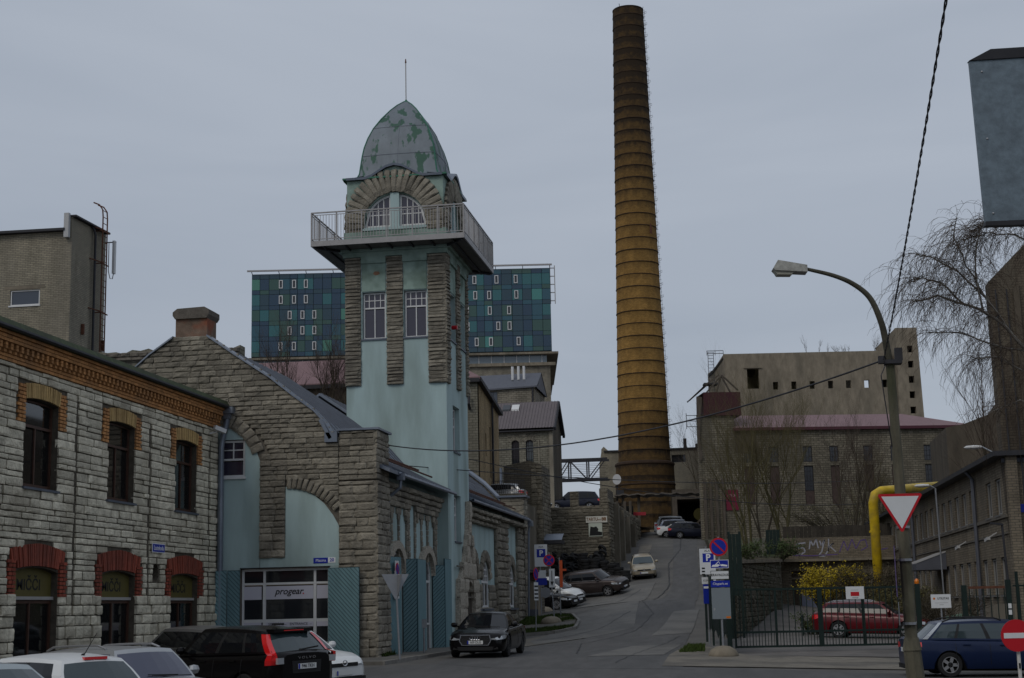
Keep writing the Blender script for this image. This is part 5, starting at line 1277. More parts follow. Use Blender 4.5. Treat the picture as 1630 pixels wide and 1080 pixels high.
# ================================================================== chimney
def chimney_mat():
    m = brickmat('chimney_brick', (.42, .235, .065), (.3, .16, .04), (.13, .09, .035), .26, .09, .014, var=.28)
    nt = m.node_tree; N = nt.nodes; L = nt.links; b = N['Principled BSDF']
    src = b.inputs['Base Color'].links[0].from_socket
    geo = N.new('ShaderNodeNewGeometry'); sp = N.new('ShaderNodeSeparateXYZ'); L.new(geo.outputs['Position'], sp.inputs[0])
    # soot laid down by the smoke from the mouth, thinning downwards; grime at the old base
    cr = N.new('ShaderNodeValToRGB'); mr = N.new('ShaderNodeMapRange'); mr.inputs['From Min'].default_value = 0; mr.inputs['From Max'].default_value = 72
    L.new(sp.outputs['Z'], mr.inputs['Value']); L.new(mr.outputs[0], cr.inputs['Fac'])
    e = cr.color_ramp.elements; e[0].position = 0; e[0].color = (.8, .8, .8, 1); e[1].position = 1; e[1].color = (.93, .93, .93, 1)
    for p, v in ((.235, .8), (.29, .62), (.335, .2), (.47, .12), (.6, .3), (.7, .62), (.84, .92)): n = cr.color_ramp.elements.new(p); n.color = (v, v, v, 1)
    nz = N.new('ShaderNodeTexNoise'); nz.inputs['Scale'].default_value = 1.7; nz.inputs['Detail'].default_value = 9; nz.inputs['Roughness'].default_value = .7
    L.new(geo.outputs['Position'], nz.inputs['Vector'])
    # drips under every hoop
    fr_ = N.new('ShaderNodeMath'); fr_.operation = 'MODULO'; L.new(sp.outputs['Z'], fr_.inputs[0]); fr_.inputs[1].default_value = 1.42
    dm = N.new('ShaderNodeMapRange'); dm.inputs['From Min'].default_value = .65; dm.inputs['From Max'].default_value = 1.42; dm.inputs['To Max'].default_value = .55; L.new(fr_.outputs[0], dm.inputs['Value'])
    n2 = N.new('ShaderNodeTexNoise'); n2.inputs['Scale'].default_value = 2.6; n2.inputs['Detail'].default_value = 4
    mp = N.new('ShaderNodeMapping'); mp.inputs['Scale'].default_value = (1, 1, .25); L.new(geo.outputs['Position'], mp.inputs['Vector']); L.new(mp.outputs[0], n2.inputs['Vector'])
    dd = N.new('ShaderNodeMath'); dd.operation = 'MULTIPLY'; L.new(dm.outputs[0], dd.inputs[0]); L.new(n2.outputs['Fac'], dd.inputs[1])
    a1 = N.new('ShaderNodeMath'); a1.operation = 'MULTIPLY_ADD'; L.new(nz.outputs['Fac'], a1.inputs[0]); a1.inputs[1].default_value = .7
    s1 = N.new('ShaderNodeMath'); s1.operation = 'SUBTRACT'; L.new(cr.outputs['Color'], s1.inputs[0]); s1.inputs[1].default_value = .35; L.new(s1.outputs[0], a1.inputs[2])
    a2 = N.new('ShaderNodeMath'); a2.operation = 'ADD'; a2.use_clamp = True; L.new(a1.outputs[0], a2.inputs[0]); L.new(dd.outputs[0], a2.inputs[1])
    mx = N.new('ShaderNodeMix'); mx.data_type = 'RGBA'; L.new(a2.outputs[0], mx.inputs['Factor']); L.new(src, mx.inputs['A']); mx.inputs['B'].default_value = (.03, .02, .012, 1)
    L.new(mx.outputs['Result'], b.inputs['Base Color'])
    return m
def chimney():
    cx, cy = -11.85, 168.5; cm = chimney_mat()
    T = wthing('factory_chimney', 'tall tapering yellow brick factory chimney with dark hoops and blackened top', 'chimney', (cx, cy, 9))
    tr = Matrix.Translation((cx, cy, 0)); ztop = 70.6; zb = 17.1
    def rad(z): return 2.92 + (1.80 - 2.92) * (z - zb) / (ztop - zb)
    prof = []; z = zb
    zs = [zb + i * 1.42 for i in range(38)] + [ztop]
    for i in range(len(zs) - 1):
        prof += [(rad(zs[i]) + .02, zs[i] + .0), (rad(zs[i + 1]) - .02, zs[i + 1] - .02)]
    prof += [(rad(ztop) + .03, ztop - .1), (rad(ztop) + .03, ztop), (rad(ztop) - .35, ztop), (rad(ztop) - .35, ztop - 3), (0.01, ztop - 3)]
    b = MB(); b.lathe(prof, 40, m=tr, uvr=15); b.build('shaft', cm, T)
    hoop = mat('hoop', (.04, .024, .015), .9, var=.3)
    for i in range(1, 38):
        z = zs[i]; r = rad(z) + random.uniform(-.02, .015); b = MB(); b.lathe([(r - .02, z - .06), (r + .045, z - .04), (r + .045, z + .03), (r - .02, z + .05)], 40, m=tr); b.build('hoop', hoop, T)
    b = MB(); b.lathe([(2.9, 16.7), (3.2, 16.75), (3.36, 16.95), (3.3, 17.15), (2.95, 17.3)], 40, m=tr); b.build('collar', hoop, T)
    b = MB(); b.lathe([(3.4, 12.6), (3.3, 14.7), (3.24, 16.8)], 40, m=tr, uvr=20); b.build('drum', cm, T)
    b = MB(); b.lathe([(3.33, 14.6), (3.38, 14.65), (3.38, 14.75), (3.3, 14.8)], 40, m=tr); b.build('hoop', hoop, T)
    b = MB(); b.lathe([(4.0, 6), (3.95, 11.2), (3.4, 13.4)], 8, m=tr @ Matrix.Rotation(R_(22.5 - 9), 4, 'Z'), uvr=24); b.build('octagonal_base', cm, T)
    b = MB()
    for s in (-1, 1): b.box((cx + s * 3.5 - .55, cy - 4.0, 6), (cx + s * 3.5 + .55, cy - 2.6, 13.2))
    b.build('base_buttress', mat('sooty_brick', (.035, .028, .018), .95, var=.4), T)
    me = None
    for i in range(1, 38):
        z = zs[i] + .5; r = rad(z); a = R_(-8)
        b = MB(); px = lambda rr: (cx + rr * math.cos(a), cy + rr * math.sin(a))
        x, y = px(r + .38)
        b.tube([(px(r)[0], px(r)[1], z), (x, y, z + .12), (x, y, z - .1), (px(r)[0], px(r)[1], z - .25)], .018, 4); b.build('rung_loop', dark_m, T)
    b = MB(); x0 = cx + (rad(zb) + .12); x1 = cx + rad(ztop) + .12; b.tube([(x0, cy, zb), (x1, cy, ztop)], .02, 4)
    n = 110
    for i in range(n):
        z = zb + (ztop - zb) * i / n; r = rad(z); b.bar((cx + r, cy - .2, z), (cx + r + .22, cy - .2, z), .03)
    b.build('climbing_irons', dark_m, T)
    b = MB(); b.prism([(.0, 0), (.35, 0), (.3, .8), (.2, 1.3), (.05, .9)], frame((cx + 1.6, cy - 1.95, 43), (.75, .65, 0), (.65, -.75, 0)), .12, .16); b.build('rust_mark', rust_m, T)
    b = MB()
    for a in (0, 2.1, 4.2): b.bar((cx + 1.75 * math.cos(a), cy + 1.75 * math.sin(a), ztop), (cx + 1.8 * math.cos(a), cy + 1.8 * math.sin(a), ztop + .35), .05)
    b.build('lightning_rods', dark_m, T)
chimney()
def back_factory():
    T = wthing('back_factory', 'low buff factory block behind the chimney foot', 'building', (-12, 185, 9))
    wallbox(T, -18.3, 3, 185, 200, 8, 20.3, tan_brick if False else pale_brick, hf=[rect(-9.7, 18.7, -8.0, 19.6), rect(-6.4, 18.7, -5.4, 19.6), rect(-7.2, 12.5, -5.9, 15.2)])
    fr = frame((0, 185, 0), (1, 0, 0), (0, -1, 0))
    b = MB(); b.prism([(-18.6, 8), (-18.3, 8), (-18.3, 20.3), (-18.6, 18.6)], fr, -6, 0); b.prism([(-18.3, 20.3), (-17.3, 20.3), (-18.0, 20.95), (-18.3, 20.6)], fr, -6, 0); b.build('end_wall', pale_brick, T)
    b = MB(); b.bar((-18.0, 184.9, 20.35), (3, 184.9, 20.35), .3, .16); b.build('roof_edge', dark_m, T)
    for a, c, z0, z1 in ((-9.7, -8.0, 18.7, 19.6), (-6.4, -5.4, 18.7, 19.6), (-7.2, -5.9, 12.5, 15.2)): window(T, fr, a, z0, c, z1, cols=(.5,), fm=dark_m, gm=glass_d, n=-.2)
    b = MB(); b.box((-8.3, 187, 20.3), (-7.9, 187.4, 21.8)); b.box((-6.8, 186, 20.3), (-2, 188, 21.0)); b.box((-14, 186, 20.3), (-13.5, 186.4, 21.6)); b.build('roof_vents', dark_m, T)
    B = wthing('pipe_bridge', 'dark steel truss footbridge crossing above the road end', 'bridge', (-18, 163, 15))
    xa, xb = -21.3, -16.3
    for y in (163, 165):
        for z, nm in ((17.35, 'top_chord'), (15.2, 'bottom_chord')): b = MB(); b.bar((xa, y, z), (xb + .8, y, z), .2, .22); b.build(nm, dark_m, B)
        for x in (-19.75, -17.75): b = MB(); b.bar((x, y, 15.2), (x, y, 17.35), .14); b.build('post', dark_m, B)
        for p, q in (((-21.2, 15.2), (-19.8, 17.3)), ((-19.7, 17.3), (-17.8, 15.2)), ((-17.7, 15.2), (-16, 17.3))): b = MB(); b.bar((p[0], y, p[1]), (q[0], y, q[1]), .1); b.build('diagonal', dark_m, B)
        b = MB()
        for z in (15.6, 16.0, 16.4, 16.8): b.bar((xa, y, z), (xb + .6, y, z), .03)
        b.build('guard_wires', dark_m, B)
    T = wthing('yard_canopy', 'long thin wavy sheet canopy in front of the chimney foot', 'canopy', (-9, 145, 8))
    b = MB(); n = 30
    for i in range(n):
        x0, x1 = -13.2 + 8.6 * i / n, -13.2 + 8.6 * (i + 1) / n; f = lambda x: 12.05 + .06 * math.sin(x * 5) + .03 * math.sin(x * 13)
        b.add([(x0, 144, f(x0)), (x1, 144, f(x1)), (x1, 149, f(x1) + .1), (x0, 149, f(x0) + .1), (x0, 144, f(x0) - .12), (x1, 144, f(x1) - .12), (x0, 149, f(x0) - .03), (x1, 149, f(x1) - .03)], [(0, 1, 2, 3), (4, 5, 1, 0), (6, 7, 5, 4)])
    b.build('sheet', mat('rusty_sheet', (.12, .105, .09), .9, var=.4, vscale=3), T)
    for x in (-12.4, -10.9, -4.8): b = MB(); b.bar((x, 145, 7), (x, 145, 12), .25); b.build('post', wood_old, T)
    T = wthing('dark_shed', 'black open shed with a round yellow disc under the canopy', 'shed', (-6, 158, 8))
    b = MB(); b.prism(rect(-8.3, 7, -3.2, 13.2), frame((0, 156, 0), (1, 0, 0), (0, -1, 0)), -8, 0, holes=[rect(-7.8, 8.2, -4.2, 12.2)], reveal=6, back=False); b.build('wall', wood_old, T)
    b = MB(); b.box((-8, 162, 7), (-3.5, 162.1, 13)); b.build('inside', black_in, T)
    b = MB(); b.lathe([(.62, 0), (.62, .05)], 20, m=Matrix.Translation((-5.55, 155.7, 10.6)) @ Matrix.Rotation(R_(90), 4, 'X')); b.build('disc', mat('dull_yellow', (.035, .03, .005), .9), T)
    b = MB(); b.bar((-7.3, 153, 8.2), (-4.6, 153, 10.6), .1, .16); b.bar((-5.6, 153, 8.2), (-5.6, 153, 9.6), .08); b.build('stair_rail', wood_old, T)
    b = MB(); b.box((-12.2, 160, 8.6), (-8.4, 163, 9.1)); b.box((-11, 160.5, 9.1), (-8.8, 162, 9.4)); b.build('loading_ledge', concrete, T)
    T = wthing('timber_gate', 'dark timber posts and gate at the head of the retaining wall', 'gate', (-12, 140, 8))
    for x in (-13.0, -12.4, -11.7, -11.2): b = MB(); b.bar((x, 138.5, 7), (x, 138.5, 11), .22); b.build('post', wood_old, T)
    b = MB(); b.box((-13.2, 139.2, 7), (-11.0, 139.4, 10.6)); b.build('boards', black_in, T)
    s = wthing('red_sign', 'small red horizontal sign on the chimney foot', 'sign', (-11, 140, 9.7)); b = MB(); b.box((-11.1, 139.9, 9.75), (-9.9, 139.95, 10.05)); b.build('plate', red_dull, s)
    s = wthing('satellite_dish', 'round white dish on a pole by the low factory block', 'dish', (-13, 146, 11))
    b = MB(); b.lathe([(.02, 0), (.3, .06), (.42, .16)], 16, m=Matrix.Translation((-13.0, 146, 13.6)) @ Matrix.Rotation(R_(80), 4, 'X') @ Matrix.Diagonal((1, 1.25, 1, 1))); b.build('bowl', plast, s)
    b = MB(); b.bar((-13.0, 146.1, 9), (-13.0, 146.1, 13.5), .08); b.box((-13.1, 146, 12), (-12.4, 146.3, 12.6)); b.build('pole', dark_m, s)
back_factory()
# ================================================================== silo and long stone building on the right
def silo():
    a = R_(8.95); U = Vector((math.cos(a), math.sin(a), 0)); N = Vector((U.y, -U.x, 0)); O = Vector((-2.49, 164.47, 0)); fr = frame(O, U, N)
    T = wthing('concrete_silo', 'huge derelict concrete block with one row of small square openings', 'building', (6, 166, 8))
    us = [5.5, 7.5, 9.5, 11.5, 13.45, 15.45, 17.4]
    H = [rect(2.45, 24.55, 3.75, 26.75)] + [rect(u - .28, 24.4, u + .28, 25.25) for u in us]
    sc = concrete
    b = MB(); b.prism(rect(0, 6, 18.2, 28.45), fr, -.5, 0, holes=H); b.build('wall', sc, T)
    b = MB(); b.prism(rect(0, 6, 18.2, 28.45), fr, -14, -13.6, holes=[rect(2.85, 25.9, 3.5, 27.1), rect(5.1, 25.9, 5.5, 26.5)]); b.build('back_wall', sc, T)
    b = MB(); b.add([fr @ Vector(p) for p in ((0, 6, 0), (0, 28.45, 0), (.15, 28.3, -10), (.15, 6, -10))], [(0, 1, 2, 3)]); b.add([fr @ Vector(p) for p in ((-.01, 6, -14), (-.01, 28.45, -14), (.15, 28.3, -10), (.15, 6, -10))], [(3, 2, 1, 0)]); b.build('side_wall', sc, T)
    b = MB(); b.fbox(fr, (0, 27.9, -14), (18.2, 28.2, -.5)); b.fbox(fr, (0, 18, -14), (18.2, 24, -.5)); b.build('slab', black_in, T)
    b = MB(); b.fbox(fr, (2.1, 26.8, 0), (4.1, 26.9, .15)); b.build('lintel', sc, T)
    Tw = wthing('concrete_tower', 'narrow concrete stair tower with a column of square openings', 'tower', (17, 167, 8))
    H = [rect(20.05 - .02 * k, 28.15 - k * 1.68, 20.65 - .02 * k, 28.9 - k * 1.68) for k in range(5)]
    b = MB(); b.prism([(18.55, 6), (21.7, 6), (21.2, 30.9), (18.9, 30.9)], fr, -.4, .2, holes=H); b.build('wall', sc, Tw)
    b = MB(); b.add([fr @ Vector(p) for p in ((18.55, 6, .2), (18.9, 30.9, .2), (17.9, 29.6, -5), (17.7, 6, -5))], [(0, 1, 2, 3)]); b.add([fr @ Vector(p) for p in ((21.7, 6, .2), (21.2, 30.9, .2), (21.2, 30.9, -5), (21.7, 6, -5))], [(3, 2, 1, 0)]); b.build('side_wall', sc, Tw)
    b = MB(); b.prism([(18.9, 6), (21.3, 6), (21.0, 30.6), (19.1, 30.6)], fr, -5, -1.5); b.build('core', black_in, Tw)
    L_ = wthing('silo_ladder', 'ladder cage on the left corner of the concrete block', 'ladder', (-3, 165, 20)); 
    b = MB()
    for k in (-1.6, -1.0): b.bar(fr @ Vector((k, 22, -1)), fr @ Vector((k, 28.9, -1)), .06)
    b.build('rail', dark_m, L_)
    me = MB()
    b = MB()
    for i in range(20): b.bar(fr @ Vector((-1.6, 22.2 + i * .35, -1)), fr @ Vector((-1.0, 22.2 + i * .35, -1)), .04)
    o = b.build('rungs', dark_m, L_); o['kind'] = 'stuff'
    b = MB()
    for p, q in (((-1.7, 28.7), (.1, 28.7)), ((-1.7, 29.0), (.1, 29.0)), ((-1.7, 28.5), (-1.7, 29.0)), ((.1, 28.5), (.1, 29.0)), ((-.8, 28.5), (-.8, 29.0))): b.bar(fr @ Vector((p[0], p[1], -1)), fr @ Vector((q[0], q[1], -1)), .06)
    b.fbox(fr, (-2.3, 25.1, -1.2), (-.8, 25.3, .2)); o = b.build('platform', dark_m, L_); o['kind'] = 'stuff'
    return fr
FRS = silo()
def long_building():
    a = R_(13.7); U = Vector((math.cos(a), math.sin(a), 0)); N = Vector((U.y, -U.x, 0)); O = Vector((-4.64, 135.05, 0)); fr = frame(O, U, N)
    T = wthing('long_stone_building', 'long rough stone building with dull pink roof and two rows of narrow windows', 'building', (7, 138, 7))
    ups = [(4.05, 4.9), (6.3, 7.2), (9.45, 10.3), (11.88, 12.7), (15.0, 15.85), (17.5, 18.35), (20.57, 21.4), (22.9, 23.75)]
    H = [rect(a_, 13.9, c, 15.3) for a_, c in ups]; lo = []
    for i, (a_, c) in enumerate(ups): lo.append((a_ + .02, 10.1 if i in (0, 1, 2, 3) else 11.2, c + .02, 13.55))
    H += [rect(*q) for q in lo]
    b = MB(); b.prism(rect(0.0, 5, 24.9, 17.0), fr, -.5, 0, holes=H); b.build('wall', long_rubble, T)
    b = MB(); b.prism(rect(0, 17.0, 3.3, 18.3), fr, -.5, -.0); b.build('wall', long_rubble, T)
    b = MB(); b.add([fr @ Vector(p) for p in ((0, 5, 0), (0, 18.3, 0), (2.3, 18.3, -9), (2.3, 5, -9))], [(0, 1, 2, 3)]); b.build('end_wall', dark_render, T)
    b = MB(); b.fbox(fr, (2.6, 5, -9), (24.5, 16.9, -1.0)); b.build('core', black_in, T)
    wg = glassmat('window_glass_dusty', (.035, .038, .045), 0, .25)
    brd = mat('boarding', (.065, .045, .04), .9, var=.3)
    for i, (a_, c) in enumerate(ups):
        window(T, fr, a_ + .03, 13.93, c - .03, 15.27, cols=(.33, .67), rows=(.33, .67), fw=.04, bw=.03, n=-.12, fm=dark_m, gm=wg)
        x0, z0, x1, z1 = lo[i]
        if i in (0, 1, 3, 4, 5): b = MB(); b.prism(rect(x0, z0, x1, z1), fr, -.2, -.1); b.build('boarded_window', brd, T)
        else: window(T, fr, x0 + .03, z1 - 2.2, x1 - .03, z1 - .03, cols=(.33, .67), rows=(.2, .4, .6, .8), fw=.04, bw=.03, n=-.12, fm=dark_m, gm=wg); b = MB(); b.prism(rect(x0, z0, x1, z1 - 2.2), fr, -.2, -.1); b.build('boarded_window', brd, T)
    b = MB()
    P = lambda u, z, n: fr @ Vector((u, z, n))
    b.add([P(3.2, 17.0, .35), P(25.3, 17.0, .35), P(20.5, 18.75, -5), P(3.2, 18.75, -5), P(25.3, 17.0, -10), P(3.2, 17, -10)], [(0, 1, 2, 3), (1, 4, 2), (3, 2, 4, 5)]); b.build('roof', pinkroof, T)
    b = MB(); b.bar(P(3.1, 16.88, .35), P(25.3, 16.88, .35), .12, .26); b.build('fascia', mat('maroon_edge', (.07, .02, .03), .7), T)
    b = MB(); b.prism([(.55, 18.15), (3.95, 18.15), (3.95, 20.25), (.6, 20.25)], fr, -3, .25)
    b.build('maroon_cladding', mat('maroon', (.055, .018, .022), .8, var=.15), T)
    b = MB()
    for p, q in (((-.6, 19.6), (1.2, 21.2)), ((1.2, 21.2), (2.2, 21.9)), ((1.9, 20.3), (2.4, 21.8)), ((2.4, 21.8), (3.2, 20.3)), ((.9, 20.2), (2.2, 21.6)), ((2.4, 21.9), (3.9, 20.5))): b.bar(P(p[0], p[1], -.2), P(q[0], q[1], -.4), .12)
    b.build('broken_rafters', wood_old, T)
    b = MB(); b.add([P(-.9, 19.3, .3), P(.7, 20.9, .3), P(1.6, 21.3, -1.5), P(-.4, 19.8, -2.5)], [(0, 1, 2, 3)]); b.build('torn_roofing', dark_m, T)
    b = MB(); b.prism([(0.02, 14), (.3, 14.4), (.1, 16), (.45, 19.8), (0, 19.9)], fr, .02, .2); b.build('ragged_edge', wood_old, T)
    b = MB()
    for u in (.25, .75, 1.3, 1.9): b.fbox(fr, (u, 6.5, 0), (u + .22, 12.5, .25))
    b.build('timber_posts', wood_old, T)
    b = MB(); b.prism([(3.3, 14.8), (5.6, 14.8), (5.3, 16.2), (4.6, 17), (3.3, 17)], fr, .0, .02); b.build('soot_patch', dark_render, T)
    b = MB()
    for z in (18.2, 18.7, 19.2): b.bar(P(-1.0, z - 1, 0), P(0, z - 1, 0), .05)
    b.bar(P(-1, 17, 0), P(-1, 18.4, 0), .05); b.build('iron_bracket', dark_m, T)
    s = wthing('red_poster', 'magenta red banner with pale letters on the long stone building', 'poster', (-2, 135.6, 10)); b = MB(); b.prism(rect(2.25, 9.7, 3.35, 11.5), fr, .05, .08); b.build('sheet', mat('magenta', (.15, .014, .035), .7), s)
    text('ATELJEE', fr, 2.8, 11.0, .24, mat('pale_pink', (.6, .35, .4), .7), parent=s, n=.09)
    s = wthing('notice_board', 'small white notice board by the hill top doorway', 'sign', (-4, 141, 8)); b = MB(); b.prism(rect(-.75, 8.2, .0, 9.5), frame((-4.0, 139.5, 0), U, N), .1, .15); b.build('board', sign_w, s)
    b = MB(); b.prism(rect(-.55, 8.5, -.2, 9.0), frame((-4.0, 139.5, 0), U, N), .15, .16); b.build('print', mat('poster_mix', (.15, .08, .2), .7), s)
    # darker building to the far right behind
    T = wthing('dark_back_building', 'dark derelict building mass behind the right end of the pink roof', 'building', (18, 105, 3))
    b = MB(); b.prism([(13.2, 0), (32, 0), (32, 17), (19, 17), (17.2, 14.6), (16.1, 13.9), (14.4, 13.3), (13.2, 13.1)], frame((0, 106, 0), (1, 0, 0), (0, -1, 0)), -10, 0); b.build('wall', dark_render, T)
    return fr
FRL = long_building()
# ================================================================== right hand brick buildings
def right_building():
    O = Vector((7.9, 113, 0)); U = (Vector((9.2, 58, 0)) - O).normalized(); N = Vector((U.y, -U.x, 0)); fr = frame(O, U, N); L0 = 55.0
    T = wthing('long_brick_building', 'long two storey tan brick building with regular narrow windows along the yard', 'building', (8.5, 80, 0))
    H = []; up = []; lw = []
    s = 1.0
    while s < 50:
        if not (5.6 < s + .6 < 7.4): up.append((L0 - s - 1.15, 4.66, L0 - s, 6.03))
        if not (15.5 < s < 19.5): lw.append((L0 - s - 1.15, 1.68, L0 - s, 3.08))
        s += 2.05
    H = [rect(*q) for q in up + lw]
    b = MB(); b.prism(rect(0, -.5, L0 + .4, 6.75), fr, -.4, 0, holes=H + [rect(L0 - 18.2, .2, L0 - 17.0, 2.5)]); b.build('wall', tan_brick, T)
    b = MB(); b.fbox(fr, (0, -.5, -8), (L0, 6.6, -.9)); b.build('core', black_in, T)
    b = MB(); b.fbox(fr, (-.3, 6.72, -8), (L0 + .6, 6.9, .45)); b.build('roof_slab', dark_m, T)
    b = MB(); b.fbox(fr, (0, -.5, 0), (L0 + .3, 1.35, .06)); b.build('plinth', concrete, T)
    b = MB(); b.fbox(fr, (0, 4.5, 0), (L0, 4.62, .08)); b.fbox(fr, (0, 3.9, 0), (L0, 3.96, .05)); b.build('string_course', rubble_dark, T)
    for q in up + lw: window(T, fr, q[0] + .02, q[1] + .02, q[2] - .02, q[3] - .02, cols=(.5,), fw=.06, bw=.05, n=-.12, fm=mat('pale_frame', (.24, .235, .225), .7), gm=glass_d)
    for q in up + lw: b = MB(); b.fbox(fr, (q[0] - .04, q[1] - .07, -.05), (q[2] + .04, q[1] - .003, .1)); b.build('window_sill', mat('drab_frame', (.13, .125, .12), .7), T)
    for s in (6.5, 27): b = MB(); b.tube([fr @ Vector((L0 - s, 6.8, .4)), fr @ Vector((L0 - s, 6.4, .12)), fr @ Vector((L0 - s, .2, .12))], .08, 6); b.build('downpipe', slate, T)
    b = MB(); b.prism(rect(L0 - 18.2, .2, L0 - 17.0, 2.5), fr, -.35, -.3); b.build('door', brown_wood, T)
    # ribbed canopy
    C_ = wthing('door_canopy', 'ribbed grey sheet canopy over the door of the tan brick building', 'canopy', (9, 76, 3)); c0, c1 = L0 - 19.6, L0 - 16.2
    b = MB(); b.add([fr @ Vector(p) for p in ((c0, 3.75, 0), (c1, 3.75, 0), (c1, 3.25, 1.4), (c0, 3.25, 1.4), (c0, 2.95, 1.4), (c1, 2.95, 1.4), (c0, 2.95, 0), (c1, 2.95, 0))], [(0, 3, 2, 1), (3, 4, 5, 2), (4, 6, 7, 5), (0, 6, 4, 3), (1, 2, 5, 7)]); b.build('sheet', slate, C_)
    me = MB().bar(fr @ Vector((c0, 3.78, 0)), fr @ Vector((c0, 3.28, 1.42)), .06, .06).mesh('rib', plast)
    for i in range(9): link('rib', me, C_, Matrix.Translation(U * (i * (c1 - c0) / 8)))
    for s, z in ((10, 3.7), (2.5, 3.75)):
        c_ = wthing('security_camera', 'grey wall camera under the upper windows of the tan brick wall' if s > 5 else 'grey wall camera at the near corner of the tan brick wall', 'camera', fr @ Vector((L0 - s, z, 0)))
        b = MB(); b.bar(fr @ Vector((L0 - s, z + .3, 0)), fr @ Vector((L0 - s, z + .1, .35)), .04); b.bar(fr @ Vector((L0 - s - .2, z, .4)), fr @ Vector((L0 - s + .2, z + .08, .35)), .12); b.build('body', plast, c_)
    # near tall building
    T = wthing('tall_corner_building', 'tall dark brown rendered building at the right edge with sloping roofline', 'building', (10, 58, 0))
    ff = frame((0, 57.9, 0), (1, 0, 0), (0, -1, 0))
    b = MB(); b.prism([(9.22, -.5), (24, -.5), (24, 20), (16, 20), (9.15, 13.35)], ff, -.9, 0, holes=[rect(10.9, 5.2, 12.1, 7.2)], reveal=.2); b.build('wall', brickmat('brown_brick', (.105, .085, .062), (.075, .06, .045), (.05, .042, .034), .3, .1, .012, stain=(.14, .12, .09), samt=.5, sscale=1.2, var=.5, stretch=(1.5, 1.5, .2)), T)
    for x in (10.0, 10.6): b = MB(); b.prism([(x, 6.6), (x + .22, 6.6), (x + .22, 13.2), (x, 13.0)], ff, 0, .12); b.build('wall_rib', dark_render, T)
    b = MB(); b.prism(rect(9.2, -.4, 24, 6.5), ff, .0, .03); b.build('brick_facing', tan_brick, T)
    b = MB(); b.box((9.1, 57.8, 6.5), (24, 57.9, 6.65)); b.build('band', slate, T)
    for x in (9.35, 9.75): b = MB(); b.tube([(x, 57.75, 13), (x + .05, 57.75, 6), (x, 57.75, .5)], .03, 5); b.build('cable', dark_m, T)
    s = wthing('house_number', 'dark blue number plate at the right edge of the brown building', 'sign', (9.8, 57.8, 4.8)); b = MB(); b.prism(rect(9.6, 4.65, 9.95, 4.95), ff, .04, .06); b.build('plate', blue_sg, s)
right_building()
def behind():
    T = wthing('street_building', 'long plain brick building across the street behind the viewpoint, only mirrored in the windows', 'building', (0, -20, -.8)); fr = frame((60, -20, 0), (-1, 0, 0), (0, 1, 0)); H = [rect(3 + i * 4, z, 4.4 + i * 4, z + 1.9) for i in range(28) for z in (1.2, 4.6)]
    b = MB(); b.prism(rect(0, -2, 120, 8.6), fr, -.4, 0, holes=H); b.build('wall', tan_brick, T); b = MB(); b.box((-60, -32, -2), (60, -20.5, 8.5)); b.build('core', black_in, T)
    b = MB(); b.add([(-61, -19.7, 8.5), (61, -19.7, 8.5), (61, -26, 11), (-61, -26, 11), (61, -32, 8.5), (-61, -32, 8.5)], [(1, 0, 3, 2), (2, 3, 5, 4)]); b.build('roof', dark_m, T)
behind()
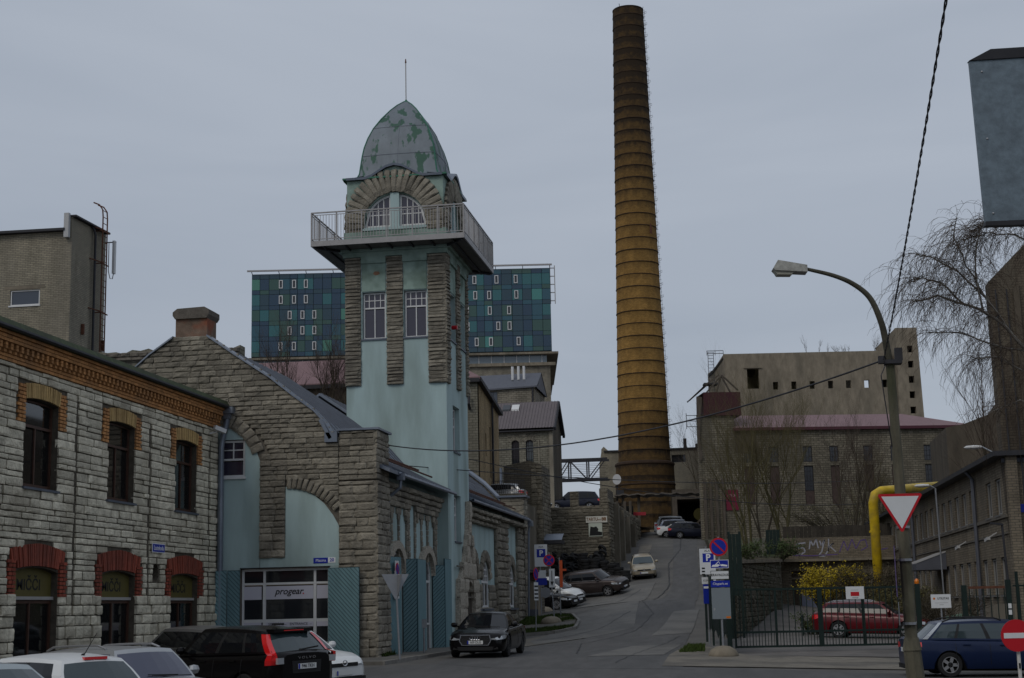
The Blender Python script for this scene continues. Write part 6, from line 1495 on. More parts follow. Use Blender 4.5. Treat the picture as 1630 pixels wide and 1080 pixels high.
# ================================================================== yard: bank, retaining wall, garage, yellow pipe
def yard():
    bank = [(-1.0, 63.9), (1.3, 87.6), (1.45, 95.6), (9, 96.2), (9, 118), (26, 140), (-4.5, 135), (-3.4, 115), (-2.7, 95), (-1.9, 78)]
    bm = bmesh.new(); vs = [bm.verts.new((x, y, 0)) for x, y in bank]; bm.faces.new(vs)
    for ax in (0, 1):
        t = (-6 if ax == 0 else 62)
        while t < (30 if ax == 0 else 142):
            bmesh.ops.bisect_plane(bm, geom=bm.verts[:] + bm.edges[:] + bm.faces[:], plane_co=(t, t, 0), plane_no=((1, 0, 0), (0, 1, 0))[ax]); t += 2
    for v in bm.verts:
        x, y = v.co.x, v.co.y; v.co.z = np.interp(y, [63, 76, 88, 96, 115, 136], [2.6, 2.9, 3.6, 4.9, 6.3, 7.2]) + .25 * noise.noise((x * .5, y * .5, 0))
        if x < -1.2 and y > 66: v.co.z = min(v.co.z, gz(x, y) + .9)
    ed = [e for e in bm.edges if len(e.link_faces) == 1]; r = bmesh.ops.extrude_edge_only(bm, edges=ed)
    for v in r['geom']:
        if isinstance(v, bmesh.types.BMVert): v.co.z -= 7
    bmesh.ops.recalc_face_normals(bm, faces=bm.faces[:]); me = bpy.data.meshes.new('bank'); bm.to_mesh(me); bm.free(); me.materials.append(earth); o = link('bank', me); o['kind'] = 'structure'
    T = wthing('yard_retaining_wall', 'dark mossy stone retaining wall running back behind the sliding gate', 'wall', (0, 64, 0))
    A, B = Vector((-1.0, 63.7, 0)), Vector((1.28, 87.7, 0)); U = (B - A).normalized(); N = Vector((U.y, -U.x, 0)); fr = frame(A, U, N); L_ = (B - A).length
    b = MB(); b.prism([(0, -.5), (L_, 0), (L_, 3.85), (0, 3.3)], fr, -.4, 0); b.build('wall', dark_rubble, T)
    b = MB(); b.prism([(-.4, 3.2), (L_, 3.84), (L_, 3.98), (-.4, 3.36)], fr, -.5, .15); b.build('coping', concrete, T)
    dk = mat('mossy_stone', (.105, .095, .07), .95, var=.35, vscale=4, bump=.6, rnd=.3, stain=(.04, .05, .025), samt=.6)
    m = Masonry(T, 'stone', dk, .6, limit=260); m.fill(fr, [(0, .2), (L_, .7), (L_, 3.8), (0, 3.2)], .2, (.3, .8), .0, .08, nj=.03)
    m.fill(frame((0, 63.65, 0), (1, 0, 0), (0, -1, 0)), rect(-1.35, 0, -.9, 3.3), .22, (.3, .5), .0, .1); m.finish()
    b = MB(); b.box((-1.35, 63.7, -.2), (-.9, 64.4, 3.3)); b.build('end_pier', dark_rubble, T)
    G = wthing('yard_garage', 'low brick garage with graffiti band above its slab and a grey door', 'building', (4, 95, 1))
    ff = frame((0, 95, 0), (1, 0, 0), (0, -1, 0))
    b = MB(); b.prism(rect(1.3, .2, 8.3, 4.0), ff, -.4, 0, holes=[rect(2.05, .8, 4.15, 3.45)], reveal=.35); b.build('wall', tan_brick, G)
    b = MB(); b.prism(rect(1.25, 4.16, 8.3, 5.45), ff, -.4, -.1); b.build('upper_wall', tan_brick, G)
    b = MB(); b.fbox(ff, (1.6, 4.0, -.5), (8.3, 4.16, .5)); b.build('slab', concrete, G)
    b = MB(); b.prism(rect(2.05, .8, 4.15, 3.45), ff, -.34, -.3); b.build('door_infill', dark_render, G)
    b = MB(); b.prism(rect(2.6, .85, 3.55, 2.2), ff, -.3, -.25); b.build('door', mat('blue_grey_door', (.16, .18, .25), .6), G)
    b = MB(); b.fbox(ff, (2.05, 2.95, -.3), (4.15, 3.05, -.22)); b.build('door_rail', concrete, G)
    def ribbon(pts, w, m_, nm):
        b = MB()
        for (x0, z0), (x1, z1) in zip(pts, pts[1:]):
            dx, dz = x1 - x0, z1 - z0; l = math.hypot(dx, dz) or 1; px, pz = -dz / l * w / 2, dx / l * w / 2
            b.prism([(x0 - px, z0 - pz), (x1 - px, z1 - pz), (x1 + px, z1 + pz), (x0 + px, z0 + pz)], ff, -.098, -.09)
        return b.build(nm, m_, gr)
    gr = wthing('graffiti', 'silver SMYK graffiti with violet scrawl on the garage wall', 'graffiti', (4, 94.9, 4.8))
    pale = mat('silver_spray', (.3, .3, .34), .7); vio = mat('violet_spray', (.11, .07, .2), .8)
    ribbon([(3.0, 5.15), (2.45, 5.1), (2.5, 4.85), (2.85, 4.85), (2.95, 4.62), (2.7, 4.45), (2.35, 4.5)], .09, pale, 'stroke')
    ribbon([(3.2, 4.75), (3.3, 5.3), (3.45, 4.95), (3.65, 5.35), (3.75, 4.8)], .08, pale, 'stroke'); ribbon([(3.85, 5.25), (3.95, 4.95), (4.15, 5.3), (3.95, 4.6), (3.75, 4.35), (4.1, 4.3), (4.3, 4.6)], .08, pale, 'stroke'); ribbon([(4.4, 5.35), (4.35, 4.6), (4.4, 4.9), (4.7, 5.1), (4.45, 4.9), (4.8, 4.55)], .07, pale, 'stroke')
    ribbon([(2.2, 4.4), (3.3, 4.35), (4.9, 4.4)], .06, vio, 'scrawl'); ribbon([(5.0, 4.5), (5.3, 5.2), (5.5, 4.6), (5.8, 5.3), (6.0, 4.7), (6.3, 5.2), (6.6, 5.25), (6.7, 4.8), (6.3, 4.6)], .06, vio, 'scrawl'); ribbon([(7.0, 4.6), (7.1, 5.2), (7.5, 5.1), (7.4, 4.6), (7.9, 4.7)], .06, vio, 'scrawl')
    H_ = wthing('board_fence', 'weathered dark board fence on top of the garage', 'fence', (5, 97, 5)); me = MB().box((0, 97, 5.0), (.24, 97.04, 6.25)).mesh('board', mat('dark_board', (.045, .038, .03), .9, var=.3, rnd=.2))
    for i in range(28): link('board', me, H_, Matrix.Translation((1.7 + i * .255, 0, random.uniform(-.04, .05))))
    P = wthing('yellow_pipe', 'fat yellow gas pipe rising and turning over the yard', 'pipe', (5.9, 77.7, 0)); ym = mat('yellow_enamel', (.58, .39, .012), .5, var=.2, vscale=2.5, stain=(.25, .17, .04), sscale=1.5, samt=.6)
    b = MB(); b.tube([(5.95, 78, .2), (5.88, 77.55, 4.5), (5.84, 77.1, 6.35), (5.95, 77.1, 6.75), (6.3, 77.4, 6.95), (6.9, 78.2, 7.03), (10.6, 89, 7.95)], .235, 14); b.build('pipe', ym, P, smooth=True)
    for z in (2.2, 4.9): b = MB(); b.lathe([(.24, z), (.28, z), (.28, z + .1), (.24, z + .1)], 14, m=Matrix.Translation((5.92 - .012 * z, 77.8 - .06 * z, 0))); b.build('flange', ym, P)
yard()
# ================================================================== vehicles
def paint(name, c, metal=.0, coat=.8, rough=.35): return mat(name, c, .28, metal, spec=.28, coat=.12)
tyre_m = mat('tyre_rubber', (.014, .014, .015), .85)
alloy = mat('alloy', (.45, .45, .46), .35, .8)
alloy_d = mat('alloy_dark', (.06, .06, .065), .4, .6)
car_glass = glassmat('car_glass', (.008, .009, .011), 0, .03); car_glass.node_tree.nodes['Principled BSDF'].inputs['Specular IOR Level'].default_value = .35
car_glass2 = glassmat('car_glass_lighter', (.03, .045, .05), 0, .05)
trim = mat('black_trim', (.012, .012, .013), .6)
chrome = mat('chrome', (.6, .6, .62), .15, .95)
lamp_r = mat('tail_lamp', (.62, .01, .012), .2, spec=.6, coat=.6)
lamp_w = mat('head_lamp', (.42, .44, .46), .12, .3, spec=.8, coat=1)
lamp_o = mat('amber', (.6, .16, .01), .3)
plate_w = mat('plate_white', (.6, .61, .6), .5)
under = mat('underbody', (.008, .008, .008), .95)
def lerp(a, b, t): return a + (b - a) * t
def interp(x, pts):
    for (x0, y0), (x1, y1) in zip(pts, pts[1:]):
        if x <= x1: return y0 + (y1 - y0) * max(0, min(1, (x - x0) / (x1 - x0)))
    return pts[-1][1]
WHEELS = {}
def wheel_mesh(r, w, spokes, wide, rm):
    k = (r, w, spokes, wide, rm.name)
    if k not in WHEELS:
        m = Matrix.Rotation(R_(90), 4, 'X')      # axis Z -> -Y
        t = MB(); rr = r * .66
        t.lathe([(rr, -w / 2), (r * .93, -w / 2), (r, -w / 2 + .03), (r, w / 2 - .03), (r * .93, w / 2), (rr, w / 2 - .01), (rr, -w / 2)], 28, m=m, cap=False)
        b = MB(); b.lathe([(rr, w / 2 - .02), (rr, w / 2 + .0), (rr * .92, w / 2), (rr * .9, w / 2 - .06)], 28, m=m, cap=False)
        b.lathe([(.01, w / 2 - .01), (.07, w / 2 - .01), (.075, w / 2 - .05)], 12, m=m)
        for i in range(spokes):
            a = 2 * math.pi * i / spokes
            for da in ((-.09, .09) if wide == 2 else (0,)):
                ww = .055 * (1.5 if wide == 1 else .6)
                p = Vector((math.cos(a + da) * rr * .93, -(w / 2 - .025), math.sin(a + da) * rr * .93)); b.bar((0, -(w / 2 - .025), 0), p, ww if spokes < 9 else .025, .03, up=(0, 1, 0))
        d = MB(); d.lathe([(.001, w / 2 - .09), (rr * .92, w / 2 - .09), (rr * .92, w / 2 - .1)], 16, m=m)
        WHEELS[k] = (t.mesh('wheel', tyre_m), b.mesh('rim', rm), d.mesh('brake_disc', under))
    return WHEELS[k]
def car(name, label, cat, x, y, heading, paintm, L=4.5, W=1.8, H=1.47, wb=2.65, fo=.88, wr=.32, kind='wagon', belt=(.93, 1.0), hood=(.72, .9), cowl=None, roof=None, rearbase=None, roofw=.64, glass=None,
        spokes=5, wide=1, rim=None, rails=None, plate=None, plate_r=None, cols=None, zb=.17, group='parked cars', tail='box', grille='bar', z=None, rearglass=None, mirror=None, deck=None, chromeline=False, roofdrop=.05, detail=True):
    T = thing(name, label, cat, (0, 0, 0), R_(heading), group)
    glass = glass or car_glass; rim = rim or alloy; mirror = mirror or paintm
    X0, X1 = -L / 2, L / 2; xfw = X1 - fo; xrw = xfw - wb
    cowl = X1 - L * .255 if cowl is None else cowl
    rf, rr = roof or ((X1 - L * .41, X0 + .42) if kind != 'sedan' else (X1 - L * .42, X0 + L * .3))
    rb = rearbase if rearbase is not None else (X0 + .1 if kind != 'sedan' else X0 + L * .145)
    hw = W / 2
    if deck is None:
        if kind == 'sedan': deck = [(X0, belt[1] - .16), (X0 + .15, belt[1] - .02), (rb, belt[1]), (cowl, belt[0]), (lerp(cowl, X1, .55), lerp(belt[0], hood[0], .38)), (X1 - .16, hood[0]), (X1, hood[0] - .14)]
        else: deck = [(X0, belt[1] - .05), (X0 + .08, belt[1]), (cowl, belt[0]), (lerp(cowl, X1, .55), lerp(belt[0], hood[0], .36)), (X1 - .16, hood[0]), (X1, hood[0] - .14)]
    def wdt(xx):
        t = xx / (L / 2); w = hw * (1 - .035 * t * t)
        for d, r in ((X1 - xx, .55), (xx - X0, .38)):
            if d < r: w *= 1 - .26 * (1 - math.sqrt(max(0, 1 - ((r - max(0, d)) / r) ** 2)))
        return w
    prof = [(0, 0), (.70, 0), (.93, .06), (.985, .22), (1.0, .42), (.995, .62), (.965, .82), (.93, .93), (.84, 1.0), (.45, 1.035), (0, 1.045)]
    def yf(f): return interp(f, [(p[1], p[0]) for p in prof[1:]])
    n = max(30, int(L / .085)) if detail else 30
    b = MB(); rings = []
    for i in range(n + 1):
        xx = X0 + L * i / n; w = wdt(xx); zt = interp(xx, deck); d = min(X1 - xx, xx - X0)
        zlo = zb + max(0, .12 - d) * 1.2
        az = 0
        for xw in (xfw, xrw):
            R = wr + .055; dx = xx - xw
            if abs(dx) < R: az = max(az, wr + math.sqrt(R * R - dx * dx))
        row = []
        for f, g_ in prof:
            zz = zlo + (zt - zlo) * g_
            if f >= .9 and g_ < .95 and zz < az: zz = az
            row.append((xx, f * w, zz))
        rings.append([(p[0], -p[1], p[2]) for p in row[::-1]][:-1] + row if False else row)
    m = len(prof)
    for s in (1, -1):
        vs = [(p[0], p[1] * s, p[2]) for r in rings for p in r]; fs = []; mi = []
        for i in range(n):
            for j in range(m - 1):
                a = i * m + j; f = (a, a + 1, a + m + 1, a + m)
                fs.append(f if s < 0 else f[::-1]); mi.append(1 if j < 2 else 0)
        o = len(b.v); b.v += vs
        for f, k in zip(fs, mi): b.f.append([o + q for q in f]); b.mi.append(k); b.uv.append(None)
    for i, sgn in ((0, -1), (n, 1)):
        r = rings[i]; pl = [(p[0], p[1], p[2]) for p in r] + [(p[0], -p[1], p[2]) for p in r[::-1]][1:-1]
        b.add(pl, [tuple(range(len(pl))) if sgn > 0 else tuple(range(len(pl)))[::-1]])
    # greenhouse
    cols = cols or ([0, .05, .47, .51, .93, 1] if kind in ('sedan',) else [0, .05, .40, .44, .70, .73, .93, 1])
    gi = {i for i in range(1, len(cols) - 1, 2)}
    hb = .0
    def side_pt(f, s, sd):   # f along, s height
        xb = lerp(cowl - .1, rb + (.1 if kind != 'sedan' else .12), f); xt = lerp(rf - .1, rr + .1, f)
        zbv = interp(xb, deck) - .01; ztv = H - .045 - roofdrop * (abs(f - .35) / .65) ** 2.2
        yb = wdt(max(min(xb, X1 - .6), X0 + .3)) * .90 - (.0 if f < .9 else .02); yt = hw * roofw / .72 * .72 + .0
        yt = hw * (roofw + .02) + 0
        if f > .8: yt -= (f - .8) * .25; 
        ss = s; xx = lerp(xb, xt, ss); yy = lerp(yb, yt, ss) + .035 * math.sin(math.pi * ss); zz = lerp(zbv, ztv, ss)
        return (xx, sd * yy, zz)
    lv = [0, .09, .87, 1]
    G = {}
    def addcell(key, q): G.setdefault(key, MB()).add(q, [(0, 1, 2, 3)])
    for sd in (1, -1):
        for i in range(len(cols) - 1):
            for k in range(3):
                sub = 3 if (cols[i + 1] - cols[i]) > .15 else 1
                for u in range(sub):
                    f0 = lerp(cols[i], cols[i + 1], u / sub); f1 = lerp(cols[i], cols[i + 1], (u + 1) / sub)
                    ks = 2 if k == 1 else 1
                    for v in range(ks):
                        s0 = lerp(lv[k], lv[k + 1], v / ks); s1 = lerp(lv[k], lv[k + 1], (v + 1) / ks)
                        q = [side_pt(f0, s0, sd), side_pt(f0, s1, sd), side_pt(f1, s1, sd), side_pt(f1, s0, sd)]
                        if sd < 0: q = q[::-1]
                        if k == 1 and i in gi: addcell(('side_window', sd, i), q)
                        else: b.add(q, [(0, 1, 2, 3)], 0 if (i in (0, len(cols) - 2) or k != 1) else 2)
    ys = [-1, -.93, -.62, -.31, 0, .31, .62, .93, 1]
    def end_pt(y, s, front):
        a = side_pt(0 if front else 1, s, 1); hwid = a[1]
        bulge = (.17 if front else .09) * (1 - y * y) * (1 - .35 * s)
        return (a[0] + (bulge if front else -bulge), y * hwid, a[2] + (.03 * (1 - y * y) * s))
    for front in (True, False):
        for i in range(len(ys) - 1):
            for k in range(3):
                ks = 3 if k == 1 else 1
                for v in range(ks):
                    s0 = lerp(lv[k] * .6, lv[k + 1], v / ks) if k == 1 else lv[k]; s1 = lerp(lv[k] * .6 if k == 1 else lv[k], lv[k + 1], (v + 1) / ks)
                    if k == 0: s1 = lv[1] * .6
                    q = [end_pt(ys[i], s0, front), end_pt(ys[i + 1], s0, front), end_pt(ys[i + 1], s1, front), end_pt(ys[i], s1, front)]
                    if not front: q = q[::-1]
                    if k == 1 and 0 < i < len(ys) - 2: addcell(('windscreen' if front else 'rear_window', 0, 0), q)
                    else: b.add(q, [(0, 1, 2, 3)], 0)
    NF = 10
    for i in range(NF):
        for j in range(len(ys) - 1):
            q = []
            for ff, yy in ((i / NF, ys[j]), (i / NF, ys[j + 1]), ((i + 1) / NF, ys[j + 1]), ((i + 1) / NF, ys[j])):
                a = side_pt(ff, 1, 1); xf_ = a[0]
                fr_ = end_pt(yy, 1, True)[0] - end_pt(1, 1, True)[0]; re_ = end_pt(yy, 1, False)[0] - end_pt(1, 1, False)[0]
                q.append((xf_ + fr_ * (1 - ff) + re_ * ff, yy * a[1], a[2] + .03 * (1 - yy * yy) + .025 * (1 - yy ** 4) * math.sin(math.pi * ff)))
            b.add(q[::-1], [(0, 1, 2, 3)], 0)
    body = b.build('body', [paintm, under, trim], T, angle=38)
    for (nm, sd, i), g_ in G.items():
        gm = glass
        if nm == 'rear_window' and rearglass: gm = rearglass
        g_.build(nm, gm, T, smooth=True)
    # door gaps, handles, sill, mirrors
    if detail:
        sm = MB()
        for fc in [cols[2] + (cols[3] - cols[2]) / 2] + ([cols[4] + (cols[5] - cols[4]) / 2] if len(cols) > 6 else []) + [-.02]:
            xx = lerp(cowl - .1, rb + .1, fc)
            if len(cols) <= 6 and fc > .5: pass
            for s in (1, -1):
                pts = []
                for k in range(7):
                    f = .2 + .75 * k / 6; zt = interp(xx, deck); w = wdt(xx) * yf(f); pts.append((xx, s * (w + .001), zb + (zt - zb) * f))
                for p, q in zip(pts, pts[1:]): sm.bar(p, q, .012, .012)
        o = sm.build('door_gaps', trim, T)
        for s in (1, -1):
            for fc in ((.30, .62) if len(cols) > 6 else (.38, .84)):
                xx = lerp(cowl - .1, rb + .1, fc); zt = interp(xx, deck); h = MB(); w = wdt(xx) * yf(.84)
                h.bar((xx - .1, s * (w + .015), zb + (zt - zb) * .84), (xx + .1, s * (w + .015), zb + (zt - zb) * .84), .035, .03); h.build('door_handle', paintm, T)
            ml = MB(); a = side_pt(.07, .08, s); ml.bar((a[0] - .02, a[1], a[2] + .02), (a[0], a[1] + s * .1, a[2] + .05), .05)
            mm = Matrix.Translation((a[0] - .02, a[1] + s * .17, a[2] + .08)) @ Matrix.Diagonal((.09, .12, .085, 1)); ml.lathe([(.01, -1), (.7, -.75), (1, 0), (.75, .8), (.01, 1)], 10, m=mm); ml.build('wing_mirror', mirror, T)
    wt, wrm, wd = wheel_mesh(wr, .21, spokes, wide, rim)
    for xw in (xfw, xrw):
        for s in (1, -1):
            M_ = Matrix.Translation((xw, s * (hw - .125), wr)) @ (Matrix.Identity(4) if s < 0 else Matrix.Rotation(math.pi, 4, 'Z'))
            wo = link('wheel', wt, T, M_); link('rim', wrm, wo); link('brake_disc', wd, wo)
    # front
    def strip(nm, cols_, mm, side, th=.014):
        """cols_ = [(x, z0, z1)] along the body side, wraps with the plan outline"""
        q = MB(); pts = []
        for xx, z0, z1 in cols_:
            zt = interp(xx, deck); w0 = wdt(xx) * yf((z0 - zb) / (zt - zb)) + th; w1 = wdt(xx) * yf(min(1, (z1 - zb) / (zt - zb))) + th
            pts.append(((xx, side * w0, z0), (xx, side * w1, z1)))
        for (a, c), (d, e) in zip(pts, pts[1:]):
            for qq in ([a, d, e, c],): q.add(qq, [(0, 1, 2, 3) if side * (cols_[1][0] - cols_[0][0]) < 0 else (3, 2, 1, 0)])
        # inward cap
        (a, c) = pts[-1]; xx = a[0]; sg = 1 if xx > 0 else -1; yy = abs(a[1])
        inner = yy - .28
        q.add([(xx + sg * .012, side * inner, a[2] + .02), (xx + sg * .012, side * yy, a[2]), (xx + sg * .012, side * abs(c[1]), c[2]), (xx + sg * .012, side * inner, c[2] - .02)], [(0, 1, 2, 3)])
        q.add([(xx + sg * .012, side * inner, a[2] + .02), (xx - sg * .04, side * inner, a[2] + .02), (xx - sg * .04, side * inner, c[2] - .02), (xx + sg * .012, side * inner, c[2] - .02)], [(0, 1, 2, 3)])
        return q.build(nm, mm, T)
    hz = hood[0]; tz = belt[1]
    for s in (1, -1):
        strip('headlight', [(X1 - .55, hz - .1, hz - .03), (X1 - .4, hz - .15, hz - .04), (X1 - .2, hz - .17, hz - .06), (X1 - .06, hz - .18, hz - .1), (X1 - .01, hz - .19, hz - .13)], lamp_w, s)
        if tail == 'box': strip('taillight', [(X0 + .3, tz - .2, tz - .08), (X0 + .14, tz - .26, tz - .08), (X0 + .05, tz - .27, tz - .08), (X0 + .01, tz - .27, tz - .1)], lamp_r, s)
    gr = MB(); gx = X1
    if grille == 'big':
        gr.prism([(-.42, .42), (.42, .42), (.5, .55), (.46, hz - .04), (-.46, hz - .04), (-.5, .55)], frame((gx, 0, 0), (0, 1, 0), (1, 0, 0)), -.02, .02); gr.build('grille', trim, T)
        c_ = MB(); o_ = [(-.44, .4), (.44, .4), (.53, .55), (.49, hz - .02), (-.49, hz - .02), (-.53, .55)]; i_ = [(p[0] * .94, p[1] + (.02 if p[1] < .5 else -.025 if p[1] > .6 else 0)) for p in o_]
        c_.prism(o_, frame((gx, 0, 0), (0, 1, 0), (1, 0, 0)), .0, .035, holes=[i_]); c_.build('grille_frame', chrome, T)
        sl = MB()
        for k in range(5): zz = .47 + k * (hz - .55) / 5; sl.bar((gx + .022, -.44, zz), (gx + .022, .44, zz), .012, .012)
        sl.build('grille_slats', alloy_d, T)
        for k in range(4):
            r_ = MB(); a = 0; pts = [(gx + .045, -.12 + k * .08 + .055 * math.cos(t), hz - .12 + .055 * math.sin(t)) for t in [i * math.pi / 6 for i in range(13)]]; r_.tube(pts, .008, 4); r_.build('badge_ring', chrome, T)
    else:
        gr.prism(rect(-.45, hz - .19, .45, hz - .1), frame((gx, 0, 0), (0, 1, 0), (1, 0, 0)), -.02, .014); gr.build('grille', trim, T)
        if grille == 'badge':
            r_ = MB(); r_.tube([(gx + .03, .08 * math.cos(t), hz - .1 + .065 * math.sin(t)) for t in [i * math.pi / 6 for i in range(13)]], .01, 5); r_.tube([(gx + .03, .045 * math.cos(t), hz - .1 + .065 * math.sin(t)) for t in [i * math.pi / 6 for i in range(13)]], .008, 4); r_.build('badge', chrome, T)
    lo = MB(); lo.prism([(-.55, .24), (.55, .24), (.6, .36), (-.6, .36)], frame((gx, 0, 0), (0, 1, 0), (1, 0, 0)), -.02, .012); lo.build('lower_intake', trim, T)
    for s in (1, -1):
        f_ = MB(); f_.prism(rect(s * .62 - .12, .27, s * .62 + .12, .34), frame((gx - .03, 0, 0), (0, 1, 0), (1, 0, 0)), -.03, .012); f_.build('fog_lamp_recess', trim, T)
    bp = MB(); bp.prism([(-.62, .2), (.62, .2), (.66, .32), (-.66, .32)], frame((X0, 0, 0), (0, -1, 0), (-1, 0, 0)), -.02, .012); bp.build('rear_valance', trim, T)
    def plate_(fr_, z_, s_):
        p = MB(); p.prism(rect(-.26, z_ - .056, .26, z_ + .056), fr_, .018, .026); p.build('number_plate', plate_w, T)
        p = MB(); p.prism(rect(-.26, z_ - .054, -.215, z_ + .054), fr_, .026, .029); p.build('plate_band', blue_sg, T)
        if s_: text(s_, fr_, .02, z_, .105, black_p, 'plate_letters', T, n=.028, sx=.92, bold=.001)
    plate_(frame((gx + (.02 if grille == 'big' else 0), 0, 0), (0, 1, 0), (1, 0, 0)), .45 if grille != 'big' else .5, plate)
    if plate_r or detail: plate_(frame((X0, 0, 0), (0, -1, 0), (-1, 0, 0)), (tz - .3) if kind != 'low' else .5, plate_r)
    if rails:
        for s in (1, -1):
            q = MB(); pts = []
            for k in range(9):
                f = .12 + .82 * k / 8; a = side_pt(f, 1, s); pts.append((a[0], a[1] - s * .03, a[2] + (.075 if 0 < k < 8 else .02)))
            q.tube(pts, .02, 6); q.build('roof_rail', rails, T)
    if chromeline:
        q = MB()
        for s in (1, -1):
            for k in range(12): q.bar(Vector(side_pt(.04 + .9 * k / 12, 1.0 if k else .96, s)) + Vector((0, s * .006, -.03)), Vector(side_pt(.04 + .9 * (k + 1) / 12, 1.0, s)) + Vector((0, s * .006, -.03)), .012); q.bar(side_pt(.04 + .9 * k / 12, .04, s), side_pt(.04 + .9 * (k + 1) / 12, .04, s), .015)
        q.build('window_trim', chrome, T)
    wp = MB(); a = end_pt(0, .1, True); wp.bar((a[0] + .02, .3, a[2] + .02), (a[0] - .03, -.3, a[2] + .04), .015); wp.bar((a[0] + .02, -.25, a[2] + .02), (a[0] + .0, .6, a[2] - .0), .015); wp.build('wiper', trim, T)
    # stand on the ground: sample under the axles
    h = R_(heading); fx, fy = math.cos(h), math.sin(h)
    if z is None:
        zf = gz(x + fx * (xfw), y + fy * (xfw)); zr = gz(x + fx * xrw, y + fy * xrw); zl = gz(x - fy * .8, y + fx * .8); zr2 = gz(x + fy * .8, y - fx * .8)
        T.location = (x, y, (zf + zr) / 2 + .02 - (xfw + xrw) / 2 * (zf - zr) / wb); T.rotation_euler = (math.atan2(zl - zr2, 1.6), -math.atan2(zf - zr, wb), h)
    else: T.location = (x, y, z)
    return T, side_pt, end_pt, X0, X1
silver = paint('paint_silver', (.36, .37, .38), .5); whitep = paint('paint_white', (.62, .63, .63), 0); blackp = mat('paint_black', (.004, .0035, .004), .2, spec=.2); palegrey = paint('paint_pale_blue', (.33, .37, .38), .3)
brownp = paint('paint_brown', (.055, .043, .04), .4); goldp = paint('paint_gold', (.36, .31, .23), .4); redp = paint('paint_red', (.095, .005, .008), .05); bluep = paint('paint_blue', (.006, .014, .048), .05)
navy = paint('paint_navy', (.008, .01, .022), .1); greyp = paint('paint_grey', (.2, .195, .19), .4); lilac = paint('paint_grey_blue', (.16, .18, .23), .5)
HD = 149
# black tall estate seen from behind
T, sp, ep, X0, X1 = car('estate_car', 'black tall estate car with red lamps up its rear pillars, number plate 946 TKH', 'car', -11.72, 33.45, HD, blackp, L=4.63, W=1.9, H=1.70, wb=2.77, fo=.86, wr=.36, belt=(1.05, 1.16), hood=(.88, 1.0), roofw=.66, tail='none', rearglass=car_glass2, plate_r='946 TKH', zb=.25, rearbase=-2.22, roof=(.45, -1.78))
for s in (1, -1):
    q = MB(); pth = [((X0 + .03, .70, .92), (X0 + .30, .93, .90)), ((X0 + .02, .80, 1.02), (X0 + .28, .945, 1.0)), ((X0 + .035, .815, 1.12), (X0 + .22, .925, 1.12))]
    for k in range(6):
        ss = .06 + .8 * k / 5; a = Vector(sp(.995, ss, 1)); c = Vector(sp(.94, ss, 1)); e = Vector(ep(.9, ss, False)); pth.append(((e.x - .02, e.y + .0, e.z), (c.x, c.y + .02, c.z)))
    for (a, c), (d, e) in zip(pth, pth[1:]):
        mid0 = Vector(((a[0] + c[0]) / 2 - .06, max(a[1], c[1]) + .0, (a[2] + c[2]) / 2)); mid1 = Vector(((d[0] + e[0]) / 2 - .06, max(d[1], e[1]) + .0, (d[2] + e[2]) / 2))
        V = [Vector(a), mid0, Vector(c), Vector(d), mid1, Vector(e)]
        q.add([(v.x, s * v.y, v.z) for v in V], [(0, 1, 4, 3), (1, 2, 5, 4)] if s < 0 else [(3, 4, 1, 0), (4, 5, 2, 1)])
    q.build('taillight', lamp_r, T)
    q = MB(); q.box((X0 - .015, s * .66 if s > 0 else s * .84, .93), (X0 + .04, s * .84 if s > 0 else s * .66, 1.06)); q.build('reversing_lamp', lamp_w, T)
q = MB(); a = Vector(ep(0, 1, False)); q.box((a.x - .16, -.56, a.z - .06), (a.x + .1, .56, a.z + .015)); q.build('spoiler', blackp, T)
q = MB(); q.box((a.x - .17, -.28, a.z - .03), (a.x - .155, .28, a.z - .01)); q.build('brake_light', lamp_r, T)
q = MB(); a = Vector(ep(0, .12, False)); q.bar((a.x - .03, .05, a.z), (a.x - .03, -.45, a.z + .05), .03); q.lathe([(.04, 0), (.03, .04)], 8, m=Matrix.Translation((a.x - .02, .05, a.z - .02))); q.build('rear_wiper', trim, T)
q = MB(); q.box((a.x + .05 + .6, -.07, 1.72), (a.x + .9, .07, 1.76)); q.build('roof_aerial', trim, T)
text('V O L V O', frame((X0, 0, 0), (0, -1, 0), (-1, 0, 0)), .0, 1.04, .075, chrome, 'badge_letters', T, n=.012, sx=1.5)
q = MB(); q.prism([(-.4, .72), (.4, .72), (.42, .98), (-.42, .98)], frame((X0, 0, 0), (0, -1, 0), (-1, 0, 0)), 0, .008); q.build('plate_recess', trim, T)
# white hatchback, near left
T, sp, ep, X0, X1 = car('hatchback_car', 'white small hatchback with short roof aerial in the left foreground', 'car', -11.08, 22.5, HD, whitep, L=3.85, W=1.67, H=1.48, wb=2.45, fo=.78, wr=.30, belt=(.92, 1.0), hood=(.74, .9), roofw=.66, rearglass=car_glass2, rearbase=-1.82, roof=(.28, -1.48), cols=[0, .05, .52, .57, .9, 1])
q = MB(); a = ep(0, 1, False); q.tube([(a[0] + .28, .02, a[2] + .03), (a[0] + .22, .02, a[2] + .06), (a[0] - .08, .02, a[2] + .36)], [.03, .008, .004], 5); q.build('roof_aerial', trim, T)
q = MB(); q.box((a[0] - .04, -.2, a[2] - .03), (a[0] + .02, .2, a[2] + .012)); q.build('brake_light', lamp_r, T)
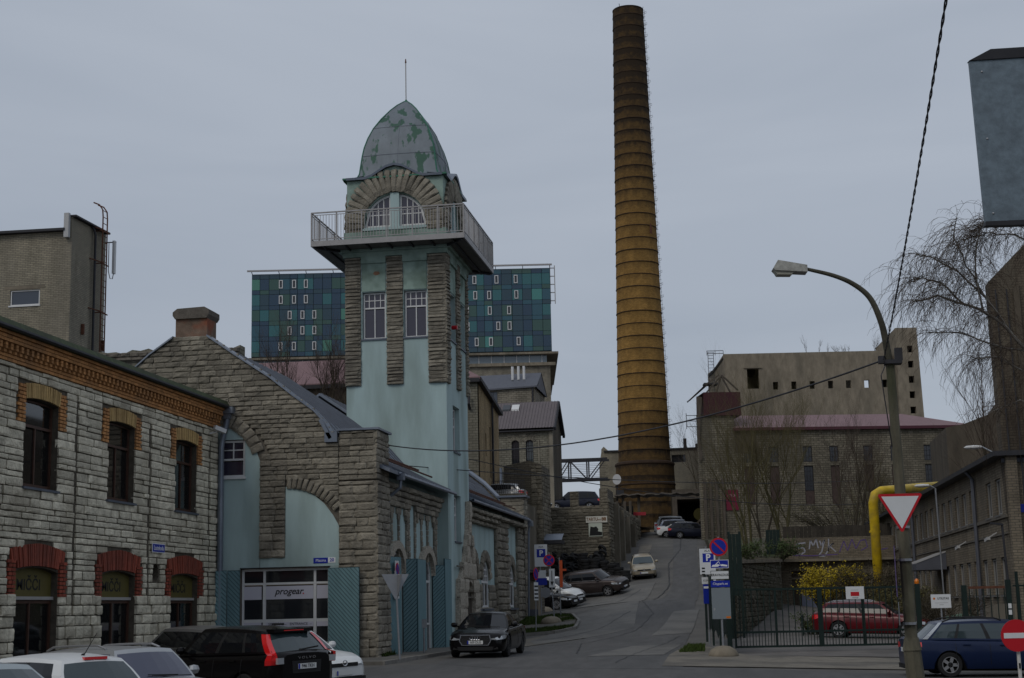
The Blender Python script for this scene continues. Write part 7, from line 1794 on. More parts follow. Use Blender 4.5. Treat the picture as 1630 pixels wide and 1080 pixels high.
# silver estate facing the camera
car('estate_car', 'silver estate car with grey roof rails, windscreen towards the camera beside the white hatchback', 'car', -11.2, 26.0, HD - 180, silver, L=4.5, W=1.76, H=1.5, wb=2.62, fo=.85, wr=.31, belt=(.94, 1.0), hood=(.76, .92), roofw=.66, rails=alloy, glass=glassmat('car_glass_blue', (.05, .055, .09), 0, .04), roof=(.62, -1.85))
car('compact_car', 'pale blue grey compact car cut by the bottom left corner of the picture', 'car', -9.95, 18.45, HD - 180, palegrey, L=4.1, W=1.7, H=1.46, wb=2.5, fo=.8, wr=.3, roofw=.66, glass=car_glass2)
car('compact_car', 'white compact car front with oval badge showing past the black tall estate', 'car', -11.75, 37.15, HD - 180, whitep, L=4.2, W=1.76, H=1.46, wb=2.6, fo=.84, wr=.31, hood=(.78, .95), grille='badge', roofw=.66)
car('compact_car', 'grey compact car whose roof shows behind the black tall estate', 'car', -15.0, 39.0, HD, greyp, L=4.1, W=1.72, H=1.52, wb=2.55, fo=.82, wr=.31, roofw=.66)
# black saloon
car('saloon_car', 'large black saloon car with four ring grille parked against the tower wall', 'car', -9.15, 51.6, -90, blackp, L=5.13, W=1.94, H=1.46, wb=2.99, fo=.98, wr=.355, kind='sedan', belt=(.92, 1.0), hood=(.76, .9), grille='big', plate='609 DLG', spokes=10, wide=2, rim=alloy_d, roofw=.6, chromeline=True, roofdrop=.09)
# parking bay
car('coupe_car', 'black saloon car with bright multi spoke wheel, nearest in the parking bay', 'car', -13.0, 91.4, -16, blackp, L=4.6, W=1.85, H=1.38, wb=2.75, fo=.85, wr=.34, kind='sedan', spokes=10, wide=2, roofw=.58, hood=(.72, .85), chromeline=True, roofdrop=.1)
T, sp, ep, X0, X1 = car('small_van', 'small white van with sloping bonnet in the parking bay', 'van', -12.75, 93.6, -18, whitep, L=4.3, W=1.8, H=1.95, wb=2.7, fo=.85, wr=.31, belt=(1.12, 1.12), hood=(.85, 1.0), cols=[0, .05, .36, .94, .95, 1], roof=(.55, -2.05), rearbase=-2.1, roofw=.78, cowl=1.5)
q = MB(); q.box((X1 - .08, -.7, .3), (X1 + .02, .7, .55)); q.build('bumper', trim, T)
car('compact_car', 'silver grey compact car nose between the white van and the brown crossover', 'car', -12.9, 95.9, -18, silver, L=4.2, W=1.74, H=1.48, wb=2.6, fo=.84, wr=.31, roofw=.66)
car('crossover_car', 'dark brown crossover car parked before the tyre heap', 'car', -10.35, 97.6, -19, brownp, L=4.44, W=1.86, H=1.66, wb=2.64, fo=.88, wr=.345, belt=(1.05, 1.17), hood=(.88, 1.02), roofw=.66, zb=.26, wide=1, chromeline=True, roof=(.5, -1.75))
T, sp, ep, X0, X1 = car('estate_car', 'gold beige estate car with black roof bars parked on the slope', 'car', -7.75, 105.2, -84, goldp, L=4.4, W=1.73, H=1.47, wb=2.51, fo=.86, wr=.3, hood=(.77, .93), grille='badge', roofw=.66, rails=trim, glass=car_glass2)
# top of the hill
car('estate_car', 'dark navy estate car standing broadside at the top of the hill', 'car', -5.75, 142.7, 4, navy, L=4.75, W=1.82, H=1.5, wb=2.72, fo=.93, wr=.33, roofw=.66, chromeline=True, rails=alloy)
car('saloon_car', 'cream white saloon car tail showing behind the navy estate', 'car', -7.15, 144.9, 6, whitep, L=4.3, W=1.75, H=1.3, wb=2.6, fo=.85, wr=.3, kind='sedan', roofw=.6)
car('crossover_car', 'blue grey crossover car behind the navy estate on the hill', 'car', -7.2, 147.0, 6, lilac, L=4.4, W=1.8, H=1.62, wb=2.6, fo=.85, wr=.32, roofw=.66)
car('tall_car', 'white tall car farthest back in the row on the hill', 'car', -7.6, 149.4, 6, whitep, L=4.4, W=1.8, H=1.75, wb=2.6, fo=.85, wr=.32, roofw=.7, belt=(1.05, 1.1), hood=(.88, 1.0))
# terraces
car('crossover_car', 'black estate car on the terrace above the stone retaining wall', 'car', -14.35, 121.0, 186, navy, L=4.5, W=1.82, H=1.6, wb=2.65, fo=.88, wr=.33, roofw=.66, z=9.12)
b = MB(); b.box((-19, 118.5, 8), (-10.9, 124, 9.1)); o = b.build('car_terrace', asphalt); o['kind'] = 'structure'
car('compact_car', 'silver car on the small terrace behind black iron railings', 'car', -17.1, 100.0, 176, silver, L=4.1, W=1.74, H=1.46, wb=2.55, fo=.82, wr=.31, roofw=.66, z=8.36)
# yard and right side
car('estate_car', 'bright red estate car with roof rails parked inside the sliding gate', 'car', 4.5, 63.6, -12, redp, L=4.66, W=1.81, H=1.46, wb=2.68, fo=.9, wr=.33, roofw=.64, rails=alloy, spokes=7, belt=(.93, 1.0), glass=car_glass)
T, sp, ep, X0, X1 = car('estate_car', 'dark blue estate car with five spoke wheels parked at the right edge', 'car', 6.1, 43.1, 7, bluep, L=4.65, W=1.8, H=1.5, wb=2.68, fo=.95, wr=.325, belt=(.93, 1.0), roofw=.62, rails=trim, glass=car_glass2, tail='box', rearbase=-2.1, roof=(.5, -1.6))
for s in (1, -1):
    q = MB()
    for k in range(5):
        s0, s1 = .02 + .2 * k, .02 + .2 * (k + 1); a, c = Vector(sp(1.0, s0, s)), Vector(sp(1.0, s1, s)); d, e = Vector(sp(.955, s0, s)), Vector(sp(.955, s1, s))
        for v in (a, c, d, e): v.y += s * .012
        q.add([a, c, e, d], [(0, 1, 2, 3), (3, 2, 1, 0)])
    q.build('rear_pillar_lamp', lamp_w, T)
# ---------------------------------------------------------------- tyres
def tyres():
    me = MB().lathe([(.19, -.09), (.3, -.1), (.335, -.07), (.335, .07), (.3, .1), (.19, .09), (.22, 0), (.19, -.09)], 16, cap=False).mesh('tyre', tyre_m)
    def put(x, y, z, rx, ry, first=[None]):
        o = link('tyre', me); o.location = (x, y, z); o.rotation_euler = (rx, ry, random.uniform(0, 3))
        o['category'] = 'tyre'; o['group'] = 'old tyres heaped along the retaining wall'; return o
    for i in range(95):
        x = random.uniform(-14.4, -10.7); y = random.uniform(104.3, 107.3); t = (107.3 - y) / 3; h = .2 + 1.9 * (1 - t) * random.uniform(.5, 1)
        o = put(x, y, gz(x, y) + h, random.uniform(.0, 1.3), random.uniform(-.6, .6)); o['label'] = 'worn black tyre in the loose heap, ' + ('left end below the sheet canopy' if x < -13.2 else 'middle part behind the brown crossover car' if x < -12 else 'right part beside the tyre stacks')
    k = 0
    for q_, (x, y, n) in enumerate(((-11.6, 104.3, 8), (-10.95, 104.0, 8), (-10.3, 104.1, 7), (-9.75, 103.5, 6), (-9.25, 102.9, 5), (-8.75, 102.4, 4), (-10.6, 104.7, 8), (-11.9, 104.9, 10), (-9.6, 104.3, 6))):
        for i in range(n):
            o = put(x + random.uniform(-.05, .05), y + random.uniform(-.05, .05), gz(x, y) + .1 + i * .2, random.uniform(-.06, .06), random.uniform(-.06, .06)); o['label'] = 'worn black tyre in the ' + ('front row stack farthest left', 'second front row stack from the left', 'third front row stack from the left', 'fourth front row stack, below the stone corner', 'second last low stack before the gold car', 'low stack nearest the gold estate car', 'rear row stack behind the front row', 'tall rear stack next to the loose heap', 'rear stack against the stone corner')[q_]
tyres()
# ================================================================== signs
def vframe(x, y, z, yaw):
    """sign plane facing direction yaw (degrees, 0 = towards -Y)"""
    a = R_(yaw); U = Vector((math.cos(a), math.sin(a), 0)); N = Vector((U.y, -U.x, 0)); return frame((x, y, z), U, N)
galv = mat('galvanised', (.3, .31, .33), .45, .6, var=.12, vscale=6)
def disc(fr, r, m, nm, T, n0=.0, n1=.012, seg=28):
    b = MB(); b.prism([(r * math.cos(2 * math.pi * i / seg), r * math.sin(2 * math.pi * i / seg)) for i in range(seg)], fr, n0, n1); return b.build(nm, m, T)
def plate(fr, u0, v0, u1, v1, m, nm, T, n0=0, n1=.008): b = MB(); b.prism(rect(u0, v0, u1, v1), fr, n0, n1); return b.build(nm, m, T)
def pole(x, y, z0, z1, r, T, dx=0, m=None): b = MB(); b.tube([(x, y, z0), (x + dx, y, z1)], r, 8); return b.build('pole', m or galv, T)
def bollard_base(x, y, z, r, label):
    T = wthing('concrete_mound', label, 'concrete mound', (x, y, z)); b = MB(); b.lathe([(r, -.08), (r * .97, .06), (r * .8, .2), (r * .45, .3), (.01, .33)], 20, m=Matrix.Translation((x, y, z))); b.build('foot', concrete, T, smooth=True)
def noparking(fr, r, T, cross=False):
    disc(fr, r, red_sg, 'sign_disc', T); disc(fr, r * .8, blue_sg, 'blue_field', T, .012, .015)
    for a in ((45, -45) if cross else (-45,)):
        b = MB(); ca, sa = math.cos(R_(a)), math.sin(R_(a)); w = r * .085; l = r * .84
        b.prism([(-l * ca + w * sa, -l * sa - w * ca), (l * ca + w * sa, l * sa - w * ca), (l * ca - w * sa, l * sa + w * ca), (-l * ca - w * sa, -l * sa + w * ca)], fr, .015, .019); b.build('red_stripe', red_sg, T)
def signs():
    # right hand cluster by the gate
    x, y = -1.22, 50.3; z = gz(x, y); T = wthing('sign_post', 'sign post with no parking disc, blue tow truck plate and ERAVALDUS plate by the gate', 'sign post', (x, y, z))
    pole(x, y, z, 3.75, .035, T); bollard_base(x, y, z + .03, .5, 'rounded concrete foot of the no parking sign post by the gate')
    f = lambda zz: vframe(x, y - .05, zz, 9)
    noparking(f(3.42), .30, T)
    plate(f(2.86), -.3, -.13, .3, .14, white_pr, 'plate_edge', T); plate(f(2.86), -.285, -.115, .285, .125, blue_sg, 'tow_plate', T, .008, .011)
    b = MB(); ff = f(2.86)
    b.prism([(-.26, -.08), (-.05, -.08), (.02, -.03), (-.05, .0), (-.22, -.02)], ff, .011, .014); b.prism([(.05, -.06), (.25, -.08), (.26, -.03), (.1, .0), (.02, -.02)], ff, .011, .014); b.bar(ff @ Vector((-.15, -.03, .013)), ff @ Vector((-.02, .09, .013)), .02, .004, up=(0, 1, 0)); b.bar(ff @ Vector((-.02, .09, .013)), ff @ Vector((.03, -.02, .013)), .012, .004, up=(0, 1, 0)); o = b.build('tow_pictogram', white_pr, T); o['kind'] = 'stuff'
    plate(f(2.51), -.3, -.14, .3, .14, black_p, 'plate_edge', T); plate(f(2.51), -.285, -.125, .285, .125, sign_w, 'white_plate', T, .008, .011); text('ERAVALDUS', f(2.51), 0, 0, .105, black_p, parent=T, n=.013, bold=.002)
    plate(f(2.22), -.31, -.1, .31, .11, blue_sg, 'city_plate', T); text('Citypark.ee', f(2.22), 0, .01, .105, white_pr, parent=T, n=.011)
    plate(f(1.6), -.3, -.5, .31, .5, mat('plate_back_grey', (.2, .23, .25), .5, .2), 'blank_panel', T, -.01, .0); plate(f(1.14), .15, -.02, .29, .04, lamp_o, 'sticker', T, .0, .004)
    text('P', f(1.45), -.22, -.05, .12, plast, parent=T, n=.002)
    # parking sign just behind
    x, y = -1.95, 59.6; z = gz(x, y); T = wthing('parking_sign', 'white parking sign with blue P on the post behind the no parking disc', 'sign post', (x, y, z)); f = lambda zz: vframe(x, y - .05, zz, 9)
    pole(x, y, z, 3.8, .03, T)
    plate(f(3.2), -.27, -.5, .38, .52, black_p, 'plate_edge', T); plate(f(3.2), -.255, -.485, .365, .505, sign_w, 'white_plate', T, .008, .012); text('ALA', f(3.2), .05, .42, .12, black_p, parent=T, n=.014)
    plate(f(3.2), -.13, -.02, .3, .32, blue_sg, 'p_field', T, .012, .015); text('P', f(3.2), .08, .15, .36, white_pr, parent=T, n=.017, bold=.01)
    for k in range(3): plate(f(2.95 - k * .12), -.18, -.03, -.06, .03, black_p, 'small_pictogram', T, .012, .015)
    plate(f(2.48), -.2, -.13, .35, .13, sign_w, 'small_plate', T); text('KUNDEL', f(2.48), .05, 0, .1, black_p, parent=T, n=.01)
    plate(f(1.98), -.16, -.38, .35, .36, blue_sg, 'blue_panel', T); plate(f(2.2), .12, -.06, .25, .06, red_sg, 'red_mark', T, .008, .011); plate(f(2.22), -.14, -.04, .1, .04, white_pr, 'white_line', T, .008, .011)
    # island cluster
    x, y = -10.4, 78.0; z = gz(x, y) + .1; T = wthing('sign_post', 'leaning post with no stopping disc and down arrow plate on the traffic island', 'sign post', (x, y, z)); pole(x, y, z, z + 3.4, .03, T, -.2)
    f = lambda zz: vframe(x - .2, y - .05, zz, 9)
    noparking(f(z + 2.98), .30, T, True); plate(f(z + 2.05), -.02, -.45, .28, .5, sign_w, 'arrow_plate', T)
    b = MB(); b.prism([(.11, .4), (.11, -.15), (.04, -.15), (.13, -.38), (.22, -.15), (.15, -.15), (.15, .4)][::-1], f(z + 2.05), .008, .012); b.build('arrow', black_p, T)
    bollard_base(-10.35, 76.4, gz(-10.35, 76.4) + .1, .55, 'rounded concrete lump on the grassy traffic island')
    x, y = -11.7, 82.5; z = gz(x, y); T = wthing('parking_sign', 'white and blue parking sign behind the no stopping disc on the island', 'sign post', (x, y, z)); pole(x, y, z, z + 3.7, .03, T); f = lambda zz: vframe(x, y - .05, zz, 9)
    plate(f(z + 3.2), -.3, -.6, .4, .6, sign_w, 'white_plate', T); plate(f(z + 3.2), -.18, -.1, .3, .35, blue_sg, 'p_field', T, .008, .012); text('P', f(z + 3.2), .06, .12, .4, white_pr, parent=T, n=.014, bold=.01); text('ALA', f(z + 3.2), .05, .47, .14, black_p, parent=T, n=.012)
    plate(f(z + 2.2), -.25, -.22, .3, .2, sign_w, 'small_plate', T); plate(f(z + 1.8), -.3, -.2, .35, .18, blue_sg, 'blue_plate', T)
    b = MB(); b.lathe([(.3, 0), (.3, .02)], 8, m=Matrix.Translation((x + .25, y, z + 1.2)) @ Matrix.Rotation(R_(90), 4, 'X')); b.build('mirror_back', sign_b, T)
    bollard_base(-12.3, 88.2, gz(-12.3, 88.2), .5, 'rounded concrete foot beyond the traffic island beside the black car')
    x, y = -10.25, 79.4; z = gz(x, y) + .1; T = wthing('marker_post', 'grey post with an upright orange board on the traffic island', 'post', (x, y, z)); pole(x, y, z, z + 3.0, .03, T); f = vframe(x, y - .04, z + 2.2, 9); plate(f, -.0, -.75, .16, .65, mat('orange_board', (.5, .08, .02), .5), 'orange_board', T); plate(f, .16, .1, .36, .2, mat('orange_board', (.5, .08, .02), .5), 'small_arm', T)
    x, y = -10.55, 72.4; z = gz(x, y) + .1; T = wthing('sign_post', 'thin post with narrow edge-on no parking sign in front of the island', 'sign post', (x, y, z)); pole(x, y, z, z + 3.1, .025, T, .05); f = vframe(x + .05, y - .03, z + 2.75, 75); noparking(f, .3, T); plate(vframe(x + .05, y - .03, z + 2.0, 75), -.25, -.5, .25, .35, sign_w, 'white_plate', T)
    for k in range(4): plate(vframe(x + .05, y - .03, z + 2.0, 75), -.22, -.42 + k * .18, .22, -.34 + k * .18, black_p, 'black_bar', T, .008, .012)
    # back of yield sign and low post at the fire station
    x, y = -11.2, 47.1; z = gz(x, y) + .1; T = wthing('yield_sign_back', 'grey back of a give way sign on a leaning post at the fire station corner', 'sign post', (x, y, z)); pole(x, y, z, z + 2.75, .035, T, -.12)
    b = MB(); b.prism([(-.45, .3), (0, -.5), (.45, .3)], vframe(x - .12, y - .04, z + 2.35, 30), 0, .012); b.build('triangle', sign_b, T); b = MB(); b.prism([(-.3, .28), (.02, -.45), (.3, .28)], vframe(x - .05, y, z + 2.35, -50), 0, .012); b.build('second_triangle', sign_b, T)
    T = wthing('no_parking_plate', 'small no parking plate on the teal garage door leaf', 'sign', (-12.1, 50.6, 2.8)); f = frame((-12.12, 50.65, 2.95), (0, 1, 0), (1, 0, 0)); plate(f, -.28, -.32, .28, .32, sign_w, 'white_plate', T); noparking(f @ Matrix.Translation((0, 0, .01)), .25, T); plate(frame((-12.12, 50.7, 2.2), (0, 1, 0), (1, 0, 0)), -.25, -.2, .25, .2, sign_w, 'small_plate', T); plate(frame((-12.12, 50.7, 2.2), (0, 1, 0), (1, 0, 0)), -.2, -.12, .2, .1, black_p, 'print', T, .008, .011)
    for x, y, l in ((-11.5, 52.0, 'short grey bollard post by the garage doors'), (-11.55, 60.3, 'short grey bollard post in front of the granite portal')):
        z = gz(x, y) + .1; T = wthing('bollard', l, 'bollard', (x, y, z)); pole(x, y, z, z + 1.15, .04, T); b = MB(); b.box((x - .06, y - .06, z + .85), (x + .1, y + .06, z + 1.15)); b.build('cap', galv, T)
    # yield sign, no entry
    x, y = 2.84, 30.35; T = wthing('give_way_sign', 'large white give way triangle with red border on the lamp post', 'sign', (x, y, 3.3)); f = vframe(x - .03, y - .02, 0, 9)
    tri = lambda s: [(-.45 * s, 3.63 - .26 * (1 - s)), (0, 2.86 + .5 * (1 - s)), (.45 * s, 3.63 - .26 * (1 - s))]
    rd = lambda pts, r=.045: [q for i in range(3) for q in ((Vector(pts[i]).lerp(Vector(pts[i - 1]), r)), (Vector(pts[i]).lerp(Vector(pts[(i + 1) % 3]), r)))]
    b = MB(); b.prism([tuple(v) for v in rd(tri(1))], f, 0, .015); b.build('red_border', red_sg, T)
    b = MB(); b.prism([(-.365, 3.58), (0, 2.955), (.365, 3.58)], f, .015, .019); b.build('white_field', sign_w, T)
    x, y = 4.85, 30.7; z = gz(x, y); T = wthing('no_entry_sign', 'red no entry disc with white bar on a pale post at the right edge', 'sign', (x, y, z)); pole(x + .02, y + .04, z, 1.15, .035, T, m=mat('white_post', (.55, .53, .5), .6, var=.15)); f = vframe(x, y - .04, .87, 9); disc(f, .305, red_sg, 'sign_disc', T); plate(f, -.25, -.05, .25, .05, sign_w, 'white_bar', T, .012, .016)
    b = MB(); b.bar((x + .02, y - .01, .35), (x + .02, y - .01, .25), .03, .03); b.build('sticker', black_p, T)
    s = wthing('violet_sign_edge', 'narrow edge-on violet sign strapped behind the lamp post', 'sign', (2.83, 31, 2)); f = vframe(2.7, 31.1, 2.1, 86); plate(f, -.35, -.45, .35, .55, mat('violet_plate', (.12, .08, .2), .5), 'plate', s); plate(vframe(2.72, 31.1, 1.35, 84), -.3, -.25, .3, .2, sign_b, 'lower_plate', s)
    # big metal box top right
    T = wthing('metal_cabinet_sign', 'large bluish sheet metal panel box hanging in the top right corner', 'panel', (1.8, 9.1, 3.7))
    f = frame((1.385, 9.0, 0), (.985, .17, 0), (.17, -.985, 0)); shm = mat('sheet_metal_blue', (.17, .215, .25), .5, .35, var=.2, vscale=22, bump=.15, bscale=30, stain=(.1, .12, .14), sscale=9, samt=.4)
    b = MB(); b.prism([(.05, 3.79), (.85, 3.81), (.85, 4.83), (.03, 4.79)], f, -.03, 0); b.build('face', shm, T)
    b = MB(); b.prism([(.025, 4.79), (.88, 4.83), (.88, 4.895), (.16, 4.86)], f, -.04, .01); b.build('folded_edge', dark_m, T); b = MB(); b.prism([(.045, 3.765), (.2, 3.765), (.86, 3.785), (.86, 3.81), (.05, 3.79)], f, -.05, .008); b.build('folded_edge', dark_m, T)
    for u, v in ((.1, 3.84), (.1, 4.3), (.1, 4.72), (.5, 3.85), (.5, 4.78)): b = MB(); b.lathe([(.008, 0), (.006, .004), (.001, .006)], 8, m=f @ Matrix.Translation((u, v, .0))); b.build('rivet', galv, T)
    b = MB(); b.tube([f @ Vector((.6, -.3, -.1)), f @ Vector((.6, 4.7, -.1))], .05, 10); b.build('post', galv, T)
signs()
# ================================================================== fences and gates
gm_ = mat('fence_green', (.007, .018, .015), .55, .1, var=.2, vscale=4)
def gate():
    A, B = Vector((-.86, 52.3, .12)), Vector((4.95, 53.3, .1)); U = (B - A); L_ = U.length; U.normalize(); N = Vector((U.y, -U.x, 0)); fr = frame((A.x, A.y, 0), U, N)
    T = wthing('sliding_gate', 'long dark green barred sliding gate across the yard entrance', 'gate', A)
    for z in (.14, .62, 2.04): b = MB(); b.fbox(fr, (0, z - .035, -.03), (L_, z + .035, .03)); b.build('rail', gm_, T)
    for u, w in ((.03, .06), (1.42, .07), (2.93, .16), (4.4, .07), (L_ - .03, .06)): b = MB(); b.fbox(fr, (u - w / 2, .14, -.035), (u + w / 2, 2.08, .035)); b.build('upright', gm_, T)
    me = MB().box((-.015, -.015, .14), (.015, .015, 2.04)).mesh('bar', gm_)
    n = 27
    for i in range(n): u = .2 + i * (L_ - .3) / n; p = fr @ Vector((u, 0, 0)); link('bar', me, T, Matrix.Translation((p.x, p.y, 0)))
    me = MB().box((-.01, -.01, .14), (.01, .01, .62)).mesh('short_bar', gm_)
    for i in range(n): u = .3 + i * (L_ - .3) / n; p = fr @ Vector((u, 0, 0)); link('short_bar', me, T, Matrix.Translation((p.x, p.y, 0)))
    s = wthing('gate_notice', 'white notice with red panel hanging on the sliding gate', 'notice', fr @ Vector((4.1, 1.8, 0))); f2 = fr @ Matrix.Translation((0, 0, .05)); plate(f2, 3.82, 1.66, 4.44, 2.08, sign_w, 'plate', s); plate(f2, 3.98, 1.76, 4.27, 1.9, red_sg, 'red_panel', s, .008, .011); plate(f2, 4.0, 1.95, 4.25, 1.97, plast, 'print', s, .008, .01); text('UTILITAS', f2, 4.13, 1.705, .05, black_p, parent=s, n=.01)
    for x, y, h, nm, lb in ((-1.02, 51.75, 2.4, 'gate_post', 'dark green gate post at the left end of the sliding gate'), (5.2, 52.2, 2.1, 'beacon_post', 'dark green post with orange lamp beside the lamp post'), (6.45, 50.3, 2.0, 'gate_post', 'left post of the small barred gate beyond the blue car'), (7.85, 50.55, 2.15, 'gate_post', 'right post of the small barred gate with white stickers')):
        z = gz(x, y); P = wthing(nm, lb, 'post', (x, y, z)); b = MB(); b.box((x - .08, y - .08, z - .1), (x + .08, y + .08, h)); b.build('post', gm_, P)
        if nm == 'beacon_post': b = MB(); b.lathe([(.07, h), (.08, h + .08), (.05, h + .15), (.01, h + .17)], 12, m=Matrix.Translation((x, y, 0))); b.build('orange_lamp', lamp_o, P)
        if 'stickers' in lb: b = MB(); b.box((x - .05, y - .09, 1.25), (x + .05, y - .083, 1.4)); b.box((x - .05, y - .09, 1.05), (x + .05, y - .083, 1.2)); o = b.build('stickers', sign_w, P); o['kind'] = 'stuff'
    # small gate
    T = wthing('small_gate', 'narrow dark green barred gate with rusty top behind the blue car', 'gate', (7.1, 50.4, 0)); fr = frame((6.6, 50.35, 0), (1, .15, 0), (.15, -1, 0))
    for z, m_ in ((1.92, rust_m), (.4, gm_)): b = MB(); b.fbox(fr, (0, z - .04, -.03), (1.15, z + .04, .03)); b.build('rail', m_, T)
    me = MB().box((-.015, -.015, .4), (.015, .015, 1.9)).mesh('bar', gm_)
    for i in range(6): p = fr @ Vector((.02 + i * .222, 0, 0)); link('bar', me, T, Matrix.Translation((p.x, p.y, 0)))
    T = wthing('mesh_fence', 'dark green barred fence running off to the right edge', 'fence', (9, 50.8, 0)); fr = frame((8.0, 50.6, 0), (1, .15, 0), (.15, -1, 0))
    for z in (2.25 - .3, .4): b = MB(); b.fbox(fr, (0, z - .025, -.02), (4, z + .025, .02)); b.build('rail', gm_, T)
    b = MB(); b.fbox(fr, (.1, -.4, -.04), (.18, 2.4, .04)); b.build('post', gm_, T)
    me = MB().box((-.01, -.01, .3), (.01, .01, 2.0)).mesh('bar', gm_)
    for i in range(26): p = fr @ Vector((.2 + i * .15, 0, 0)); link('bar', me, T, Matrix.Translation((p.x, p.y, 0)))
    s = wthing('company_sign', 'white UTILITAS sign standing behind the blue estate car', 'sign', (5.6, 49.3, 0)); f = vframe(5.6, 49.25, 1.52, 9); plate(f, -.31, -.21, .31, .21, sign_w, 'plate', s); text('UTILITAS', f, .07, .08, .09, black_p, parent=s, n=.01, bold=.001); disc(f @ Matrix.Translation((-.21, .08, 0)), .035, lamp_o, 'logo', s, .008, .011); plate(f, -.2, -.06, .22, -.045, plast, 'print', s, .008, .01); plate(f, -.06, -.12, .08, -.1, plast, 'print', s, .008, .01); pole(5.6, 49.3, gz(5.6, 49.3), 1.4, .025, s)
    # sheet fence beside the road, each slat
    T = wthing('slat_fence', 'dark green upright slat fence between the hill road and the yard', 'fence', (-1.5, 56, 0)); A, B = Vector((-1.07, 52.1)), Vector((-2.1, 61.4)); n = 70
    me = MB().box((-.06, -.008, 0), (.06, .008, 1.0)).mesh('slat', gm_); a = math.atan2(B.y - A.y, B.x - A.x)
    for i in range(n):
        p = A.lerp(B, i / (n - 1)); z = gz(p.x, p.y) + .35 + .25 * abs(math.sin(i * .21)) ; link('slat', me, T, Matrix.Translation((p.x, p.y, z)) @ Matrix.Rotation(a, 4, 'Z') @ Matrix.Diagonal((1, 1, lerp(1.9, 2.9, i / n) - z + 0, 1)))
    for t in (0, .33, .66, 1): p = A.lerp(B, t); z = gz(p.x, p.y); b = MB(); b.box((p.x - .04, p.y - .04, z - .2), (p.x + .04, p.y + .04, lerp(2.0, 2.95, t))); b.build('post', gm_, T)
    T = wthing('slat_fence', 'taller dark green slat fence above the yard retaining wall end', 'fence', (-.8, 63, 2)); n = 3
    me2 = MB().box((-.07, -.01, 0), (.07, .01, 1.0)).mesh('slat', gm_)
    for i in range(n): x = -1.05 + i * .15; link('slat', me2, T, Matrix.Translation((x, 63.2, 1.9)) @ Matrix.Diagonal((1, 1, 2.5, 1)))
    for x in (-1.1, -.66): b = MB(); b.box((x - .05, 63.2, 0), (x + .05, 63.3, 4.5)); b.build('post', gm_, T)
    T = wthing('slat_fence', 'dark green slat fence piece on the bank at the left end of the graffiti wall', 'fence', (1.2, 93, 4)); me3 = MB().box((-.1, -.01, 0), (.1, .01, 1.7)).mesh('slat', gm_)
    for i in range(4): link('slat', me3, T, Matrix.Translation((.7 + i * .21, 93.0, 4.2)))
    # steps up to the bank
gate()
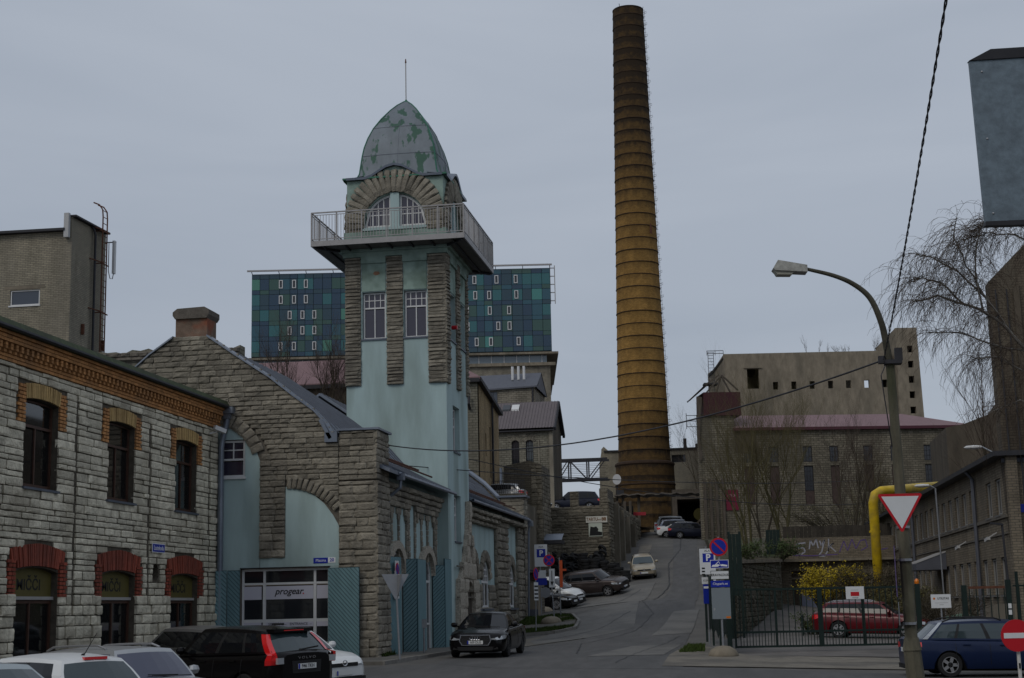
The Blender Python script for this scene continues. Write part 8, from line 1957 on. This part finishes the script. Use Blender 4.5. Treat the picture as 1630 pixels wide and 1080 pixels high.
# ================================================================== lamps, wires
def lamps():
    T = wthing('street_lamp', 'tall weathered concrete lamp post with curved arm and boxy grey lamp head', 'street lamp', (3.04, 31.7, -.6)); con = mat('mossy_concrete', (.115, .105, .075), .95, var=.35, vscale=5, bump=.4, stain=(.05, .06, .025), sscale=1.2, samt=.6, stretch=(1, 1, .4))
    b = MB(); b.tube([(3.05, 31.45, -.9), (2.95, 31.4, .62)], [.19, .17], 8); b.tube([(2.955, 31.4, .6), (2.95, 31.4, .85)], [.19, .14], 8); b.tube([(2.95, 31.4, .84), (2.93, 31.35, 3.0), (2.85, 30.95, 6.35)], [.125, .115, .085], 8); b.build('post', con, T)
    st = mat('rusty_green_steel', (.085, .08, .06), .8, .3, var=.4, vscale=5)
    b = MB(); b.tube(smooth_path([(2.86, 31.0, 6.1), (2.78, 30.8, 6.75), (2.69, 30.65, 7.15), (2.5, 30.55, 7.6), (2.18, 30.45, 7.88), (1.8, 30.35, 8.05), (1.35, 30.25, 8.17), (1.22, 30.22, 8.2)]), [.075 - .045 * i / 35 for i in range(36)], 8); b.build('curved_arm', st, T, smooth=True)
    b = MB(); ff = frame((0, 30.0, 0), (1, .12, 0), (.12, -1, 0)); hs = mat('lamp_shell', (.36, .36, .33), .6, var=.3, vscale=10, stain=(.12, .11, .1), sscale=5, samt=.7)
    b.prism([(.62, 8.22), (.66, 8.17), (1.3, 8.12), (1.3, 8.26), (.72, 8.38)], ff, -.34, 0); b.build('lamp_head', hs, T)
    b = MB(); b.prism([(.64, 8.2), (.7, 8.09), (.98, 8.08), (1.06, 8.16), (.66, 8.185)], ff, -.3, -.04); b.build('lamp_glass', mat('lamp_glass', (.3, .29, .24), .3), T)
    b = MB()
    for z in (2.35, 3.0, 1.1): b.tube([(2.93 - .0 * z, 31.33, z), (2.93, 31.33, z + .05)], .135, 10)
    b.build('steel_bands', galv, T)
    b = MB(); b.box((2.74, 30.8, 6.28), (3.08, 31.1, 6.36)); b.box((2.95, 30.85, 6.35), (3.1, 31.0, 6.6)); b.box((2.62, 30.85, 6.3), (2.75, 31.0, 6.45)); o = b.build('insulators', dark_m, T); o['kind'] = 'stuff'
    b = MB(); b.tube([(2.72, 30.6, 6.2), (2.62, 30.5, 6.0), (2.7, 30.6, 5.2), (2.78, 30.9, 4.6)], .015, 4); b.build('loose_cable', dark_m, T)
    def wire(label, p, q, sag, r=.012, twist=False, n=24):
        W_ = wthing('overhead_wire', label, 'wire', p); p, q = Vector(p), Vector(q)
        for k in range(2 if twist else 1):
            b = MB(); nn = 260 if twist else n; pts = []
            for i in range(nn + 1):
                t = i / nn; v = p.lerp(q, t); v.z -= sag * 4 * t * (1 - t)
                if twist: a = t * 150 + k * math.pi; v += Vector((math.cos(a) * .009, 0, math.sin(a) * .009))
                pts.append(v)
            b.tube(pts, r, 5); b.build('strand', dark_m, W_)
    wire('thick twisted black cable coming down from the upper right to the lamp post', (2.02, 13.2, 7.35), (2.72, 30.8, 6.36), .12, .0085, True)
    wire('long black cable sagging from the lamp post to the fire station tower', (2.7, 30.9, 6.36), (-12.1, 49.5, 7.1), .8, .02)
    wire('thin wire crossing low in front of the tower and grey houses', (-17.6, 48.5, 7.1), (7.9, 110, 10.0), .6, .02)
    wire('second thin wire crossing in front of the long stone building', (-12.1, 64.2, 8.0), (8.1, 104, 8.0), .8, .02)
    # lamps on the right building
    for x, y, z, lb in ((8.55, 60.5, 7.35, 'white wall lamp on a thin arm near the eaves of the tan brick building'), (7.75, 72, 6.75, 'white street lamp head beside the yellow pipe')):
        T = wthing('wall_lamp', lb, 'lamp', (x, y, z)); b = MB(); m = Matrix.Translation((x, y, z)) @ Matrix.Rotation(R_(90), 4, 'Y') @ Matrix.Diagonal((.5, 1, 1, 1)); b.lathe([(.02, -.4), (.13, -.3), (.17, 0), (.12, .25), (.03, .3)], 10, m=m); b.build('head', white_pt, T)
        b = MB()
        if y < 70: b.tube([(x + .3, y, z + .0), (x + .65, y - .5, z - .3), (x + 1.0, y - 1.5, z - 1.0)], .03, 5)
        else: b.tube([(x + .3, y, z), (x + .55, y, z - .15), (x + .6, y, .5)], .04, 6)
        b.build('arm', galv, T)
    T = wthing('floodlight_pole', 'dark pole with flat lamp head standing before the tan brick building', 'lamp', (8.3, 55, 0)); b = MB(); b.tube([(8.62, 55, -.2), (8.5, 55, 4.1)], .04, 6); b.build('pole', dark_m, T); b = MB(); b.bar((8.1, 54.9, 4.15), (8.52, 55, 4.1), .14, .06); b.build('head', dark_m, T)
lamps()
# ================================================================== trees, bushes
bark = mat('bark', (.055, .045, .03), .95, var=.35, vscale=6); bark_g = mat('bark_green', (.085, .075, .035), .95, var=.35, vscale=5); twig_m = mat('twigs', (.065, .048, .036), .95, var=.3); twig_y = mat('twigs_olive', (.085, .07, .03), .95, var=.3); birch_m = mat('birch_bark', (.16, .15, .135), .9, var=.5, vscale=4)
def tree(name, label, base, height, n_stems, spread, lean=(0, 0), r0=.1, seed=1, levels=4, droop=0, bm_=bark, tm=twig_m, split=3, upb=.8, cat='tree', group=None, trunkh=.28):
    rd = random.Random(seed); T = wthing(name, label, cat, base, group); tr = MB(); tw = MB()
    def branch(p, d, l, r, lev):
        n = 4 if lev < 2 else 3; pts = [p.copy()]; rs = [r]; q = p.copy(); dd = d.copy()
        for i in range(n):
            dd = (dd + Vector((rd.gauss(0, .11), rd.gauss(0, .11), rd.gauss(0, .06) + upb * .12 - droop * (.35 if lev >= 2 else .05)))).normalized(); q = q + dd * (l / n); pts.append(q.copy()); rs.append(r * (1 - .6 * (i + 1) / n))
        (tr if lev < 2 else tw).tube(pts, rs, 6 if lev < 1 else (4 if lev < 2 else 3), cap=False)
        if lev >= levels: return
        k = split + (2 if lev >= 1 else 1)
        for j in range(k):
            t = rd.uniform(.25, 1.0) if j else 1.0; idx = min(n - 1, int(t * n)); a = pts[idx].lerp(pts[idx + 1], t * n - idx if idx < n else 1) if idx + 1 < len(pts) else pts[-1]
            perp = dd.orthogonal().normalized(); perp.rotate(Matrix.Rotation(rd.uniform(0, 6.28), 3, dd)); ang = rd.uniform(.35, .8) if j else rd.uniform(.05, .25)
            nd = (dd * math.cos(ang) + perp * math.sin(ang)); nd.z += upb * .3 - (droop if lev >= 1 else 0) * .4; nd.normalize()
            branch(a, nd, l * rd.uniform(.5, .75), rs[idx] * .62, lev + 1)
    for s in range(n_stems):
        a = rd.uniform(0, 6.28); d = Vector((math.cos(a) * spread * rd.uniform(.4, 1) + lean[0], math.sin(a) * spread * rd.uniform(.4, 1) * .6 + lean[1], 1)).normalized(); p = Vector(base) + Vector((math.cos(a) * .15 * (n_stems > 1), math.sin(a) * .15 * (n_stems > 1), -.2))
        branch(p, d, height * rd.uniform(.38, .5), r0 * rd.uniform(.7, 1.1), 0)
    tr.build('trunk', bm_, T, smooth=True); tw.build('crown', tm, T)
    return T
tree('bare_tree', 'bare multi stemmed tree rising behind the no parking sign', (-.6, 101, 4.3), 12.5, 3, .24, (-.05, 0), .12, 3, 4, bm_=bark_g, tm=twig_y)
tree('bare_tree', 'bare broad tree with many upright stems in front of the narrow windows', (1.9, 103, 4.6), 12.5, 4, .26, (.03, 0), .11, 8, 4, bm_=bark_g, tm=twig_y)
tree('bare_tree', 'slender bare tree close to the corner of the long stone building', (.6, 106, 5.2), 12.5, 3, .2, (.05, 0), .1, 12, 4, bm_=bark, tm=twig_y)
tree('bare_tree', 'low spreading bare tree above the graffiti wall', (6.2, 100, 5.0), 9.5, 3, .4, (.05, 0), .12, 15, 4, bm_=bark, tm=twig_m)
tree('bare_tree', 'thin bare tree right of the yellow pipe top', (9.5, 118, 5.5), 9, 3, .35, (.05, 0), .12, 25, 4, bm_=bark, tm=twig_y)
tree('bare_tree', 'bare tree showing between the chimney and the long stone building', (-5.6, 165, 11), 12, 3, .4, (-.1, 0), .14, 31, 4)
tree('bare_tree', 'dark bare tree left of the pair behind the gable roof', (-29.0, 92, 12.5), 7.5, 2, .4, (0, 0), .12, 41, 4)
tree('bare_tree', 'dark bare tree in the middle behind the gable roof', (-26.6, 91, 12.5), 7.2, 3, .4, (0, 0), .12, 43, 4)
tree('bare_tree', 'smaller dark bare tree nearest the tower behind the gable roof', (-24.4, 91, 12.3), 6.6, 3, .4, (.05, 0), .11, 47, 4)
tree('bare_tree', 'leafless tree against the dark building at the far right', (13.5, 80, 2), 13, 3, .3, (.1, 0), .16, 53, 4, bm_=bark)
for i, (u, h, s) in enumerate(((9.3, 3.4, 61), (10.6, 2.6, 62), (11.6, 1.8, 63), (12.8, 1.5, 64), (13.6, 1.6, 65), (16.6, 2.8, 66))):
    p = FRS @ Vector((u, 28.2, -1)); tree('roof_sapling', ['tallest leafy sapling growing on the silo roof', 'thin bare sapling right of the tallest one on the silo roof', 'short twig sapling mid roof of the silo', 'tiny shrub on the silo roof', 'low spreading shrub on the silo roof', 'bare sapling beside the stair tower on the silo roof'][i], tuple(p), h, 1 if i < 3 else 3, .1 if i < 3 else .5, r0=.035, seed=s, levels=3, cat='sapling')
# birch reaching in from the right edge
def birch():
    T = wthing('birch_tree', 'weeping bare birch reaching in from the right edge against the sky', 'tree', (8.6, 35.2, -.6)); rd = random.Random(5); tr = MB(); tw = MB()
    tr.tube([(8.6, 35.2, -.9), (8.5, 35.2, 3), (8.3, 35.1, 6), (8.0, 35.0, 8.6), (7.9, 35, 11)], [.3, .24, .19, .12, .04], 8)
    limbs = [[(8.35, 35.1, 5.6), (7.2, 35, 6.3), (6.3, 34.9, 7.0), (5.6, 34.7, 7.75), (5.0, 34.5, 8.1), (4.3, 34.4, 8.3), (3.75, 34.3, 8.2)],
             [(5.9, 34.8, 7.4), (5.45, 34.7, 8.2), (5.0, 34.6, 9.0), (4.75, 34.5, 9.7), (4.85, 34.4, 10.1)], [(5.3, 34.6, 7.95), (5.2, 34.6, 8.9), (5.3, 34.5, 9.7), (5.5, 34.4, 10.1)],
             [(5.45, 34.7, 8.2), (4.8, 34.6, 8.9), (4.3, 34.5, 9.2), (3.9, 34.4, 9.3)], [(4.9, 34.5, 8.1), (4.4, 34.4, 8.65), (4.0, 34.3, 8.75), (3.7, 34.3, 8.65)],
             [(8.1, 35, 8.2), (7.0, 34.9, 9.2), (6.2, 34.8, 9.7), (5.6, 34.7, 9.75), (5.0, 34.6, 9.6)], [(6.9, 34.9, 9.2), (6.3, 34.8, 10.0), (5.7, 34.7, 10.1), (5.2, 34.7, 9.8)],
             [(7.2, 35, 6.3), (6.4, 34.8, 6.4), (5.6, 34.7, 6.9), (5.0, 34.6, 6.9)], [(8.3, 35.1, 6), (7, 34.9, 5.6), (6, 34.8, 5.9), (5.4, 34.7, 5.7)], [(6.3, 34.9, 7.0), (5.5, 34.7, 7.2), (4.7, 34.6, 7.5), (4.1, 34.5, 7.5)]]
    for li, l in enumerate(limbs):
        pts = [Vector(p) for p in l]; sm = []
        for i in range(len(pts) - 1):
            for k in range(3): sm.append(pts[i].lerp(pts[i + 1], k / 3) + Vector((rd.gauss(0, .015), rd.gauss(0, .015), rd.gauss(0, .02))))
        sm.append(pts[-1]); r0 = .052 if li == 0 else .02; tr.tube(sm, [r0 * (1 - .85 * i / len(sm)) + .006 for i in range(len(sm))], 5)
        for i in range(2, len(sm)):
            for k in range(13 if li else 15):
                p = sm[i] + (sm[i - 1] - sm[i]) * rd.random(); d = Vector((rd.gauss(-.3, .6), rd.gauss(0, .5), rd.uniform(-.2, .8))).normalized(); q = p; pp = [p]; ln = rd.uniform(.3, 1.5) * (1 if li else .9); n = 7; r = .0055
                for j in range(n):
                    d = (d + Vector((rd.gauss(0, .1), rd.gauss(0, .1), -.3))).normalized(); q = q + d * ln / n; pp.append(q)
                    if j > 1 and rd.random() < .5:
                        e = (d + Vector((rd.gauss(0, .6), rd.gauss(0, .5), rd.gauss(-.1, .3)))).normalized(); tw.tube([q, q + e * .14, q + e * .22 + Vector((0, 0, -.1))], [.004, .003, .002], 3, cap=False)
                tw.tube(pp, [r * (1 - .6 * j / n) for j in range(n + 1)], 3, cap=False)
    tr.build('trunk', birch_m, T, smooth=True); tw.build('crown', twig_m, T)
birch()
def bush(name, label, c, rad, n, mats_, leaf=.05, seed=1, stems=40, cat='bush', stemm=None):
    rd = random.Random(seed); T = wthing(name, label, cat, (c[0], c[1], c[2] - rad[2])); st = MB(); fl = MB(); z0 = c[2] - rad[2]
    tips = []
    for i in range(stems):
        a = rd.uniform(0, 6.28); q = Vector((c[0] + math.cos(a) * rad[0] * .3, c[1] + math.sin(a) * rad[1] * .3, z0)); rr = rd.uniform(.5, 1.05); e = Vector((c[0] + math.cos(a) * rad[0] * rr, c[1] + math.sin(a) * rad[1] * rr, c[2] + rad[2] * rd.uniform(-.1, 1) * (1.3 - rr * .5)))
        mid = (q + e) / 2 + Vector((0, 0, rad[2] * .5)); pts = [q, q.lerp(mid, .6), mid.lerp(e, .4), e, e + Vector((rd.gauss(0, .2), rd.gauss(0, .2), rd.gauss(.1, .2)))]; st.tube(pts, [.025, .018, .012, .008, .003], 3, cap=False); tips += [(pts[k], pts[k + 1]) for k in range(1, 4)]
        for k in range(5):
            p = pts[2].lerp(pts[3], rd.random()); d = Vector((rd.gauss(0, 1), rd.gauss(0, 1), rd.gauss(.6, .6))).normalized() * rd.uniform(.3, .8); st.tube([p, p + d * .6, p + d], [.008, .006, .003], 3, cap=False); tips.append((p, p + d))
    for i in range(n):
        a, b_ = rd.choice(tips); p = a.lerp(b_, rd.random()) + Vector((rd.gauss(0, .035), rd.gauss(0, .035), rd.gauss(0, .035))); u = Vector((rd.gauss(0, 1), rd.gauss(0, 1), rd.gauss(0, 1))).normalized(); v = u.orthogonal().normalized(); s = leaf * rd.uniform(.5, 1.2); fl.add([p - u * s, p + v * s * .6, p + u * s, p - v * s * .6], [(0, 1, 2, 3)])
    st.build('stems', stemm or bark, T)
    if n: fl.build('blossom' if 'forsythia' in name else 'leaves', mats_, T)
yel = mat('forsythia_yellow', (.42, .31, .012), .7, rnd=.35); oliveleaf = mat('bud_olive', (.11, .1, .035), .8, rnd=.4); greenleaf = mat('leaf_green', (.05, .075, .02), .8, rnd=.4); brownleaf = mat('bud_brown', (.06, .05, .025), .9, rnd=.4)
bush('forsythia_bush', 'bright yellow forsythia bush in bloom beside the yellow pipe', (3.55, 76, 1.85), (1.5, 1.1, 1.4), 9000, yel, .05, 3, 120)
bush('brown_bush', 'big brown budding bush between the forsythia and the yellow pipe', (5.3, 75, 1.7), (1.9, 1.3, 1.5), 6500, brownleaf, .04, 5, 130)
bush('green_bush', 'olive green bush behind the red car under the yellow pipe', (6.2, 69.5, 1.0), (1.6, 1.0, 1.2), 6000, oliveleaf, .04, 7, 80)
bush('green_bush', 'green shrubs on the bank under the bare trees', (.6, 92.5, 4.4), (2.2, 1.2, .7), 5000, greenleaf, .05, 9, 60)
bush('bare_bush', 'bare brown shrub at the foot of the tan brick wall behind the white sign', (7.0, 58.5, .8), (1.3, .8, .9), 400, brownleaf, .03, 11, 90)
bush('bare_bush', 'thicket of bare stems along the foot of the long stone building', (7, 112, 7.2), (5.5, 1.6, 1.5), 1500, oliveleaf, .05, 13, 160)
bush('green_bush', 'low green shrub by the red car inside the gate', (2.2, 66.5, .45), (.5, .5, .5), 1200, greenleaf, .05, 17, 25)
# ================================================================== small things in the yard, person
def small():
    T = wthing('low_fence', 'short green railing beside the tail of the red car', 'railing', (1.9, 68, .2)); me = MB().box((-.02, -.02, 0), (.02, .02, .95)).mesh('bar', gm_)
    for i in range(9): link('bar', me, T, Matrix.Translation((1.75 + i * .02, 65 + i * .55, .1)))
    b = MB(); b.bar((1.75, 65, 1.0), (1.92, 69.4, 1.0), .05); b.build('rail', gm_, T)
    T = wthing('tarpaulin_heap', 'pale green tarpaulin covered heap beyond the white sign', 'tarpaulin', (7.6, 62, 0)); b = MB(); vs = []; fs = []; nx = 14
    for j in range(6):
        for i in range(nx + 1): u = i / nx; v = j / 5; vs.append((6.5 + 2.4 * u, 61 + 1.2 * v, .05 + .95 * (math.sin(math.pi * min(1, u * 1.0)) ** .4) * (math.sin(math.pi * (.1 + .8 * v)) ** .5) + .05 * noise.noise((u * 6, v * 4, 0))))
    for j in range(5):
        for i in range(nx): a = j * (nx + 1) + i; fs.append((a, a + 1, a + nx + 2, a + nx + 1))
    b.add(vs, fs); b.build('tarpaulin', mat('tarp_green', (.1, .17, .12), .6, var=.2), T, smooth=True)
    for k, (x, y, lb) in enumerate(((7.0, 52.6, 'dark bicycle leaning behind the small barred gate'), (7.5, 52.9, 'second dark bicycle behind the small barred gate'))):
        z = gz(x, y); T = thing('bicycle', lb, 'bicycle', (x, y, z), R_(15 + 20 * k), 'bicycles behind the small gate')
        wm = MB().lathe([(.32, -.015), (.345, 0), (.32, .015), (.31, 0), (.32, -.015)], 22, m=Matrix.Rotation(R_(90), 4, 'X')).mesh('wheel', tyre_m)
        for xx in (-.5, .5): link('wheel', wm, T, Matrix.Translation((xx, 0, .345)))
        b = MB()
        for p, q in (((-.5, .345), (-.12, .8)), ((-.12, .9), (.0, .3)), ((0, .3), (-.5, .345)), ((0, .3), (.38, .78)), ((-.1, .78), (.36, .85)), ((.5, .345), (.34, 1.0))): b.tube([(p[0], 0, p[1]), (q[0], 0, q[1])], .018, 6)
        b.build('frame', dark_m, T); b = MB(); b.box((-.25, -.07, .9), (.03, .07, .95)); b.build('saddle', trim, T); b = MB(); b.tube([(.28, -.25, 1.02), (.36, 0, 1.05), (.28, .25, 1.02)], .015, 6); b.build('handlebar', trim, T)
def person():
    x, y = -4.75, 141.2; z = gz(x, y); T = wthing('person', 'person in dark clothes standing by the notice board at the top of the hill', 'person', (x, y, z))
    J = {'pel': (0, 0, .95), 'wa': (0, 0, 1.1), 'ch': (0, 0, 1.36), 'ne': (0, 0, 1.5), 'he': (0, -.02, 1.63), 'ht': (0, -.01, 1.74), 'hl': (.1, 0, .9), 'kl': (.13, -.03, .5), 'al': (.14, .0, .09), 'tl': (.15, -.14, .04), 'hr': (-.1, 0, .9), 'kr': (-.11, -.05, .5), 'ar': (-.12, .02, .09), 'tr': (-.13, -.12, .04), 'sl': (.19, 0, 1.42), 'el': (.26, .03, 1.13), 'wl': (.2, -.16, .95), 'fl': (.17, -.23, .92), 'sr': (-.19, 0, 1.42), 'er': (-.27, .02, 1.13), 'wr': (-.27, -.06, .87), 'fr': (-.26, -.09, .78)}
    rad = {'pel': .15, 'wa': .14, 'ch': .16, 'ne': .06, 'he': .1, 'ht': .08, 'hl': .1, 'kl': .065, 'al': .045, 'tl': .04, 'hr': .1, 'kr': .065, 'ar': .045, 'tr': .04, 'sl': .07, 'el': .05, 'wl': .035, 'fl': .035, 'sr': .07, 'er': .05, 'wr': .035, 'fr': .035}
    E_ = [('pel', 'wa'), ('wa', 'ch'), ('ch', 'ne'), ('ne', 'he'), ('he', 'ht'), ('pel', 'hl'), ('hl', 'kl'), ('kl', 'al'), ('al', 'tl'), ('pel', 'hr'), ('hr', 'kr'), ('kr', 'ar'), ('ar', 'tr'), ('ch', 'sl'), ('sl', 'el'), ('el', 'wl'), ('wl', 'fl'), ('ch', 'sr'), ('sr', 'er'), ('er', 'wr'), ('wr', 'fr')]
    k = list(J); me = bpy.data.meshes.new('body'); me.from_pydata([(J[i][0] + x, J[i][1] + y, J[i][2] + z) for i in k], [(k.index(a), k.index(b)) for a, b in E_], [])
    cl = mat('dark_clothes', (.016, .015, .02), .9); skin = mat('skin', (.32, .17, .12), .6); me.materials.append(cl); o = link('body', me, T); md = o.modifiers.new('skin', 'SKIN'); o.modifiers.new('sub', 'SUBSURF').levels = 1
    for i, v in enumerate(me.skin_vertices[0].data): v.radius = (rad[k[i]], rad[k[i]]); v.use_root = (i == 0)
    b = MB(); b.lathe([(.01, -.08), (.06, -.06), (.078, .0), (.07, .05)], 12, m=Matrix.Translation((x, y - .05, z + 1.63))); b.build('face', skin, T, smooth=True)
    b = MB(); b.lathe([(.1, .0), (.11, .04), (.09, .11), (.01, .14)], 12, m=Matrix.Translation((x, y, z + 1.63))); b.build('hair', mat('hair', (.02, .014, .01), .8), T, smooth=True)
small(); person()
